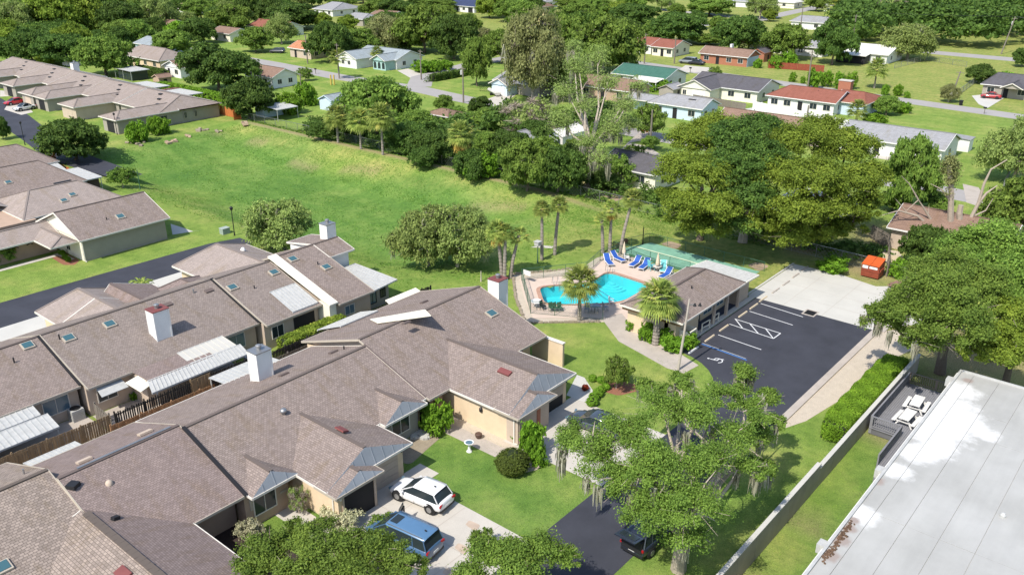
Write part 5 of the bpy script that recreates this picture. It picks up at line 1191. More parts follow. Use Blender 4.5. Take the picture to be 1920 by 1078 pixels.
TREES = [
 (528, 470, 352, 148, 'mossy', 'olive green round tree standing alone by the lamp post on the basin bank', None),
 (803, 499, 368, 135, 'mossy', 'moss hung tree, the one of the close pair nearer the townhouse chimneys', None), (858, 500, 362, 150, 'mossy', 'moss hung tree, the one of the close pair nearer the leaning palms', None),
 (142, 300, 205, 142, 'dark', 'dark loose crowned tree beside the orange fence and upper road', None),
 (262, 266, 222, 42, 'shrub', 'round leafy shrub by the side wall of the grey end home, nearer the lamp', None), (297, 252, 212, 40, 'shrub', 'round leafy shrub by the side wall of the grey end home, nearer the grassy bank', None),
 (231, 352, 302, 58, 'open', 'small spreading tree on the basin edge beside a thin lamp post', None), (6, 262, 214, 34, 'dark', 'small dark tree cut by the picture edge beside the upper road', None),
 (412, 172, 62, 150, 'dark', 'very large dark green tree behind the small white house', GN), (470, 222, 132, 112, 'dark', 'dark evergreen tree touching the carport at the grassy bank', GN),
 (541, 212, 165, 52, 'shrub', 'dense round dark shrub beside the white carport', GN), (200, 142, 50, 118, 'oak', 'large round feathery oak behind the far left row', GN),
 (708, 250, 120, 172, 'oak', 'broad mid green oak over the back fence palms', GN), (765, 292, 218, 90, 'dark', 'dark leafy tree right beside the three fence palms', GN),
 (812, 305, 228, 112, 'dark', 'dark low tree between the fence palms and the palm with dead fronds', GN), (850, 235, 188, 100, 'oak', 'compact green tree beside the street behind the dark low tree', GN),
 (925, 240, 188, 92, 'oak', 'yellowish green tree behind the palm with dead fronds', GN), (905, 332, 278, 62, 'shrub', 'leafy bush at the foot of the palm with dead fronds', GN),
 (988, 358, 245, 112, 'oak', 'oak with a thick reddish trunk on the field fence', GN), (1045, 362, 262, 108, 'dark', 'dense dark tree next to the dirt yard', GN),
 (990, 262, 165, 118, 'bare', 'grey twiggy tree with few leaves behind the fence', GN), 
 (1158, 352, 278, 82, 'open', 'light green leaning oak over the dirt yard', GN), (1215, 262, 178, 72, 'open', 'small yellow green tree by the grey roofed house drive', GN),
 (1000, 188, 0, 140, 'rust', 'tall rusty brown tinged mossy tree rising behind the solar roof', GN), (1128, 140, 8, 150, 'oak', 'big bright green oak behind the pale bare tree', GN), (1065, 120, 10, 110, 'oak', 'mid green oak between the rusty tree and the bright oak', GN),
 (1272, 82, 5, 120, 'dark', 'dark broad tree over the red roofed houses', GN), (1385, 100, 15, 100, 'dark', 'dark green oak behind the brick house', GN), (1330, 85, 55, 60, 'oak', 'low green tree between the red roofed and brick houses', GN),
 (1470, 112, 30, 98, 'oak', 'oak with a pale forked trunk by the brown fence', GN), (1560, 122, 28, 88, 'dark', 'very dark dense tree left of the cream coated roof', GN),
 (1622, 78, 32, 54, 'oak', 'light green tree behind the cream coated roof', GN), (1700, 112, 26, 112, 'mossy', 'grey green mossy willow shaped tree beside the cream coated roof', GN),
 (1662, 60, -30, 70, 'bare', 'tall bare grey tree in front of the dark woods', GN), (895, 162, 60, 64, 'oak', 'tree with a pale straight trunk at the dark mesh fence', GN),
 (620, 118, 28, 96, 'dark', 'dark tree between the terracotta house and blue grey roof', GN), (672, 108, 40, 92, 'oak', 'green tree behind the blue grey roofed house', GN), (722, 98, 15, 92, 'rust', 'brownish mossy tree above the blue grey roof', GN),
 (796, 100, -10, 120, 'oak', 'tall feathery oak in the upper middle of the neighbourhood', GN), (852, 112, 12, 108, 'dark', 'dark tree with pale limbs above the clipped bushes', GN), (762, 94, 60, 56, 'oak', 'low pale green tree at the back of the blue grey roof', GN),
 (28, 78, -15, 100, 'mossy', 'olive mossy tree in the top corner of the wooded left', GN), (98, 72, -30, 110, 'bright', 'yellow green tree tallest at the top of the wooded left', GN), (158, 66, -30, 100, 'bright', 'yellow green tree beside the charcoal roof', GN),
 (122, 122, 48, 110, 'dark', 'dark green tree directly behind the tiny white metal shed', GN), (60, 118, 45, 92, 'dark', 'dark tree behind the home with the white chimney', GN), (14, 118, 60, 70, 'dark', 'dark tree behind the far end of the far left row', GN), (90, 122, 90, 44, 'bright', 'small lime green bush at the back of the far left row', GN),
 (245, 88, 22, 100, 'oak', 'oak behind the blue house with a pale roof', GN), (300, 58, -20, 70, 'mossy', 'grey green tree left of the grassy bank lawn', GN), (270, 75, 52, 34, 'rust', 'small rusty tree beside the blue house', GN),
 (375, 82, 22, 78, 'dark', 'dark tree over the corner lawn street', GN), (435, 62, -5, 92, 'oak', 'oak beneath the orange tiled distant roof', GN), (480, 98, 40, 70, 'oak', 'light green oak beside the parked cars street', GN),
 (545, 56, -12, 120, 'dark', 'broad dark tree above the long red roof', GN), (510, 34, -10, 80, 'oak', 'green tree at the top edge over the red roof', GN), (337, 76, 32, 48, 'shrub', 'large dark round bush on the bank lawn', GN), (210, 62, 0, 90, 'dark', 'dark tree right of the charcoal roof', GN),
 (575, 197, 148, 42, 'shrub', 'dark bush beside the white gabled brown roofed house', GN), (573, 152, 120, 34, 'open', 'small light tree on the lawn of the white gabled house', GN), (640, 20, -20, 60, 'oak', 'distant tree beside the light grey hipped house', GN), (745, 40, -15, 80, 'dark', 'distant dark tree right of the brown roofed white house', GN),
 (820, 22, -18, 90, 'oak', 'distant pale green tree left of the navy roof', GN), (960, 30, -25, 70, 'oak', 'distant green tree right of the navy roof', GN), (1095, 25, -25, 120, 'oak', 'distant tree behind the bright green oak', GN), (1190, 50, -10, 110, 'dark', 'distant dark tree right of the bright green oak', GN), (1225, 75, 30, 60, 'oak', 'light green tree left of the red roofed houses', GN),
 (1330, 30, -20, 100, 'oak', 'distant tree above the pink roof gap', GN), (1425, 35, -25, 70, 'mossy', 'grey tree before the top road bend', GN), (905, 100, 45, 60, 'rust', 'brownish tree by the light blue wall', GN), (940, 120, 45, 70, 'oak', 'mossy green tree left of the rusty tall tree', GN),
 (1060, 185, 90, 90, 'open', 'thin leafed tree in front of the brown roofed house', GN), (1040, 250, 190, 80, 'oak', 'green tree at the foot of the pale bare tree', GN), (1188, 320, 262, 60, 'open', 'thin tree beside the shaded dark roof', GN), (1130, 360, 310, 64, 'dark', 'low dark tree at the edge of the dirt yard', GN),
 (740, 235, 185, 70, 'dark', 'dark lower tree under the broad mid green oak', GN), (660, 262, 200, 70, 'dark', 'dark tree behind the first fence palm', GN), (870, 290, 240, 60, 'dark', 'dark tree behind the palm with dead fronds', GN), (955, 300, 232, 84, 'dark', 'dark tree shading the pale roof behind the fence palm', GN), (1005, 285, 215, 80, 'dark', 'dark tree between the twiggy grey tree and pale bare tree', GN), (912, 300, 240, 60, 'oak', 'green tree before the gable of the pale roofed fence house', GN),
 (1835, 156, 113, 58, 'dark', 'round green tree on the meadow left of the dark roofed solar house', GN), (1886, 150, 130, 36, 'shrub', 'low dark shrub above the solar roof', GN), (1915, 126, 84, 44, 'dark', 'round tree at the picture edge by the top street', GN),
 (1778, 192, 153, 38, 'rust', 'bush with brown dry leaves on the meadow by a pole', GN), (1660, 216, 172, 52, 'oak', 'oak in front of the red roof brick chimney', GN), (1694, 212, 188, 30, 'shrub', 'small dark bush right of the red roofed house', GN), (1637, 238, 206, 46, 'shrub', 'dark bush at the end of the white fence', GN), (1600, 208, 182, 30, 'cone', 'thin conical shrub against the red roof', GN),
 (1480, 118, 92, 28, 'shrub', 'bush at the brown fence beside the brick shed', GN), (1420, 128, 108, 18, 'shrub', 'small dark bush beside the brick house', GN), (1455, 128, 100, 30, 'shrub', 'leafy bush in front of the brick shed', GN), (1340, 150, 120, 36, 'open', 'sparse small tree by the mailbox street', GN), (1240, 172, 145, 40, 'shrub', 'bush before the dark green roofed house', GN),
 (1900, 345, 205, 140, 'mossy', 'large grey mossy tree at the picture edge behind the wire fence', GN), (1905, 455, 315, 150, 'oak', 'leafy green tree at the picture edge right of the dead tree', GN), (1700, 402, 240, 98, 'oak', 'slender oak between the yellow green tree and dead tree', GN),
 (1728, 508, 412, 100, 'dark', 'dark leafy tree behind the orange lidded dumpster', None), (1562, 508, 476, 58, 'shrub', 'low dark shrub at the fence corner of the concrete pad', None), (1682, 520, 480, 40, 'shrub', 'weedy bush right beside the dumpster', None),
 (885, 345, 268, 84, 'dark', 'bushy dark tree at the fence just right of the palm with dead fronds', GN), (1022, 318, 245, 84, 'oak', 'green tree beside the teal grey shed', GN), (1075, 335, 262, 80, 'dark', 'dark tree touching the pale bare tree trunk', GN), (948, 330, 285, 60, 'dark', 'low dark tree in front of the white walled house at the fence', GN), (605, 262, 222, 60, 'dark', 'low dark tree at the bank end of the fence palms', GN), (780, 262, 195, 80, 'oak', 'green tree behind the three fence palms', GN),
 (1155, 728, 655, 74, 'open', 'small rust tipped tree on a mulch ring beside the clipped balls', None), (822, 806, 748, 56, 'shrub', 'tall leafy shrub at the entry of the end townhouse', None), (995, 852, 782, 50, 'shrub', 'tall narrow shrub at the garage corner of the end unit', None), (1008, 870, 835, 34, 'shrub', 'low dark shrub between the tall narrow shrub and round bush', None),
 (800, 806, 785, 26, 'shrub', 'small flowering bush beside the entry shrub', None), (10, 494, 448, 52, 'open', 'small tree at the picture edge in front of the pinkish wall', None),
 (1187, 618, 592, 26, 'shrub', 'green shrub nearest the pool gate by the cream end wall', None), (1213, 638, 600, 34, 'shrub', 'larger green shrub beside the pool house palm', None), (1248, 645, 610, 36, 'shrub', 'shrub behind the pool house palm trunk', None),
 (1262, 658, 625, 44, 'shrub', 'clipped green hedge bush at the parking corner of the pool house', None), (1292, 650, 620, 36, 'shrub', 'low hedge bush beside the cream equipment screen', None),
]
for r_ in TREES: tree(*r_[:5], r_[5], r_[6])
for i, (px, py, ty, wp) in enumerate(((1524, 166, 129, 25), (1548, 163, 132, 25), (1571, 168, 135, 23), (1594, 168, 135, 25))):
    tree(px, py, ty, wp, 'cone', ('leafy street shrub first in the row of four, by the tall pole', 'leafy street shrub second in the row of four', 'leafy street shrub third in the row of four, on a mulch spot', 'leafy street shrub fourth in the row, nearest the red roof')[i], 'four leafy shrubs along the street')
for i, (px, py, ty, wp) in enumerate(((1486, 154, 134, 13), (1505, 157, 142, 10), (1658, 179, 156, 15), (1682, 180, 156, 19), (1700, 184, 170, 13))):
    tree(px, py, ty, wp, 'shrub', ('small upright bush left of the four street shrubs', 'smallest bush left of the four street shrubs', 'upright bush right of the meadow palm', 'wider bush right of the meadow palm', 'tiny bush last along the meadow street')[i], 'small bushes along the meadow street')
for i, (px, py, ty, wp) in enumerate(((792, 136, 108, 36), (814, 135, 108, 30), (834, 131, 108, 28))):
    tree(px, py, ty, wp, 'shrub', ('round clipped bush nearest the corner pole', 'middle round clipped bush on the corner lawn', 'round clipped bush nearest the dark tree on the corner lawn')[i], 'clipped bushes on the corner lawn')

# ---- large trees with their own crowns, lobes placed in metres
SH = .95
def big_tree(name, label, base, lobes, n, size, mat, bark, r0, seed, moss=0, frac=.38, tw=22, mlen=1.7, **ck):
    T = Thing(name, label, 'tree', base); b = Vector(base); L = [(q[0] - b.x, q[1] - b.y, q[2] - b.z, *([q[3]] * 2), q[3] * (q[4] if len(q) > 4 else .62)) for q in lobes]
    q, t = crown_quads([(*l[:3], l[3] * SH, l[4] * SH, l[5] * SH * 1.1) for l in L], n, size, seed, **ck); o = bpy.data.objects.new('crown', quads_mesh('crown', q, t, mat)); C.objects.link(o); o.parent = T.o
    H = max(l[2] for l in L); tr = limbs((0, 0, 0), H, L, r0, seed, frac, .2, 3).build('trunk', bark); tr.parent = T.o
    tq = twigs(L, tw * len(L), seed, .02, 1.1); o = bpy.data.objects.new('twigs', quads_mesh('twigs', tq, np.zeros(len(tq)), DEADW)); C.objects.link(o); o.parent = T.o; o['kind'] = 'stuff'
    if moss: q, t = moss_quads(L, moss, seed + 5, mlen, .07); o = bpy.data.objects.new('hanging_moss', quads_mesh('hanging_moss', q, t, L_GREY)); C.objects.link(o); o.parent = T.o; o['kind'] = 'stuff'
    return T
def lob(px, py, z, r, f=.62): p = at(px, py, z); return (p.x, p.y, z, r, f)
b = at(1272, 1068)
SH = .82
big_tree('live_oak', 'large moss draped live oak over the drive and the parked dark car', (b.x, b.y, 0),
    [lob(1105, 850, 7, 2.1), lob(1180, 815, 8, 2.0), lob(1065, 815, 6.2, 1.3), lob(1160, 910, 6.5, 1.9), lob(1245, 870, 8.5, 2.2), lob(1225, 955, 6.5, 2.0), lob(1300, 945, 7.5, 2.2), lob(1330, 870, 8, 2.1), lob(1240, 770, 8.8, 2.0), lob(1310, 775, 9, 2.0), lob(1375, 820, 7.8, 1.9), lob(1410, 770, 8, 1.6), lob(1400, 870, 6.5, 1.4), lob(1290, 1015, 5.5, 1.5), lob(1345, 745, 8.6, 1.4), lob(1200, 880, 8.5, 1.6), lob(1280, 715, 8, 1.1)],
    120000, .10, L_OAK, BARKP, .36, 101, moss=1500, clump=.33, per=420, inner=.12, shell=(.35, 1.12), jit=.8)
b = at(1345, 915)
big_tree('live_oak', 'thin pale limbed oak reaching over the fresh asphalt with bare twigs', (b.x, b.y, 0), [lob(1395, 700, 6.5, .95), lob(1440, 745, 6, .9), lob(1210, 725, 6, .8), lob(1420, 815, 6, 1.0), lob(1385, 735, 7, .8), lob(1455, 790, 5.2, .7), lob(1250, 740, 6.5, 1.0), lob(1430, 880, 5, .9)], 24000, .125, L_OAK, BARKP, .2, 103, moss=700, clump=.4, inner=.3, per=90)
b = at(655, 1110)
big_tree('live_oak', 'bushy green tree at the bottom edge in front of the open garage', (b.x - 1, b.y, 0),
    [lob(500, 1035, 4.6, 1.5), lob(560, 1010, 5.0, 1.5), lob(620, 1035, 5.4, 1.7), lob(690, 1030, 5.4, 1.6), lob(745, 1050, 5.0, 1.3), lob(470, 1075, 4.2, 1.2), lob(560, 1085, 4.8, 1.6), lob(660, 1095, 5, 1.6), lob(780, 1065, 4.4, .9), lob(600, 985, 4.8, .9)], 90000, .11, L_OAK, BARK, .25, 105, clump=.28, shell=(.5, 1.1), per=260)
b = at(960, 1110)
big_tree('live_oak', 'twiggy green tree at the bottom edge beside the driveway foot', (b.x, b.y, 0), [lob(905, 1040, 4, 1.1), lob(960, 1040, 4.4, 1.3), lob(1020, 1030, 4.2, 1.3), lob(1060, 1045, 3.8, .9), lob(980, 1085, 4, 1.5), lob(880, 1085, 3.6, 1.2)], 36000, .11, L_OAK, BARKP, .16, 107, moss=300, clump=.36, mlen=.7, per=90, shell=(.5, 1.1))
SH = .97
b = at(1312, 450)
big_tree('tree', 'broad yellow green tree left of the dark magnolia, over the back fence', (b.x, b.y, 0), [lob(1300, 265, 11, 3.2), lob(1340, 245, 12, 3), lob(1270, 320, 9.5, 2.8), lob(1320, 330, 10, 3.3), lob(1290, 385, 7, 2.7), lob(1345, 390, 7.5, 2.6), lob(1255, 370, 6.5, 1.8), lob(1375, 300, 10.5, 3), lob(1280, 415, 4.6, 2.2), lob(1332, 428, 4.2, 2.4)], 100000, .21, L_BRI, BARK, .35, 111, clump=.24, per=200, shell=(.6, 1.08))
b = at(1392, 455)
big_tree('tree', 'tall dark magnolia between the two yellow green trees', (b.x, b.y, 0), [lob(1385, 262, 13, 3.3), lob(1420, 300, 11.5, 3.2), lob(1365, 320, 10.5, 3.0), lob(1410, 370, 8, 3.2), lob(1372, 385, 7, 2.6), lob(1430, 245, 12.8, 2.8), lob(1395, 430, 4.5, 2.6), lob(1440, 425, 4.5, 2.5)], 80000, .23, L_DARK, BARKP, .45, 113, clump=.22, per=140, shell=(.6, 1.08))
b = at(1530, 452)
big_tree('tree', 'widest yellow green tree over the pad corner and the white gabled house', (b.x, b.y, 0), [lob(1490, 275, 12, 3.4), lob(1540, 255, 12.5, 3.3), lob(1590, 280, 11.5, 3.2), lob(1460, 330, 10, 3.2), lob(1520, 340, 10.5, 3.6), lob(1590, 350, 9.5, 3.3), lob(1625, 330, 9, 2.4), lob(1440, 390, 7, 2.6), lob(1500, 400, 7.5, 2.9), lob(1565, 395, 7.5, 2.6), lob(1610, 390, 7, 2.2), lob(1420, 420, 5.5, 1.8), lob(1480, 440, 4.4, 2.5), lob(1545, 432, 4.4, 2.4), lob(1600, 425, 4.4, 2.0)], 150000, .21, L_BRI, BARK, .5, 115, clump=.24, per=200, shell=(.6, 1.08))
SH = .86
b = at(1762, 700)
big_tree('live_oak', 'large dark green oak overhanging the concrete pad and gravel strip', (b.x, b.y, 0), [lob(1660, 600, 6.5, 1.7, .9), lob(1700, 585, 8, 2.2, .9), lob(1760, 560, 9.5, 2.7, .9), lob(1720, 640, 6.5, 1.7, .9), lob(1800, 600, 9, 2.6, .9), lob(1780, 520, 9.5, 2.5, .9), lob(1730, 520, 8.5, 1.9, .9), lob(1640, 585, 6, 1.0, .9), lob(1830, 545, 9.5, 2.4, .9), lob(1690, 550, 7.5, 1.3, .9), lob(1760, 630, 7, 1.5, .9)], 110000, .15, L_OAK, BARK, .38, 121, moss=700, clump=.28, per=260, shell=(.45, 1.1))
b = at(1880, 740)
big_tree('tree', 'lime green leafy tree leaning over the white flat roof', (b.x, b.y, 0), [lob(1850, 620, 7.5, 1.9), lob(1895, 590, 8.5, 2.1), lob(1820, 655, 6, 1.6), lob(1880, 670, 6, 1.9), lob(1920, 640, 7, 2.0), lob(1840, 580, 7.8, 1.3)], 60000, .15, L_BRI, BARK, .3, 123, clump=.24, per=200, shell=(.5, 1.08))
b = at(1862, 610)
big_tree('tree', 'yellow tinged tree behind the large oak, right of the dumpster', (b.x + 3, b.y, 0), [lob(1800, 480, 8, 2.4, .9), lob(1855, 460, 9, 2.8, .9), lob(1905, 480, 9, 2.7, .9), lob(1830, 510, 8, 2.3, .9), lob(1885, 530, 8, 2.5, .9), lob(1770, 500, 6, 1.8, .9), lob(1760, 545, 5, 1.4, .9)], 76000, .19, L_OAK, BARK, .3, 125, clump=.26, per=200, shell=(.5, 1.08))
SH = 1.15
b = at(1105, 350)
T = big_tree('tree', 'tall pale limbed sparse tree draped in grey moss behind the fence', (b.x, b.y, 0), [lob(1085, 130, 15, 2.0, .95), lob(1120, 115, 15.5, 1.8, .95), lob(1060, 175, 12.5, 1.8, .95), lob(1140, 160, 13, 2.0, .95), lob(1170, 200, 11, 1.8, .95), lob(1095, 200, 11.5, 1.6, .95), lob(1050, 230, 9, 1.8, .95), lob(1150, 245, 8, 2.0, .95), lob(1185, 235, 8, 1.4, .95), lob(1100, 270, 7, 1.6, .95), lob(1195, 165, 12, 1.4, .95), lob(1075, 95, 15.5, 1.3, .95), lob(1125, 300, 5.5, 1.6, .95)], 42000, .17, L_MOSS, BARKP, .40, 127, moss=1500, clump=.42, inner=.4, mlen=2.0, per=70, shell=(.2, 1.15), tw=170)
# dead tree: bare forked limbs
b = at(1800, 470)
T = Thing('dead_tree', 'bare dead tree with broken pale limbs in front of the brown roof', 'tree', (b.x, b.y, 0)); mb = MB()
def limb(pts, r0, r1): 
    P_ = [Vector(q) for q in pts]; n = len(P_); mb.tube(P_, [r0 + (r1 - r0) * i / (n - 1) for i in range(n)], 7)
def wp(px, py, d=0): 
    z = 0
    # point above the trunk's own vertical plane at this picture position
    r_ = ray(px, py); n_ = Vector((FW.x, FW.y, 0)); t_ = (Vector((b.x, b.y, 0)).dot(n_) + d) / r_.dot(n_); return Vector((0, 0, CAM_H)) + r_ * t_ - Vector((b.x, b.y, 0))
limb([wp(1783, 470), wp(1782, 420), wp(1784, 360), wp(1780, 310)], .42, .26); limb([wp(1797, 470), wp(1800, 440), wp(1815, 420), wp(1835, 380), wp(1845, 345), wp(1858, 318), wp(1888, 300)], .34, .05)
limb([wp(1800, 440), wp(1799, 400), wp(1802, 385)], .4, .3); limb([wp(1835, 380), wp(1850, 362), wp(1870, 348)], .2, .05); limb([wp(1765, 450, 1), wp(1750, 420, 1), wp(1735, 395, 1), wp(1722, 375, 1), wp(1700, 395, 1)], .22, .04)
limb([wp(1760, 440, 1), wp(1720, 405, 1), wp(1685, 395, 1), wp(1650, 405, 1)], .22, .03); limb([wp(1722, 375, 1), wp(1705, 345, 1), wp(1690, 330, 1)], .1, .02); limb([wp(1784, 380), wp(1765, 355), wp(1745, 345)], .14, .03); limb([wp(1740, 405, 1), wp(1742, 385, 1)], .08, .02); limb([wp(1700, 398, 1), wp(1678, 372, 1)], .08, .02)
limb([wp(1820, 408), wp(1848, 395), wp(1862, 372)], .12, .03)
T.part('trunk', MB(), DEADW) if False else None
o = mb.build('trunk', DEADW); o.parent = T.o
q, t_n = crown_quads([(*wp(1783, 352), .6, .6, 2.6), (*wp(1780, 318), .7, .7, 1.7)], 2600, .2, 9, clump=.4); o = bpy.data.objects.new('crown', quads_mesh('crown', q, t_n, L_RUST)); C.objects.link(o); o.parent = T.o

# ---- palms
def frond_fan(rng, yaw, pitch, pet=.95, fan=.95, n=15, w=.10, droop=.5):
    """one costapalmate leaf as quads"""
    out = []; d = np.array([math.cos(yaw) * math.cos(pitch), math.sin(yaw) * math.cos(pitch), math.sin(pitch)]); sd = np.array([-math.sin(yaw), math.cos(yaw), 0]); up = np.cross(d, sd) * -1
    e = d * pet + np.array([0, 0, -.10 * pet * (1 - pitch)])
    out.append([sd * .02, e + sd * .02, e - sd * .02, -sd * .02])
    for i in range(n):
        a = (i / (n - 1) - .5) * 2.9; L = fan * (1 - .25 * abs(a) / 1.45) * rng.uniform(.85, 1.1); v = d * math.cos(a) + sd * math.sin(a); v = v / np.linalg.norm(v); s = np.cross(v, np.array([0, 0, 1])); s = s / (np.linalg.norm(s) + 1e-6) * w
        m = e + v * L * .6 + np.array([0, 0, -droop * .12]); tip = e + v * L + np.array([0, 0, -droop * L * rng.uniform(.45, .8)])
        out.append([e - s * .15, m - s * .5, m + s * .5, e + s * .15]); out.append([m - s * .5, tip - s * .08, tip + s * .08, m + s * .5])
    return out
def palm_mesh(seed, nf, pmin, pmax, mat, **kw):
    rng = random.Random(seed); Q = []
    for i in range(nf):
        yaw = 2.399 * i + rng.uniform(-.2, .2); p = pmin + (pmax - pmin) * (i / nf) + rng.uniform(-.1, .1); Q += frond_fan(rng, yaw, p, **kw)
    Q = np.array(Q, float); r2 = np.random.default_rng(seed); return quads_mesh('fronds', Q, np.clip(np.repeat(r2.random(len(Q) // 9 + 1), 9)[:len(Q)], 0, 1), mat)
PF_G = [palm_mesh(s_, 50, -.65, 1.35, L_PALM, pet=.8, fan=1.0) for s_ in (1, 2, 3)]; PF_D = palm_mesh(9, 12, -1.35, -.7, L_PDEAD, droop=.7)
PF_FEW = palm_mesh(14, 28, -.5, 1.25, L_PALM)
def palm(px, py, topy, label, r=1.6, lean=(0, 0), dead=0, mesh=0, group='sabal palms', rt=.17, g=None):
    b = atg(px, py); H = top_z(b, topy) - b.z - r * .55; T = Thing('palm_tree', label, 'palm tree', b, group); lx, ly = lean
    pts = [(lx * (k / 7) ** 1.5, ly * (k / 7) ** 1.5, H * k / 7) for k in range(8)]; mb = MB()
    P_ = []; R_ = []
    for k in range(29):
        f = k / 28; i = min(6, int(f * 7)); u = f * 7 - i; a, c = Vector(pts[i]), Vector(pts[i + 1]); P_.append(a.lerp(c, u)); R_.append(rt * (1.25 - .35 * f) * (1.09 if k % 2 else .93) * (1.35 if f > .86 else 1))
    mb.tube(P_, R_, 9); o = mb.build('trunk', BARKG, T.o); top = Vector(pts[-1]); s = r / 1.75
    o = bpy.data.objects.new('fronds', mesh if not isinstance(mesh, int) else PF_G[mesh % 3]); C.objects.link(o); o.parent = T.o; o.location = top; o.scale = (s, s, s); o.rotation_euler = (0, 0, random.uniform(0, 6))
    if dead: o = bpy.data.objects.new('dead_fronds', PF_D); C.objects.link(o); o.parent = T.o; o.location = top; o.scale = (s * .9,) * 3; o['label'] = 'drooping tan dead fronds'
    return T
palm(1086, 604, 508, 'sabal palm on the lawn directly in front of the swimming pool', 2.2, (.1, .1)); palm(1229, 646, 535, 'stout sabal palm beside the end wall of the pool house', 2.35, (0, 0), mesh=1, rt=.28)
palm(1016, 487, 380, 'straight palm beside the square lamp on the back lawn', 1.25, (0, .1), mesh=2); palm(1040, 478, 372, 'slightly leaning palm right of the square lamp', 1.35, (.3, -.3))
palm(1130, 474, 402, 'shorter palm of the three near the pool loungers', 1.1, (-.2, .2), mesh=PF_FEW); palm(1143, 473, 380, 'palm with orange dead fronds near the pool loungers', 1.25, (0, 0), mesh=PF_FEW, dead=1); palm(1163, 476, 362, 'strongly leaning palm nearest the green court', 1.5, (1.2, -.6), mesh=1)
palm(941, 524, 418, 'leaning palm behind the townhouse chimney, with the paler trunk', 1.5, (-.3, .4), dead=1); palm(946, 526, 424, 'straight palm between two leaning palms behind the chimney', 1.2, (.2, 0), mesh=2); palm(957, 522, 432, 'palm with a dark drooping crown right of the chimney pair', 1.3, (.9, -.5), mesh=PF_FEW)
palm(677, 280, 208, 'middle palm of the three at the field fence', 2.7, mesh=1, group='palms along the field fence'); palm(634, 268, 202, 'palm of the field fence three farthest from the street oak', 2.6, mesh=2, group='palms along the field fence'); palm(718, 291, 200, 'palm of the field fence three with the fullest round crown', 2.8, mesh=0, group='palms along the field fence')
palm(866, 328, 233, 'tall palm at the field fence with a skirt of brown dead fronds', 2.5, dead=1, mesh=1, group='palms along the field fence'); palm(1639, 166, 114, 'lone palm on the dry meadow', 3.2, mesh=0); palm(1562, 40, 0, 'distant palm by the top road bend', 5, mesh=1, group='far palms')
palm(636, 148, 95, 'palm with pale fronds by the street in front of the blue grey roofed house', 2.6, mesh=PF_FEW); palm(708, 124, 90, 'palm with yellowish fronds against the white gable', 2.3, mesh=2); palm(1604, 236, 192, 'bushy palm at the white fence by the red roofed house', 2.4, mesh=0); palm(1402, 100, 78, 'small palm behind the brick house', 3.4, mesh=1)
# sago: short trunk, arching feather leaves
b = at(269, 552); T = Thing('sago_palm', 'small feathery sago palm in a stone ring by the left road', 'palm', (b.x, b.y, 0)); rng_ = random.Random(3); Q = []
for i in range(26):
    yaw = i * 2.399; L_ = 1.25; up_ = rng_.uniform(.15, 1.1); prev = np.array([0, 0, 1.0])
    for k in range(7):
        f = k / 7; nx_ = np.array([math.cos(yaw) * L_ * (f + 1 / 7), math.sin(yaw) * L_ * (f + 1 / 7), 1.0 + up_ * math.sin((f + .14) * 2.2) * .8]); sd_ = np.array([-math.sin(yaw), math.cos(yaw), 0]) * .20 * (1 - f * .6)
        Q.append([prev, nx_, nx_ + sd_ * .8 - np.array([0, 0, .06]), prev + sd_]); Q.append([prev, nx_, nx_ - sd_ * .8 - np.array([0, 0, .06]), prev - sd_]); prev = nx_
o = bpy.data.objects.new('fronds', quads_mesh('fronds', np.array(Q), RNG.random(len(Q)), L_PALM)); C.objects.link(o); o.parent = T.o
T.part('trunk', MB().tube([(b.x, b.y, 0), (b.x, b.y, .55), (b.x, b.y, 1.05)], [.2, .24, .18], 9), BARK)
for k in range(11): a = k * .571; T.part('ring_stone', MB().cbox((b.x + math.cos(a) * .9, b.y + math.sin(a) * .9, .07), (.34, .2, .16), a + 1.57), CONCP)

# ---- hedges and clipped shapes
def box_leaves(x0, y0, x1, y1, h, n, size, seed, wav=.12):
    rng = np.random.default_rng(seed); A = [(x1 - x0) * (y1 - y0), (x1 - x0) * h, (x1 - x0) * h, (y1 - y0) * h, (y1 - y0) * h]; A = np.array(A) / sum(A); f = rng.choice(5, n, p=A); u, v = rng.random(n), rng.random(n)
    p = np.zeros((n, 3)); nr = np.zeros((n, 3))
    for i in range(5):
        m = f == i
        if i == 0: p[m] = np.stack([x0 + u[m] * (x1 - x0), y0 + v[m] * (y1 - y0), np.full(m.sum(), h)], 1); nr[m] = (0, 0, 1)
        elif i < 3: p[m] = np.stack([x0 + u[m] * (x1 - x0), np.full(m.sum(), y0 if i == 1 else y1), v[m] * h], 1); nr[m] = (0, -1 if i == 1 else 1, 0)
        else: p[m] = np.stack([np.full(m.sum(), x0 if i == 3 else x1), y0 + u[m] * (y1 - y0), v[m] * h], 1); nr[m] = (-1 if i == 3 else 1, 0, 0)
    cx, cy = (x0 + x1) / 2, (y0 + y1) / 2; q = p - np.array([cx, cy, h / 2]); hs = np.array([(x1 - x0) / 2, (y1 - y0) / 2, h / 2]); k = (np.abs(q / hs) ** 6).sum(1) ** (1 / 6); q = q / np.maximum(k, .2)[:, None]
    q *= (1 + wav * (np.sin(p[:, 0:1] * 2.3 + seed) * np.sin(p[:, 1:2] * 3.1 + 1) + .5 * rng.normal(size=(n, 1)) * .5)); p = q + np.array([cx, cy, h / 2])
    return leaf_quads(p, unit(nr + rng.normal(size=(n, 3)) * .6), size * rng.uniform(.6, 1.3, n), rng, .55), np.clip(.5 * rng.random(n) + .35 + .2 * np.sin(p[:, 0] * 3) * np.sin(p[:, 1] * 2.5), 0, 1)
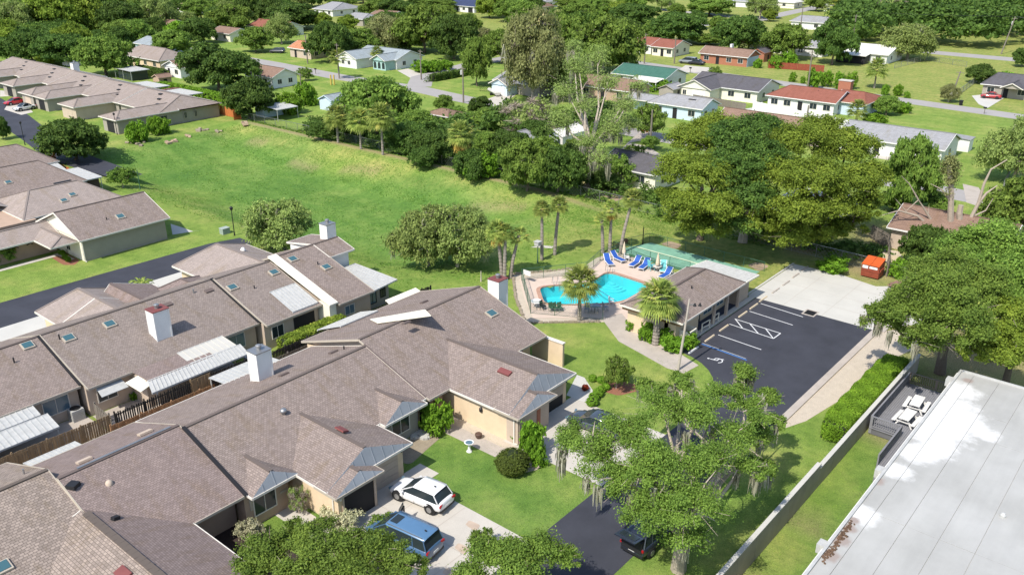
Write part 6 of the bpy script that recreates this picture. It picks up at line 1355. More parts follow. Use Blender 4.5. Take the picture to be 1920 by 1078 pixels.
def hedge(label, x0, y0, x1, y1, h, n, size, mat=L_HEDGE, seed=5, name='hedge', wav=.08, rz=0):
    cx, cy = (x0 + x1) / 2, (y0 + y1) / 2; T = Thing(name, label, 'hedge', (cx, cy, 0)); q, t = box_leaves(x0 - cx, y0 - cy, x1 - cx, y1 - cy, h, n, size, seed, wav)
    o = bpy.data.objects.new('foliage', quads_mesh('foliage', q, t, mat)); C.objects.link(o); o.parent = T.o
    core = MB().box(x0 + .25, y0 + .25, 0, x1 - .25, y1 - .25, h - .22); T.part('stems', core, M('hedge_core', (.02, .03, .01), .95)); T.o.rotation_euler = (0, 0, rz); return T
hedge('long thick clipped bright green hedge beside the garden wall', 58.2, 16.5, 73.2, 18.7, 1.6, 60000, .11, wav=.05); hedge('loose leafy hedge in front of the dark board fence between the rows', 40.4, 59.7, 47.2, 61.4, 1.7, 12000, .16, L_BRI, 6, wav=.16)
a_, b_ = at(312, 168), at(425, 203); m_ = (a_ + b_) / 2; hedge('long dark clipped hedge behind the far left row beside the pinkish shed', m_.x - 1.2, m_.y - (a_ - b_).length / 2, m_.x + 1.2, m_.y + (a_ - b_).length / 2, 2.2, 9000, .35, L_HEDGE, 7, rz=0)
m_ = at(285, 142); hedge('dark clipped hedge beside the small white brown roofed house', m_.x - 1, m_.y - 7, m_.x + 1, m_.y + 7, 2.0, 5000, .35, L_DARK, 8)
m_ = at(855, 145); hedge('dark scruffy hedge row along the corner lawn street', m_.x - 9, m_.y - 1, m_.x + 9, m_.y + 1, 1.6, 5000, .35, L_DARK, 9, wav=.2); m_ = at(735, 122); hedge('dark foundation hedge under the arched porch windows', m_.x - .8, m_.y - 5, m_.x + .8, m_.y + 5, 1.2, 3000, .3, L_DARK, 10)
def ball(label, px, py, r, mat=L_HEDGE, seed=3, group=None, n=2600, size=.09, zf_=.85):
    b = at(px, py); r = r * .8 if r < 1 else r; T = Thing('clipped_bush', label, 'bush', (b.x, b.y, 0), group); q, t = crown_quads([(0, 0, r * zf_, r, r, r * zf_)], n, size, seed, clump=.12, per=10, low=-1, inner=.1, shell=(.94, 1.02), jit=.45)
    o = bpy.data.objects.new('foliage', quads_mesh('foliage', q, t, mat)); C.objects.link(o); o.parent = T.o; T.part('stems', MB().lathe((b.x, b.y, 0), [(r * .2, 0), (r * .72, r * .5), (r * .8, r), (r * .3, r * 1.45)], 12), MATS['hedge_core']); return T
BL = 'clipped round bushes along the end unit walk'
for i, (x_, y_, r_) in enumerate(((1111, 714, .42), (1127, 717, .42), (1136, 730, .42), (1127, 735, .4), (1121, 743, .52), (1113, 750, .48), (1110, 760, .56))):
    ball(('clipped ball bush farthest from the dark car, at the wall end of the row', 'second clipped ball bush from the privacy wall', 'clipped ball bush closest to the rust tipped tree', 'small clipped ball bush fourth from the privacy wall', 'middle large clipped ball bush, fifth from the privacy wall', 'clipped ball bush next to last, just above the largest', 'largest clipped ball bush, touching the parked dark car')[i], x_, y_, r_, seed=i + 3, group=BL)
ball('large round bush with reddish new growth on the front lawn bed', 961, 884, 1.15, leaf('leaf_bronze', (.04, .06, .012), (.13, .16, .03), (.28, .13, .05)), 31, None, 9000, .11, .72)
ball('small dark red leafed plant on the gravel by the end garage', 1097, 731, .35, L_RED, 33, None, 700, .12)
tree(560, 962, 905, 44, 'bare', 'leafless pale shrub beside the brick edged entry bed'); 
for i, (x_, y_, ty, w_) in enumerate(((470, 1015, 965, 60), (640, 985, 940, 90), (720, 995, 955, 60), (905, 1030, 985, 60))):
    T = tree(x_, y_, ty, w_, 'open', ('cream flowering shrub beside the shaded entry court', 'cream flowering shrub below the open garage', 'small cream flowering shrub beside the blue car', 'pale flowering shrub at the driveway foot')[i], 'cream flowering shrubs')
    if i == 1 or i == 0: 
        for c_ in kids(T.o):
            if c_.name.startswith('crown'): c_.data = c_.data.copy(); c_.data.materials[0] = L_CREAM
for i, (x_, y_) in enumerate(((872, 775), (885, 782), (940, 803), (955, 815), (965, 825), (905, 790))):
    tree(x_, y_, y_ - 16, 20, 'shrub', ('low leafy plant beside the entry corner of the cream wall', 'low leafy plant beside the dark clay pot', 'low plant midway along the cream wall bed', 'low plant before the downspout of the cream wall', 'low plant at the downspout of the cream wall', 'low plant just past the dark clay pot')[i], 'low plants along the cream side wall')
for i, (x_, y_) in enumerate(((218, 742), (232, 745), (243, 738), (250, 748))): tree(x_, y_, y_ - 16, 20, 'shrub', ('orange tinged potted plant in the small fenced patio', 'bushy plant in the middle of the small fenced patio', 'plant near the canvas awning of the small patio', 'leafy plant against the picket fence of the small patio')[i], 'plants in the small fenced patio')
for i, (x_, y_) in enumerate(((117, 478), (122, 485), (128, 490))): tree(x_, y_, y_ - 9, 12, 'shrub', ('small plant at the porch end of the red mulch bed', 'small plant in the middle of the red mulch bed', 'small plant at the wall corner end of the mulch bed')[i], 'plants in the red mulch bed')
# undergrowth along the back fence and the woods at the top edge: masses nobody could count
def mass(name, pts, n, size, mats, seed, kind='stuff'):
    q, t = crown_quads(pts, n, size, seed, clump=.3, low=-.3, inner=.1); me_ = quads_mesh(name, q, t, mats); o = bpy.data.objects.new(name, me_); C.objects.link(o); o['kind'] = kind; return o
rg = random.Random(5)
mass('undergrowth', [(99.5 + rg.uniform(-.8, 3), y_ + rg.uniform(-1, 1), .6, rg.uniform(1.0, 2.0), rg.uniform(1.2, 2.2), rg.uniform(.8, 2.2)) for y_ in np.arange(58, 136, 2.0)], 16000, .33, L_DARK, 61)
mass('undergrowth', [(98.2 + rg.uniform(-.5, 3.5), y_, .5, rg.uniform(1.0, 1.7), 1.3, rg.uniform(.8, 1.6)) for y_ in np.arange(27, 56, 1.6)], 9000, .3, L_DARK, 62)
mass('weeds', [(97.2 + rg.uniform(-.5, .8), y_, .0, .5, .9, .55) for y_ in np.arange(30, 148, 1.3)], 6000, .22, L_HEDGE, 63)
W_ = []
for k in range(150):
    px = rg.uniform(1575, 2100); py = rg.uniform(2, 92) - max(0, (1600 - px)) * .6 
    p = at(px, py); hgt = rg.uniform(7, 12); W_.append((p.x, p.y, hgt * .55, rg.uniform(4, 6.5), rg.uniform(4, 6.5), hgt * .5))
mass('woods', W_, 90000, 1.0, L_DARK, 64)
W_ = []
for k in range(85):
    px = rg.uniform(-100, 1400); py = rg.uniform(-60, 2); p = at(px, py); hgt = rg.uniform(7, 11)
    if p.length > 1200: continue
    W_.append((p.x, p.y, hgt * .55, rg.uniform(5, 9), rg.uniform(5, 9), hgt * .5))
mass('woods', W_, 40000, 1.2, L_OAK, 65)
W_ = []
for (cx_, cy_, n_, sp_) in ((100, 85, 14, 45), (30, 60, 10, 30), (230, 50, 10, 40), (1050, 60, 4, 50), (950, 250, 8, 50), (1110, 250, 5, 40), (820, 270, 6, 60)):
    for k in range(n_):
        p = at(cx_ + rg.uniform(-sp_, sp_), cy_ + rg.uniform(-14, 14)); s_ = p.length / 300
        W_.append((p.x, p.y, 1.6 + 1.2 * s_, 2.5 + s_ * 2, 2.5 + s_ * 2, 1.6 + s_ * 1.6))
mass('thicket', W_, 46000, .55, L_DARK, 66)
# further trees between the distant houses
def clear(x, y, m=4):
    if any(a - m < x < c_ + m and b_ - m < y < d_ + m for a, b_, c_, d_ in HR): return False
    for (xa, ya), (xb, yb) in (((137, 76), (143, 175)), ((143, 175), (147, 260)), ((133, -20), (137, 76)), ((199, 0), (222, 190)), ((146, 151), (300, 172)), ((285, 0), (287, 120)), ((300, 168), (520, 165))):
        t_ = max(0, min(1, ((x - xa) * (xb - xa) + (y - ya) * (yb - ya)) / ((xb - xa) ** 2 + (yb - ya) ** 2)))
        if math.hypot(x - xa - t_ * (xb - xa), y - ya - t_ * (yb - ya)) < m + 3.5: return False
    return True
rt_ = random.Random(23); taken = []; used = {}
LM = [(o_.location.copy(), o_['label']) for o_ in C.objects if o_.parent is None and o_.get('category') in ('house', 'shed', 'shelter', 'carport')]
def tree_words(kd, p, px, w_):
    q, lb = min(LM, key=lambda e: (e[0] - p).length); lb = ' '.join(lb.split()[:7])
    while lb.split()[-1] in ('a', 'the', 'with', 'and', 'of', 'its', 'by', 'at', 'in', 'behind', 'beside', 'near', 'under', 'two', 'dark', 'below', 'small', 'light', 'white', 'grey', 'pale', 'green', 'round', 'next', 'to', 'far', 'top', 'field', 'over', 'between', 'brown', 'long', 'across', 'from', 'seen', 'tiny', 'mostly', 'hidden', 'large'): lb = ' '.join(lb.split()[:-1])
    d = p - q; side = 'behind' if d.dot(FW) > abs(d.dot(RT)) else 'in front of' if -d.dot(FW) > abs(d.dot(RT)) else 'right of' if d.dot(RT) > 0 else 'left of'
    l_ = '%s %s tree %s the %s' % ('large' if w_ > 66 else 'small' if w_ < 46 else 'mid sized', {'oak': 'green', 'dark': 'dark green', 'mossy': 'grey green', 'bright': 'yellow green'}[kd], side, lb)
    l_ = ' '.join(l_.split()[:16]); used[l_] = used.get(l_, 0) + 1
    return l_, 'further trees of the neighbourhood, ' + l_[:40]
AREAS = [(0, 350, -4, 112, 46, 70), (350, 480, -4, 70, 12, 62), (480, 870, -4, 95, 24, 60), (870, 1200, 4, 120, 16, 66), (1200, 1430, -4, 70, 9, 50), (1430, 1600, 4, 60, 4, 44), (780, 1230, 200, 330, 14, 60), (1640, 1760, 340, 480, 3, 60)]
for (xa, xb, ya, yb, n_, wd_) in AREAS:
    k = 0; tries = 0
    while k < n_ and tries < 900:
        tries += 1; px, py = rt_.uniform(xa, xb), rt_.uniform(ya, yb); p = at(px, py)
        # keep sight lines to the houses: nothing tall directly in front of a facade
        if not clear(p.x, p.y) or any(math.hypot(px - a, (py - b_) * 2.2) < 34 for a, b_ in taken): continue
        if any(a - 16 < p.x < c_ and b_ - 2 - (c_ - p.x) * .0 < p.y < d_ - 0 for a, b_, c_, d_ in HR if math.hypot(a, b_) < 330): continue
        taken.append((px, py)); k += 1; w_ = wd_ * rt_.uniform(.6, 1.25); kd_ = rt_.choice(['oak', 'oak', 'dark', 'dark', 'mossy', 'bright']) if ya < 150 else rt_.choice(['dark', 'oak'])
        tree(px, py, py - w_ * rt_.uniform(.75, 1.0), w_, kd_, *tree_words(kd_, p, px, w_))
def rough(name, n, x0, x1, y0, y1, size, mat, seed, up=.6):
    rs_ = np.random.default_rng(seed); x = rs_.uniform(x0, x1, n); y = rs_.uniform(y0, y1, n); cl = .5 + .5 * np.sin(x * .8 + 2 * np.sin(y * .3)) * np.sin(y * .45 + x * .2); k_ = rs_.random(n) < cl * .9 + .1; x, y = x[k_], y[k_]
    P0 = np.stack([x, y, gz(x, y) + size * .15], 1); nr_ = unit(np.stack([rs_.normal(size=len(x)), rs_.normal(size=len(x)), np.full(len(x), up)], 1)); q_ = leaf_quads(P0, nr_, size * rs_.uniform(.5, 1.4, len(x)), rs_, .35)
    o_ = bpy.data.objects.new(name, quads_mesh(name, q_, rs_.random(len(x)), mat)); C.objects.link(o_); o_['kind'] = 'stuff'
L_ROUGH = leaf('rough_grass_blade', (.07, .13, .02), (.17, .27, .045), (.33, .30, .11)); L_TURF = leaf('turf_blade', (.10, .21, .03), (.17, .31, .05), (.30, .36, .09))
rough('rough_grass', 22000, 84.5, 93.2, 58, 146, .20, L_TURF, 71); rough('rough_grass', 9000, 95, 97.5, 40, 146, .32, L_ROUGH, 72); rough('grass_tufts', 34000, 58, 86, 56, 148, .20, L_TURF, 73)
rough('grass_tufts', 9000, 89, 96, 50, 66, .14, L_TURF, 74)
# turf tufts along the lawns nearest the camera give the grass a real pile
rs = np.random.default_rng(5); n_ = 26000; gx = rs.uniform(28, 62, n_); gy = rs.uniform(11.5, 42, n_)
ok = ((gy < 15.9) & (gx > 34)) | ((gy > 16.5) & (gy < 21.2) & (gx < 59)) | ((gy > 28) & (gy < 39.5) & (gx > 36.8) & (gx < 42.2)) | ((gy > 28) & (gy < 44) & (gx > 53.5) & (gx < 63)) | ((gy > 28) & (gy < 34) & (gx > 35) & (gx < 42.5)) 
ok &= ~((gx > 55) & (gx < 72) & (gy < 16.1)); gx, gy = gx[ok], gy[ok]; n_ = len(gx); P_ = np.stack([gx, gy, np.full(n_, .02)], 1)
nr = unit(np.stack([rs.normal(size=n_), rs.normal(size=n_), np.full(n_, .5)], 1)); q = leaf_quads(P_, nr, np.full(n_, .07), rs, .3); o = bpy.data.objects.new('grass', quads_mesh('grass', q, rs.random(n_), L_HEDGE)); C.objects.link(o); o['kind'] = 'stuff'
# ================================================================ SWIMMING POOL
from mathutils.geometry import tessellate_polygon
def ring_sheet(name, outer, inner, mat, z, kind='structure'):
    pts = [Vector((p[0], p[1], z)) for p in outer] + [Vector((p[0], p[1], z)) for p in inner]
    tri = tessellate_polygon([[Vector((p[0], p[1], 0)) for p in outer], [Vector((p[0], p[1], 0)) for p in inner]])
    me_ = bpy.data.meshes.new(name); me_.from_pydata(pts, [], [tuple(t) for t in tri]); me_.materials.append(mat); me_.update()
    if sum(p.normal.z for p in me_.polygons) < 0: me_.flip_normals()
    o = bpy.data.objects.new(name, me_); C.objects.link(o); o['kind'] = kind; return o
pool = smooth_poly(POOL, 5); deck_o = [(p.x, p.y) for p in (at(1166, 588), at(1130, 597), at(1000, 597), at(983, 560), at(974, 524), at(1040, 517), at(1100, 509), at(1122, 492), at(1160, 480), at(1200, 488), at(1262, 522))] + [(79.0, 40.2), (66, 40.2)]
def grow(P, s): return [(pcx + (a - pcx) * s, pcy + (b - pcy) * s) for a, b in P]
cope = grow(pool, 1.075)
DECKC = M('pool_deck_concrete', (.56, .45, .37), .85, var=.13, scale=.8, fine=.08); COPE = M('coping_brick', (.42, .25, .18), .85, var=.25, scale=4)
ring_sheet('pool_deck', deck_o, cope, DECKC, .035)
T = Thing('swimming_pool', 'turquoise L shaped swimming pool with a brick coping and corner steps', 'swimming pool', (pcx, pcy, 0))
mb = MB(); n = len(pool)
for i in range(n):
    a, b_ = cope[i], cope[(i + 1) % n]; c_, d_ = pool[(i + 1) % n], pool[i]; mb.slab([(*a, .085), (*b_, .085), (*c_, .085), (*d_, .085)], .12)
T.part('coping', mb, COPE)
inn = grow(pool, .985); mb = MB()
for i in range(n): mb.add([(*pool[i], .07), (*pool[(i + 1) % n], .07), (*pool[(i + 1) % n], -.12), (*pool[i], -.12)], [(0, 1, 2, 3)])
T.part('tile_band', mb, CONCP)
PLA = M('pool_plaster', (.22, .66, .68), .7, var=.05, scale=.8, fine=.02); mb = MB()
for i in range(n): mb.add([(*pool[i], -.12), (*pool[(i + 1) % n], -.12), (*pool[(i + 1) % n], -1.3), (*pool[i], -1.3)], [(0, 1, 2, 3)])
mb.poly([(*p, -1.3) for p in pool]); T.part('basin', mb, PLA)
mb = MB()
cor = Vector((75.4, 49.0, 0))
for k in range(4):
    r_ = 2.0 - k * .42; zt = -1.12 + k * .12; pts = [(cor.x + r_ * math.cos(a), cor.y + r_ * math.sin(a)) for a in np.linspace(math.pi * .98, math.pi * 1.55, 9)] + [(cor.x + .3, cor.y + .3)]
    mb.add([(*p, zt) for p in pts] + [(*p, zt - .22) for p in pts], [tuple(range(len(pts)))] + [(i, (i + 1) % len(pts), (i + 1) % len(pts) + len(pts), i + len(pts)) for i in range(len(pts))])
T.part('step', mb, M('pool_step', (.27, .69, .71), .6))
wt = NT('pool_water'); wt.t.nodes.remove(wt.b); tr = wt.n('ShaderNodeBsdfTransparent'); tr.inputs[0].default_value = (.44, .90, .94, 1); gl = wt.n('ShaderNodeBsdfGlossy'); gl.inputs['Roughness'].default_value = .06
fr = wt.n('ShaderNodeFresnel'); fr.inputs[0].default_value = 1.33; ms = wt.n('ShaderNodeMixShader'); bp = wt.n('ShaderNodeBump'); bp.inputs['Strength'].default_value = .25; bp.inputs['Distance'].default_value = .05
wt.l(wt.noise(wt.pos(), 2.2, 3), bp.inputs['Height']); wt.l(bp.outputs[0], gl.inputs['Normal']); wt.l(bp.outputs[0], fr.inputs['Normal']); wt.l(fr.outputs[0], ms.inputs[0]); wt.l(tr.outputs[0], ms.inputs[1]); wt.l(gl.outputs[0], ms.inputs[2]); wt.l(ms.outputs[0], wt.out.inputs[0])
T.part('water', MB().poly([(*p, -.06) for p in pool]), wt.m)
T.part('floating_rope', MB().tube([(72.2, 49.4, -.04), (71.0, 46.7, -.05), (69.9, 44.2, -.04)], .05, 6), M('rope_blue', (.05, .25, .35), .6))
for q in ((1042, 534), (1142, 511)):
    p = at(*q); f = MB()
    for s in (-.28, .28): f.tube([(p.x + s * .7 + .3, p.y - s * .7 + .4, .05), (p.x + s * .7 + .2, p.y - s * .7 + .25, .8), (p.x + s * .7, p.y - s * .7, .85), (p.x + s * .7 - .2, p.y - s * .7 - .25, .5), (p.x + s * .7 - .25, p.y - s * .7 - .3, -.5)], .025, 6)
    T.part('ladder_rail', f, METALS)
# gravel border and stone edging of the deck
bo = grow([(p[0], p[1]) for p in deck_o[1:9]], 1.0)
ring_sheet('gravel_border', [(p.x, p.y) for p in (at(1166, 600), at(1130, 604), at(985, 606), at(967, 560), at(961, 515), at(1040, 508), at(1095, 500), at(1118, 484), at(1160, 470), at(1275, 515), at(1250, 545))], cope, GRAVEL, .010)
T = Thing('stone_edging', 'edging of tan stones around the pool deck border', 'edging', (*at(985, 606).xy, 0)); st = MB().cbox((0, 0, .06), (.42, .26, .2)); m0 = None
eps = [at(1120, 604), at(985, 606), at(967, 560), at(961, 515), at(1040, 508), at(1095, 500)]
for a, b_ in zip(eps, eps[1:]):
    L = (b_ - a).length; k_ = int(L / .5)
    for i in range(k_):
        p = a.lerp(b_, i / k_)
        if m0 is None: m0 = st.build('stone', ROCK, T.o); o = m0
        else: o = m0.copy(); C.objects.link(o); o.parent = T.o
        o.location = p - T.loc; o.rotation_euler = (0, random.uniform(-.1, .1), random.uniform(-.4, .4) + math.atan2((b_ - a).y, (b_ - a).x)); s_ = random.uniform(.75, 1.2); o.scale = (s_, s_, s_)
# shuffleboard / bocce court behind the pool house
ct = [(82.6, 53.2), (87.6, 51.3), (87.2, 36.9), (82.4, 37.3)]; CG = M('court_green', (.18, .36, .26), .85, var=.25, scale=1.0)
ground_sheet('green_court', ct, CG, .02)
ground_sheet('painted_line', [(85.0, 51.9), (85.35, 51.9), (85.0, 38), (84.65, 38)], M('line_cream', (.5, .6, .42), .8), .026); ground_sheet('green_court', [(82.0, 53.0), (82.6, 53.2), (82.4, 43), (81.8, 43)], M('court_dark', (.06, .16, .08), .9), .024)
wire_fence('chain link fence around the green court', [(82.3, 43), (82.5, 53.4), (87.8, 51.6), (87.6, 36.6)], 1.1, 2.5, GREENP, .25, .03)
# ---- pool furniture
def lounger(label, px, py, rz, colr, k=0):
    p = at(px, py); T = Thing('sun_lounger', label, 'sun lounger', (0, 0, 0), 'loungers by the pool'); f = MB(); bk = .62
    for s in (-.32, .32): f.beam((-.95, s, .3), (.35, s, .3), .06, .05); f.beam((.35, s, .3), (1.0, s, .3 + bk * .9), .06, .05)
    f.beam((-.95, -.32, .3), (-.95, .32, .3), .06); T.part('frame', f, WWHITE)
    for s in (-.3, .3):
        for x in (-.8, .4): T.part('leg', MB().beam((x, s, 0), (x, s, .3), .05), WWHITE)
    T.part('seat', MB().slab([(-.93, -.29, .35), (.36, -.29, .35), (.36, .29, .35), (-.93, .29, .35)], .03), colr); T.part('backrest', MB().slab([(.37, -.29, .355), (.98, -.29, .35 + bk * .88), (.98, .29, .35 + bk * .88), (.37, .29, .355)], .03), colr)
    put(T.o, (p.x, p.y, .05), rz, 1.08)
BLU = M('fabric_blue', (.025, .09, .36), .7, var=.1); TUR = M('fabric_turquoise', (.16, .50, .52), .7, var=.1)
lounger('blue sun lounger at the fence corner, first of the line by the closed umbrella', 1141, 496, .9, BLU); lounger('blue sun lounger beside the white chair and umbrella stand', 1159, 490, 1.3, BLU); lounger('blue sun lounger just past the white chair', 1190, 499, .1, BLU)
lounger('blue sun lounger beside the small turquoise chair', 1207, 504, .15, BLU); lounger('blue sun lounger nearest the pool house roof', 1247, 521, .0, BLU); lounger('turquoise sun lounger between the round table and pool house', 1243, 509, .5, TUR)
def chair(label, px, py, rz, colr, sc=1.0, grp=None):
    p = at(px, py); T = Thing('patio_chair', label, 'chair', (0, 0, 0), grp)
    T.part('seat', MB().box(-.24, -.24, .38, .24, .24, .43), colr); T.part('backrest', MB().cbox((.25, 0, .68), (.05, .48, .5), 0, 0, .15), colr); T.part('armrest', MB().box(-.2, -.27, .6, .25, -.22, .64).box(-.2, .22, .6, .25, .27, .64), colr)
    for a in (-.2, .2):
        for c_ in (-.2, .2): T.part('leg', MB().box(a - .02, c_ - .02, 0, a + .02, c_ + .02, .38), colr)
    put(T.o, (p.x, p.y, .05), rz, sc)
chair('white plastic chair between the blue loungers and umbrella', 1175, 490, 2.2, WWHITE, 1.15); chair('small turquoise chair between the blue lounger and the round table', 1221, 507, 2.6, TUR, 1.3)
def rtable(label, px, py, r, h, topm, legm, nch=0, chm=None):
    p = at(px, py); T = Thing('patio_table', label, 'table', (p.x, p.y, 0)); T.part('tabletop', MB().lathe((p.x, p.y, h), [(r, 0), (r, .04), (r * .98, .05)], 18), topm)
    for k in range(4): a = k * 1.571 + .5; T.part('leg', MB().beam((p.x + math.cos(a) * r * .6, p.y + math.sin(a) * r * .6, .04), (p.x + math.cos(a) * r * .45, p.y + math.sin(a) * r * .45, h), .035), legm)
rtable('round white table under the second closed umbrella', 1232, 510, .5, .7, CONCP, METALS); rtable('round white table at the front corner of the pool fence', 1006, 577, .6, .7, WWHITE, WWHITE); rtable('dark round patio table in the pool corner shadow of the palm', 1115, 585, .6, .7, METALG, BLACKP)
chair('dark metal chair beside the white corner table', 1018, 581, 1.6, BLACKP, 1, 'dark metal patio chairs')
for i, (x_, rz) in enumerate(((1034, 1.2), (1042, 1.4), (1050, 1.1))): chair(('dark green chair at the table end of the lined up chairs', 'dark green chair in the middle of the lined up chairs', 'dark green chair of the lined up chairs closest to the palm')[i], x_, 584, rz, GREENP, .95, 'lined up dark green chairs')
chair('grey patio chair in the palm shadow at the gate', 1100, 586, .4, METALG, 1); chair('grey patio chair closer to the pool gate posts', 1135, 583, 2.6, METALG, 1); chair('white chair at the pool edge beside the pool house', 1146, 573, 2.0, WWHITE, 1)
def umbrella(label, px, py, h=2.3):
    p = at(px, py); T = Thing('closed_umbrella', label, 'umbrella', (p.x, p.y, 0), 'closed umbrellas by the pool'); T.part('pole', MB().tube([(p.x, p.y, 0), (p.x, p.y, h)], .03, 6), METALS)
    T.part('canopy', MB().lathe((p.x, p.y, .9), [(.20, 0), (.23, .25), (.17, .7), (.10, 1.1), (.02, 1.45)], 9), CREAMC); T.part('base', MB().lathe((p.x, p.y, .04), [(.26, 0), (.26, .06), (.06, .1)], 12), CONC)
umbrella('closed cream umbrella at the deck corner by the leaning palms', 1169, 489); umbrella('closed cream umbrella in the round white table', 1232, 511)
T = Thing('sign_board', 'small white notice board on the pool fence corner', 'sign', (*at(983, 528).xy, 0)); p = T.loc; T.part('board', MB().box(p.x - .05, p.y - .9, .85, p.x - .01, p.y + .1, 1.4), WWHITE)
# ---- bird bath, dumpster, units
p = at(880, 846); T = Thing('bird_bath', 'white stone bird bath standing on the front lawn', 'bird bath', (p.x, p.y, 0))
T.part('pedestal', MB().lathe((p.x, p.y, 0), [(.22, 0), (.2, .08), (.11, .14), (.09, .5), (.14, .68)], 14), WWHITE, smooth=True); bo_ = T.part('bowl', MB().lathe((p.x, p.y, .68), [(.12, 0), (.36, .09), (.38, .14), (.31, .13), (.2, .06)], 18), WWHITE, smooth=True); T.part('water', MB().lathe((p.x, p.y, .78), [(.29, 0), (.28, .005)], 16), GLASSB, bo_)
p = at(1627, 520); p = Vector((p.x + .6, p.y - .2, 0)); T = Thing('dumpster', 'rust red steel dumpster with bright orange lids on the concrete pad', 'dumpster', (p.x, p.y, 0))
x0, x1, y0, y1 = p.x - .8, p.x + .8, p.y - .95, p.y + .95; mb = MB(); mb.add([(x0 + .0, y0, .15), (x1, y0, .15), (x1, y1, .15), (x0, y1, .15), (x0 - .1, y0, 1.55), (x1 + .05, y0, 1.95), (x1 + .05, y1, 1.95), (x0 - .1, y1, 1.55)], [(0, 3, 2, 1), (4, 5, 6, 7), (0, 1, 5, 4), (1, 2, 6, 5), (2, 3, 7, 6), (3, 0, 4, 7)])
T.part('body', mb, REDB); T.part('rib', MB().beam((x0 - .06, y0 - .02, .85), (x0 - .06, y1 + .02, .85), .07).beam((x0 - .05, y0 - .04, .85), (x1 + .03, y0 - .04, .85), .07), REDB)
for a, b_ in ((y0, p.y - .02), (p.y + .02, y1)): T.part('lid', MB().slab([(x0 - .2, a, 1.6), (x1 + .1, a, 2.02), (x1 + .1, b_, 2.02), (x0 - .2, b_, 1.6)], .06), M('lid_orange', (.55, .10, .02), .5, var=.15))
T.part('sticker', MB().box(x0 - .1, p.y + .25, 1.1, x0 - .085, p.y + .85, 1.45).box(x0 - .1, p.y - .75, 1.15, x0 - .085, p.y + .1, 1.4), WWHITE); T.part('fork_pocket', MB().box(x0 + .2, y0 - .12, .9, x1 - .3, y0, 1.1), REDB)
p = at(1680, 540); T = Thing('scrap_pile', 'pile of brown boards and orange tubs beside the dumpster', 'scrap pile', (p.x, p.y, 0))
T.part('board', MB().cbox((p.x, p.y, .15), (2.2, 1.0, .12), .4).cbox((p.x + .3, p.y + .2, .32), (1.8, .8, .1), -.2), M('scrap_brown', (.22, .13, .10), .9, var=.3)); q = at(1680, 515); T.part('tub', MB().cbox((q.x, q.y, .35), (1.6, .9, .6), .3), ORANGE)
p = at(1668, 486); T = Thing('tarp_cover', 'cream tarp covered heap behind the dumpster', 'tarp', (p.x, p.y, 0)); T.part('tarp', MB().cbox((p.x, p.y, .4), (2.8, 2.2, .8), .5, .1, .1), CREAMC)
def ac(label, x, y, z=0, s=.8):
    T = Thing('air_conditioner', label, 'air conditioner', (x, y, z)); T.part('cabinet', MB().box(x - s / 2, y - s / 2, z, x + s / 2, y + s / 2, z + s), METALW); T.part('fan_grille', MB().lathe((x, y, z + s), [(s * .42, 0), (s * .42, .04), (s * .1, .06)], 14), BLACKP)
    mb = MB()
    for k in range(5): mb.box(x - s / 2 - .01, y - s / 2 - .01, z + s * (.15 + k * .15), x + s / 2 + .01, y + s / 2 + .01, z + s * (.15 + k * .15) + .04)
    T.part('louvre', mb, METALS)
p = at(145, 785); ac('beige air conditioner behind the townhouse by the tan board fence', p.x, p.y, 0, .95); p = at(472, 655, .9); ac('grey air conditioner with a dark fan beside the white clapboard chimney', 37.4, 60.9, .2, .95)
p = at(195, 752); T = Thing('patio_table', 'small white patio table in the little fenced patio', 'table', (p.x, p.y, 0)); T.part('tabletop', MB().box(p.x - .5, p.y - .4, .7, p.x + .5, p.y + .4, .74), WWHITE); T.part('leg', MB().box(p.x - .4, p.y - .3, 0, p.x - .35, p.y - .25, .7).box(p.x + .35, p.y + .25, 0, p.x + .4, p.y + .3, .7), WWHITE)
p = at(422, 438); T = Thing('utility_box', 'grey green utility box on the grass near the lamp post', 'utility box', (p.x, p.y, 0)); T.part('cabinet', MB().box(p.x - .5, p.y - .4, 0, p.x + .5, p.y + .4, .7), M('util_green', (.27, .33, .29), .6)); T.part('lid', MB().box(p.x - .53, p.y - .43, .7, p.x + .53, p.y + .43, .78), M('util_green2', (.33, .38, .34), .6))
p = at(1262, 760); 
def wheelstop(px, py, m_, L=1.75):
    p = pw(px, py); mb = MB(); 
    vs = [(-.09, 0), (.09, 0), (.06, .12), (-.06, .12)]; mb.add([(p.x - L / 2, p.y + a, z) for a, z in vs] + [(p.x + L / 2, p.y + a, z) for a, z in vs], [(0, 3, 2, 1), (4, 5, 6, 7), (0, 1, 5, 4), (1, 2, 6, 5), (2, 3, 7, 6), (3, 0, 4, 7)])
    return mb
WS = (('pale', 283, 876, 'wheel stop of the wheelchair bay, lowest and whitest of the row', 0), ('t', 424, 773, 'wheel stop between the blue line and the first white stall line', 1), ('t', 550, 683, 'wheel stop beside the hatched aisle on the near side', 1), ('t', 716, 563, 'wheel stop with an orange tint just past the hatched aisle', 1), ('t', 812, 493, 'wheel stop opposite the longest white stall line', 1), ('t', 895, 428, 'last tan wheel stop, at the edge of the concrete pad', 1), ('g', 1005, 355, 'grey wheel stop on the pad next to the asphalt', 2), ('g', 1096, 290, 'second grey wheel stop on the pad', 2), ('g', 1180, 223, 'third grey wheel stop on the pad', 2), ('g', 1260, 162, 'grey wheel stop at the far corner of the pad', 2))
WSM = (LINEW, M('stop_tan', (.58, .48, .34), .85, var=.15), CONCD)
for _, px, py, lb, m_ in WS:
    mb = wheelstop(px, py, m_); o = single('wheel_stop', mb, WSM[m_], lb, 'wheel stop', 'concrete wheel stops')
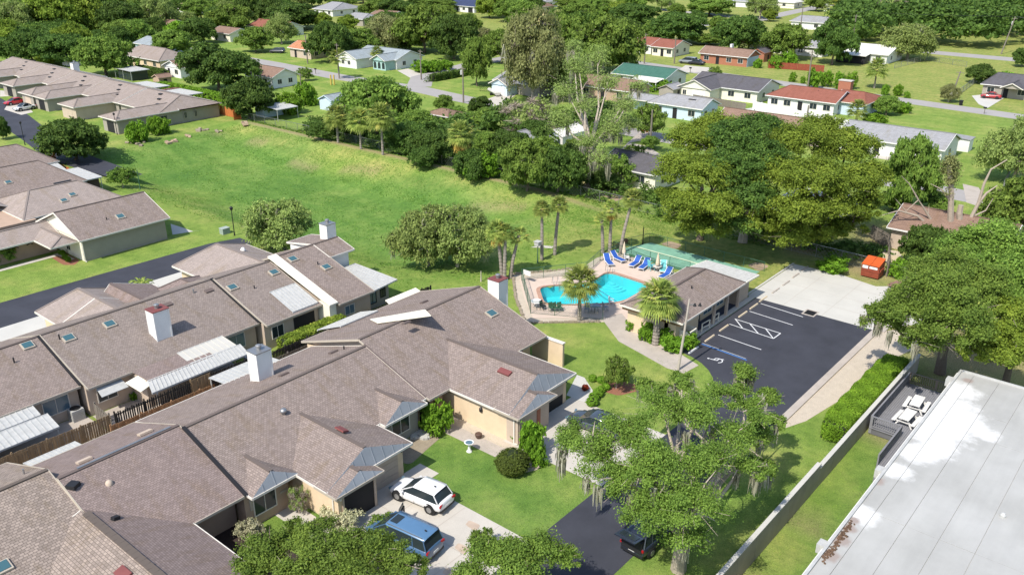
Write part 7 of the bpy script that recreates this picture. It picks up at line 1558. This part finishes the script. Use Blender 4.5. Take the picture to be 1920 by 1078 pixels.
# planter strip plants near steps, grey rocks of the basin bank
for i, (px, py, s_) in enumerate(((372, 245, 1.4), (327, 268, 1.7), (256, 270, 1.3), (352, 256, .9), (410, 248, .9), (462, 233, 1.6))):
    p = atg(px, py); mb = MB(); rr = random.Random(i)
    for k in range(7): mb.cbox((p.x + rr.gauss(0, s_ * .4), p.y + rr.gauss(0, s_ * .5), p.z + .1), (rr.uniform(.25, .6) * s_, rr.uniform(.25, .6) * s_, rr.uniform(.2, .4)), rr.random() * 3, rr.gauss(0, .35))
    single('rock_outcrop', mb, DIRT if i % 2 else ROCK, ('low rock outcrop high on the bank in the middle', 'largest rock outcrop below the round shrubs', 'rock outcrop nearest the loose crowned dark tree', 'small rock between the bigger outcrops', 'rock outcrop near the bank top', 'pale rock outcrop close to the carport')[i], 'rocks', 'rock outcrops on the grassy bank')
for i, (px, py) in enumerate(((1345, 518), (752, 493), (1095, 660))): pass
mb = MB(); rr = random.Random(3)
for k in range(60): p = at(786 + rr.uniform(-14, 16), 815 + rr.uniform(-9, 9)); mb.cbox((p.x, p.y, .06), (rr.uniform(.15, .35),) * 2 + (rr.uniform(.1, .25),), rr.random() * 3)
o = mb.build('white_rocks', CONCP); o['kind'] = 'stuff'

# ================================================================ LAMPS AND POLES
def lamp(label, px, py, topy, style='lantern', lean=0, name='street_lamp', mat=BLACKP, group='lamp posts'):
    b = atg(px, py); H = top_z(b, topy) - b.z; T = Thing(name, label, 'lamp post', b, group); x, y, z = b
    T.part('pole', MB().tube([(x, y, z), (x, y, z + .6), (x, y, z + H - .4)], [.10, .06, .05], 8), mat)
    if style == 'lantern': T.part('lantern', MB().lathe((x, y, z + H - .45), [(.08, 0), (.17, .06), (.2, .32), (.24, .34), (.05, .5)], 8), mat)
    elif style == 'box': T.part('lamp_head', MB().box(x - .3, y - .3, z + H - .5, x + .3, y + .3, z + H - .1).box(x - .36, y - .36, z + H - .1, x + .36, y + .36, z + H - .02), METALW)
lamp('black lantern post beside the olive round tree', 440, 442, 388); lamp('black lantern post on the corner grass of the upper left road', 47, 272, 228); lamp('black lantern post in front of the grey end home', 220, 253, 212); lamp('thin green post by the small spreading tree', 263, 355, 313, 'none', mat=GREENP)
lamp('square headed lamp post on the pool lawn beside the straight palm', 1008, 493, 452, 'box', mat=GREENP); lamp('thin dark post at the far corner of the green court', 1205, 458, 420, 'none', mat=BLACKP); lamp('thin pale post behind the townhouse roof corner', 902, 528, 502, 'none', mat=TRIMT)
b = at(1271, 694); T = Thing('parking_light', 'tall concrete light pole at the corner of the parking lot with twin lamps', 'light pole', (b.x, b.y, 0), 'lamp posts'); lx = .35
T.part('pole', MB().tube([(b.x, b.y, 0), (b.x + lx * .5, b.y - .2, 3.4), (b.x + lx, b.y - .35, 6.7)], [.13, .10, .075], 10), CONCD); tp = Vector((b.x + lx, b.y - .35, 6.2))
T.part('arm', MB().beam(tp, tp + Vector((.35, -.45, .05)), .06), METALS)
for s in (-.16, .16): T.part('lamp_head', MB().lathe((tp.x + .45 + s, tp.y - .55 - s, tp.z - .1), [(.06, .25), (.16, 0)], 10), BLACKP); 
def upole(label, px, py, topy, wood=True, arms=1, lean=0):
    b = at(px, py); H = top_z(b, topy); T = Thing('utility_pole', label, 'utility pole', (b.x, b.y, 0), 'utility poles of the neighbourhood'); T.part('pole', MB().tube([(b.x, b.y, 0), (b.x + lean, b.y - lean, H)], [.20, .13], 8), WOODG)
    if arms: T.part('crossarm', MB().beam((b.x + lean * .93, b.y - .8 - lean, H * .95), (b.x + lean * .93, b.y + .8 - lean, H * .95), .1), WOODG)
    if arms == 2: T.part('transformer', MB().lathe((b.x + lean, b.y + .4 - lean, H * .78), [(.25, 0), (.27, .1), (.27, .9), (.15, 1.0)], 10), METALW)
    return Vector((b.x + lean, b.y - lean, H))
U1 = upole('wooden pole on the street right of the pale palm', 636, 148, 82); U2 = upole('wooden pole in front of the terracotta house', 577, 120, 66); U3 = upole('wooden pole on the lawn by the dark bush and white gabled house', 568, 196, 138)
U4 = upole('wooden pole at the clipped bushes street corner', 790, 150, 94); U5 = upole('wooden pole with a white transformer by the corner lawn', 869, 193, 126, arms=2); U6 = upole('wooden pole right of the dark green roof', 1208, 120, 62); U7 = upole('wooden pole before the pale garage wing', 1264, 120, 70, arms=0)
U8 = upole('dark pole beside the orange carts and drive', 1219, 276, 206, arms=0); U9 = upole('tall pale pole left of the four street shrubs', 1514, 168, 95); U10 = upole('short dark pole behind the white vinyl fence', 1512, 230, 198, arms=0); U11 = upole('leaning pole over the brown leafed meadow bush', 1781, 190, 134, lean=.8)
U12 = upole('tall leaning pole with a transformer at the dark woods', 1877, 102, 32, arms=2, lean=1.4); U13 = upole('pole behind the cream coated roof', 1598, 82, 28); U14 = upole('thin pole near the top road', 1500, 60, 10, arms=0)
T = Thing('power_line', 'thin power lines strung along the dark woods', 'power line', (U12.x, U12.y, 0)); mb = MB()
for dy in (-.7, 0, .7):
    pts = [U12.lerp(Vector((U12.x + 8, U12.y + 90, U12.z - 1)), k / 10) + Vector((0, dy, -2.2 * math.sin(math.pi * k / 10) * .5)) for k in range(11)]; mb.tube(pts, .03, 4); pts = [U12.lerp(Vector((U12.x - 2, U12.y - 60, U12.z - 1)), k / 10) + Vector((0, dy, -2 * math.sin(math.pi * k / 10) * .5)) for k in range(11)]; mb.tube(pts, .03, 4)
T.part('cable', mb, BLACKP)
# bins, mailboxes, small street things
def cart(label, px, py, m_, grp='wheeled carts'):
    p = at(px, py); T = Thing('wheeled_cart', label, 'trash cart', (p.x, p.y, 0), grp); T.part('bin', MB().lathe((p.x, p.y, 0), [(.32, .05), (.42, 1.0)], 4), m_); T.part('lid', MB().cbox((p.x, p.y, 1.04), (.7, .7, .08), .78), m_)
    for s in (-.25, .25): T.part('wheel', MB().tube([(p.x + .3, p.y + s - .04, .12), (p.x + .3, p.y + s + .04, .12)], .12, 8), BLACKP)
cart('orange wheeled cart on the left of the pair by the grey roofed house drive', 1205, 247, ORANGE); cart('orange wheeled cart on the right of the pair by the drive', 1213, 248, ORANGE); cart('dark wheeled cart on the verge before the solar house', 1801, 198, BLACKP)
for i, px in enumerate((328, 334, 341)): cart(('orange cart at the street corner, the one nearest the beige hip roof', 'orange cart in the middle of three at the street corner', 'orange cart at the street end of three')[i], px, 90 + i, ORANGE)
def mailbox(label, px, py):
    p = at(px, py); T = Thing('mailbox', label, 'mailbox', (p.x, p.y, 0), 'mailboxes'); T.part('post', MB().beam((p.x, p.y, 0), (p.x, p.y, 1.1), .12), WOODG); T.part('box', MB().cbox((p.x, p.y, 1.25), (.3, .6, .3)), BLACKP)
mailbox('black mailbox across the street from the dark green roof', 1294, 137); mailbox('black mailbox at the street below the solar house drive', 1845, 214); mailbox('black mailbox on the lawn near the pale palm street', 592, 139)
for i, px in enumerate((621, 627)):
    p = at(px, 160); o = single('marker_post', MB().box(p.x - .12, p.y - .12, 0, p.x + .12, p.y + .12, 2.4), M('marker_yellow', (.6, .42, .1), .6), ('yellow marker post on the street lawn, the left one', 'yellow marker post on the street lawn, the right one')[i], 'marker post', 'yellow marker posts')

# ================================================================ VEHICLES
def vehicle(label, px, py, rz, col, kind='suv', L=4.4, W=1.85, H=1.62, name='parked_car', cat='car', group='parked cars', simple=False, loc=None, tailgate=False, roofcol=None, door=False, glassm=None):
    p = loc or at(px, py); T = Thing(name, label, cat, (0, 0, 0), group); pm = paint('paint_%d' % len(MATS), col, coat=.7, rough=.3); hl = L / 2; hw = W / 2
    hat = kind == 'hatch'; kind = 'suv' if hat else kind; van = kind == 'van'; sed = kind == 'sedan'
    # stations from tail (-x) to nose (+x): x, z bottom, z belt, z top, half width low, half width belt, half width top
    zb, zt = .60 * H if not sed else .64 * H, H
    if kind in ('suv', 'van'):
        r0, r1, w1 = (-.455, .02, .27) if hat else (-.47, .10, .33) if not van else (-.48, .16, .38)
        S_ = [(-.5, .42, zb * .80, zb * .80, .82), (-.485, .28, zb * .98, zb * 1.02, .92), (r0 + .03, .24, zb, zb * 1.02, .97), (-.30, .20, zb, zb * 1.02, 1.0), (0, .20, zb * .98, zb * 1.0, 1.0), (.22, .20, zb * .96, zb * .99, 1.0), (w1, .20, zb * .92, zb * .96, .99), (.44, .24, zb * .80, zb * .86, .95), (.485, .30, zb * .66, zb * .70, .86), (.5, .40, zb * .55, zb * .55, .74)]
    else:
        r0, r1, w1 = -.30, .06, .27
        S_ = [(-.5, .42, zb * .78, zb * .78, .80), (-.48, .28, zb * .94, zb * .96, .92), (-.40, .22, zb * .98, zb * 1.01, .97), (-.25, .20, zb, zb * 1.02, 1.0), (0, .20, zb * .97, zb * 1.0, 1.0), (.22, .20, zb * .93, zb * .96, 1.0), (.36, .22, zb * .86, zb * .91, .97), (.46, .26, zb * .72, zb * .78, .90), (.495, .36, zb * .58, zb * .6, .76)]
    mb = MB(); ring = []
    for (x, z0, zs, zc, wf) in S_:
        wv = hw * wf; pts = [(x * L, 0, z0), (x * L, wv * .86, z0), (x * L, wv * .98, z0 + (zs - z0) * .35), (x * L, wv, z0 + (zs - z0) * .62), (x * L, wv * .93, zs), (x * L, wv * .6, zc), (x * L, 0, zc + .015)]
        pts += [(a, -b_, c_) for a, b_, c_ in pts[1:-1][::-1]]; ring.append(pts)
    nn = len(ring[0]); vs = [q for r_ in ring for q in r_]; fs = [(i * nn + k, i * nn + (k + 1) % nn, (i + 1) * nn + (k + 1) % nn, (i + 1) * nn + k) for i in range(len(ring) - 1) for k in range(nn)] + [tuple(range(nn))[::-1], tuple((len(ring) - 1) * nn + k for k in range(nn))]
    mb.add(vs, [f_[::-1] for f_ in fs]); body = T.part('body', mb, pm, smooth=True); md = body.modifiers.new('s', 'SUBSURF'); md.levels = md.render_levels = 2
    # cabin
    tb = r0 * L; tr_ = (r0 + (.14 if kind == 'sedan' else .10 if hat else .055)) * L; fr_ = r1 * L; wb = w1 * L; zbt = zb * .97
    def cab(x, z, w_): return [(x, -w_, z), (x, w_, z)]
    wl, wt_ = hw * .93, hw * .76; zr_ = H - .05
    A = [(tb, -wl * .93, zbt), (tb, wl * .93, zbt), (wb, wl * .93, zbt * .97), (wb, -wl * .93, zbt * .97)]; B_ = [(tr_, -wt_, zr_), (tr_, wt_, zr_), (fr_, wt_ * .98, zr_ - .01), (fr_, -wt_ * .98, zr_ - .01)]
    gm = glassm or GLASS
    g = MB(); g.add(A + B_, [(0, 1, 5, 4), (1, 2, 6, 5), (2, 3, 7, 6), (3, 0, 4, 7)]); T.part('windows', g, gm)
    rf = MB(); pts = []; e = .05
    xs_ = [tr_ - .10, tr_ + .05, (tr_ + fr_) / 2, fr_ - .1, fr_ + .06]; rv = []
    for i, x in enumerate(xs_):
        zz = zr_ + (.0, .045, .06, .045, .0)[i]; w_ = wt_ + .04 - (.05 if i in (0, 4) else 0); rv += [(x, -w_, zz - .03), (x, -w_ * .6, zz), (x, w_ * .6, zz), (x, w_, zz - .03)]
    rf.add(rv + [(a, b_, c_ - .05) for a, b_, c_ in rv], [(i * 4 + k, (i + 1) * 4 + k, (i + 1) * 4 + k + 1, i * 4 + k + 1) for i in range(4) for k in range(3)] + [(i * 4 + 20, (i + 1) * 4 + 20, (i + 1) * 4, i * 4) for i in range(4)] + [(i * 4 + 3, (i + 1) * 4 + 3, (i + 1) * 4 + 23, i * 4 + 23) for i in range(4)])
    ro = T.part('roof', rf, pm if roofcol is None else paint('paint_r%d' % len(MATS), roofcol), smooth=True)
    pl = MB()
    for s in (-1, 1):
        for (xa, za, wa), (xb, zb_, wb_) in (((tb, zbt, wl * .93), (tr_, zr_, wt_)), ((wb, zbt * .97, wl * .93), (fr_, zr_, wt_))): pl.beam((xa, s * wa, za), (xb, s * wb_, zb_), .055, .055)
        xm = (tb + wb) / 2 - .05; pass
        xm = tb + (wb - tb) * .24
        if not hat: pl.beam((xm, s * (wl * .93 + .005), zbt), (xm + .1, s * (wt_ + .01), zr_), .06, .04)
    T.part('pillar', pl, pm)
    if simple:
        for x in (-.3 * L, .31 * L):
            for s in (-1, 1): T.part('wheel', MB().tube([(x, s * (hw - .22), .34), (x, s * (hw + .01), .34)], .34, 12), BLACKP)
    else:
        for x in (-.305 * L, .315 * L):
            for s in (-1, 1):
                a = MB(); a.tube([(x, s * (hw - .26), .35), (x, s * (hw - .02), .35)], .44, 20); T.part('wheel_arch', a, BLACKP)
                a = MB(); a.tube([(x, s * (hw - .24), .34), (x, s * (hw + .0), .34), (x, s * (hw + .01), .34)], [.345, .345, .31], 20); wo_ = T.part('wheel', a, M('tyre', (.02, .02, .02), .9))
                T.part('rim', MB().tube([(x, s * (hw - .1), .34), (x, s * (hw + .022), .34)], .21, 10), METALS, wo_)
        for s in (-1, 1):
            T.part('headlight', MB().cbox((.475 * L, s * hw * .66, zb * .68), (.16, .36, .13), s * -.35), GLASSB); T.part('taillight', MB().cbox((-.49 * L, s * hw * .72, zb * .86), (.10, .34, .14), s * .25), M('tail_red', (.35, .01, .015), .3))
            T.part('side_mirror', MB().cbox((wb - .35, s * (hw + .08), zb * 1.04), (.12, .2, .14)), pm)
            T.part('door_seam', MB().beam((-.02 * L, s * (hw + .003), .35), (-.02 * L, s * hw * .965, zb * .9), .015).beam((.2 * L, s * (hw + .003), .35), (.2 * L, s * hw * .965, zb * .9), .015), BLACKP)
        T.part('number_plate', MB().cbox((-.503 * L, 0, zb * .62), (.02, .45, .13)), WWHITE); T.part('bumper', MB().cbox((-.485 * L, 0, .38), (.12, W * .84, .16)).cbox((.475 * L, 0, .36), (.12, W * .74, .14)), BLACKP)
        T.part('antenna', MB().cbox((tr_ + .35, 0, H + .05), (.14, .05, .09)), BLACKP)
        if kind == 'van' : 
            for s in (-1, 1): T.part('roof_rail', MB().beam((tr_ + .1, s * (wt_ - .03), H + .05), (fr_ - .1, s * (wt_ - .03), H + .05), .04), METALS)
            T.part('sunroof', MB().cbox((fr_ - .35, 0, H + .005), (.55, .8, .03)), GLASS)
    if door: T.part('open_door', MB().cbox((.27 * L, -hw - .45, .75), (.08, .95, .85), .35), BLACKP).data; T.part('door_glass', MB().cbox((.275 * L, -hw - .45, 1.3), (.04, .8, .4), .35), GLASS)
    if tailgate: T.part('tailgate', MB().cbox((-.5 * L - .35, 0, H + .12), (1.0, W * .78, .07), 0, 0, .18), pm); T.part('tailgate_glass', MB().cbox((-.5 * L - .3, 0, H + .16), (.5, W * .6, .04), 0, 0, .18), gm); T.part('cargo_bay', MB().box(-.508 * L, -W * .38, .62, -.40 * L, W * .38, H * .86), BLACKP)
    put(T.o, (p.x, p.y, .03), rz); return T
# white hatchback: wheels seen on its -x flank, tail towards the road (-y)
c0 = (at(749, 934) + at(798, 963)) / 2
vehicle('white hatchback parked on the driveway with its tail to the road', 0, 0, rad(97), (.74, .74, .74), 'hatch', 4.4, 1.84, 1.56, loc=(at(749, 934) + at(798, 963)) / 2 + Vector((.80, -.08, 0)))
vehicle('blue minivan with an open front door beside the white hatchback', 0, 0, rad(97), (.06, .125, .23), 'van', 5.0, 1.95, 1.78, loc=Vector((29.5, 32.3, 0)) + at(778, 993) - at(802, 1010), door=True, roofcol=(.085, .18, .31))
vehicle('dark grey sedan partly under the oak beside the clipped bushes', 0, 0, rad(95), (.045, .055, .07), 'sedan', 4.8, 1.85, 1.45, loc=Vector((48.4, 32.0, 0)))
vehicle('black suv with its tailgate open on the drive under the mossy oak', 0, 0, rad(-2), (.02, .025, .04), 'suv', 4.6, 1.9, 1.7, loc=at(1222, 1012), tailgate=True)
vehicle('red sports sedan on the drive of the far left row', 30, 196, rad(185), (.45, .015, .02), 'sedan', 4.7, 1.85, 1.4); vehicle('white convertible topped car next to the red sedan', 47, 207, rad(188), (.62, .62, .6), 'sedan', 4.3, 1.8, 1.4, roofcol=(.03, .03, .03))
vehicle('grey pickup like suv on the drive across from the dark green roof', 1290, 120, rad(95), (.22, .24, .26), 'suv', 5.2, 2.0, 1.85, simple=True); vehicle('black sedan beside the grey one on the same drive', 1306, 122, rad(95), (.02, .02, .03), 'sedan', 4.7, 1.85, 1.5, simple=True)
vehicle('small red car on the pale drive of the solar house', 1857, 185, rad(100), (.35, .02, .025), 'sedan', 4.2, 1.8, 1.45, simple=True); vehicle('maroon car before the arched porch windows', 738, 128, rad(170), (.16, .02, .02), 'suv', 4.6, 1.8, 1.5, simple=True); vehicle('red truck under the tree beside the maroon car', 722, 125, rad(120), (.3, .04, .03), 'suv', 4.8, 1.9, 1.7, simple=True)
vehicle('bright red car at the navy roofed garage', 902, 24, rad(180), (.5, .02, .02), 'suv', 5, 1.9, 1.7, simple=True); vehicle('white car right of the bright red one', 918, 24, rad(180), (.65, .65, .65), 'sedan', 4.8, 1.9, 1.5, simple=True); vehicle('white car near the distant palm', 1555, 24, rad(150), (.7, .7, .7), 'suv', 5, 2, 1.8, simple=True)
vehicle('white van in front of the top edge house', 1475, 8, rad(150), (.6, .6, .62), 'van', 5, 2, 1.9, simple=True); vehicle('dark car by the terracotta house trees', 520, 100, rad(120), (.06, .06, .07), 'suv', 4.7, 1.9, 1.6, simple=True)
# boat trailer and long cover by the solar garage, swing bench by the slab
p = at(925, 178); T = Thing('boat_trailer', 'low pale boat on a trailer beside the grey blue garage', 'boat', (0, 0, 0)); mb = MB(); mb.add([(-3, -.8, .9), (2, -.8, .9), (3.2, 0, 1.1), (2, .8, .9), (-3, .8, .9), (-3, -.4, .35), (2, -.3, .35), (2.7, 0, .5), (2, .3, .35), (-3, .4, .35)], [(0, 1, 2, 3, 4), (9, 8, 7, 6, 5), (0, 5, 6, 1), (1, 6, 7, 2), (2, 7, 8, 3), (3, 8, 9, 4), (4, 9, 5, 0)]); T.part('hull', mb, CONCP); T.part('wheel', MB().tube([(-.5, -.95, .3), (-.5, .95, .3)], .3, 10), BLACKP); put(T.o, (p.x, p.y, 0), rad(60))
for i, (px, py) in enumerate(((485, 460), (497, 462))): pass
p = at(498, 463); T = Thing('wooden_footbridge', 'low wooden railing beside the dark pad at the basin edge', 'railing', (p.x, p.y, 0)); a, b_ = at(462, 445), at(520, 470)
mb = MB()
for k in range(7): q = a.lerp(b_, k / 6); mb.box(q.x - .06, q.y - .06, 0, q.x + .06, q.y + .06, .7)
mb.beam(a + Vector((0, 0, .7)), b_ + Vector((0, 0, .7)), .12, .06); mb.beam(a + Vector((0, 0, .35)), b_ + Vector((0, 0, .35)), .12, .06); T.part('rail', mb, WOODG)
p = at(881, 798); T = Thing('clay_pot', 'dark clay pot on the walk along the cream side wall', 'pot', (41.7, 38.2, 0)); T.part('pot', MB().lathe((41.7, 38.2, 0), [(.14, 0), (.25, .2), (.28, .4), (.22, .45)], 12), M('clay_dark', (.10, .06, .045), .6))
p = at(1178, 468); single('log', MB().tube([at(1158, 465) + Vector((0, 0, .2)), at(1174, 455) + Vector((0, 0, .3))], .3, 8), M('brown_log', (.2, .09, .05), .9), 'brown bench like log between the two palms near the loungers', 'log')
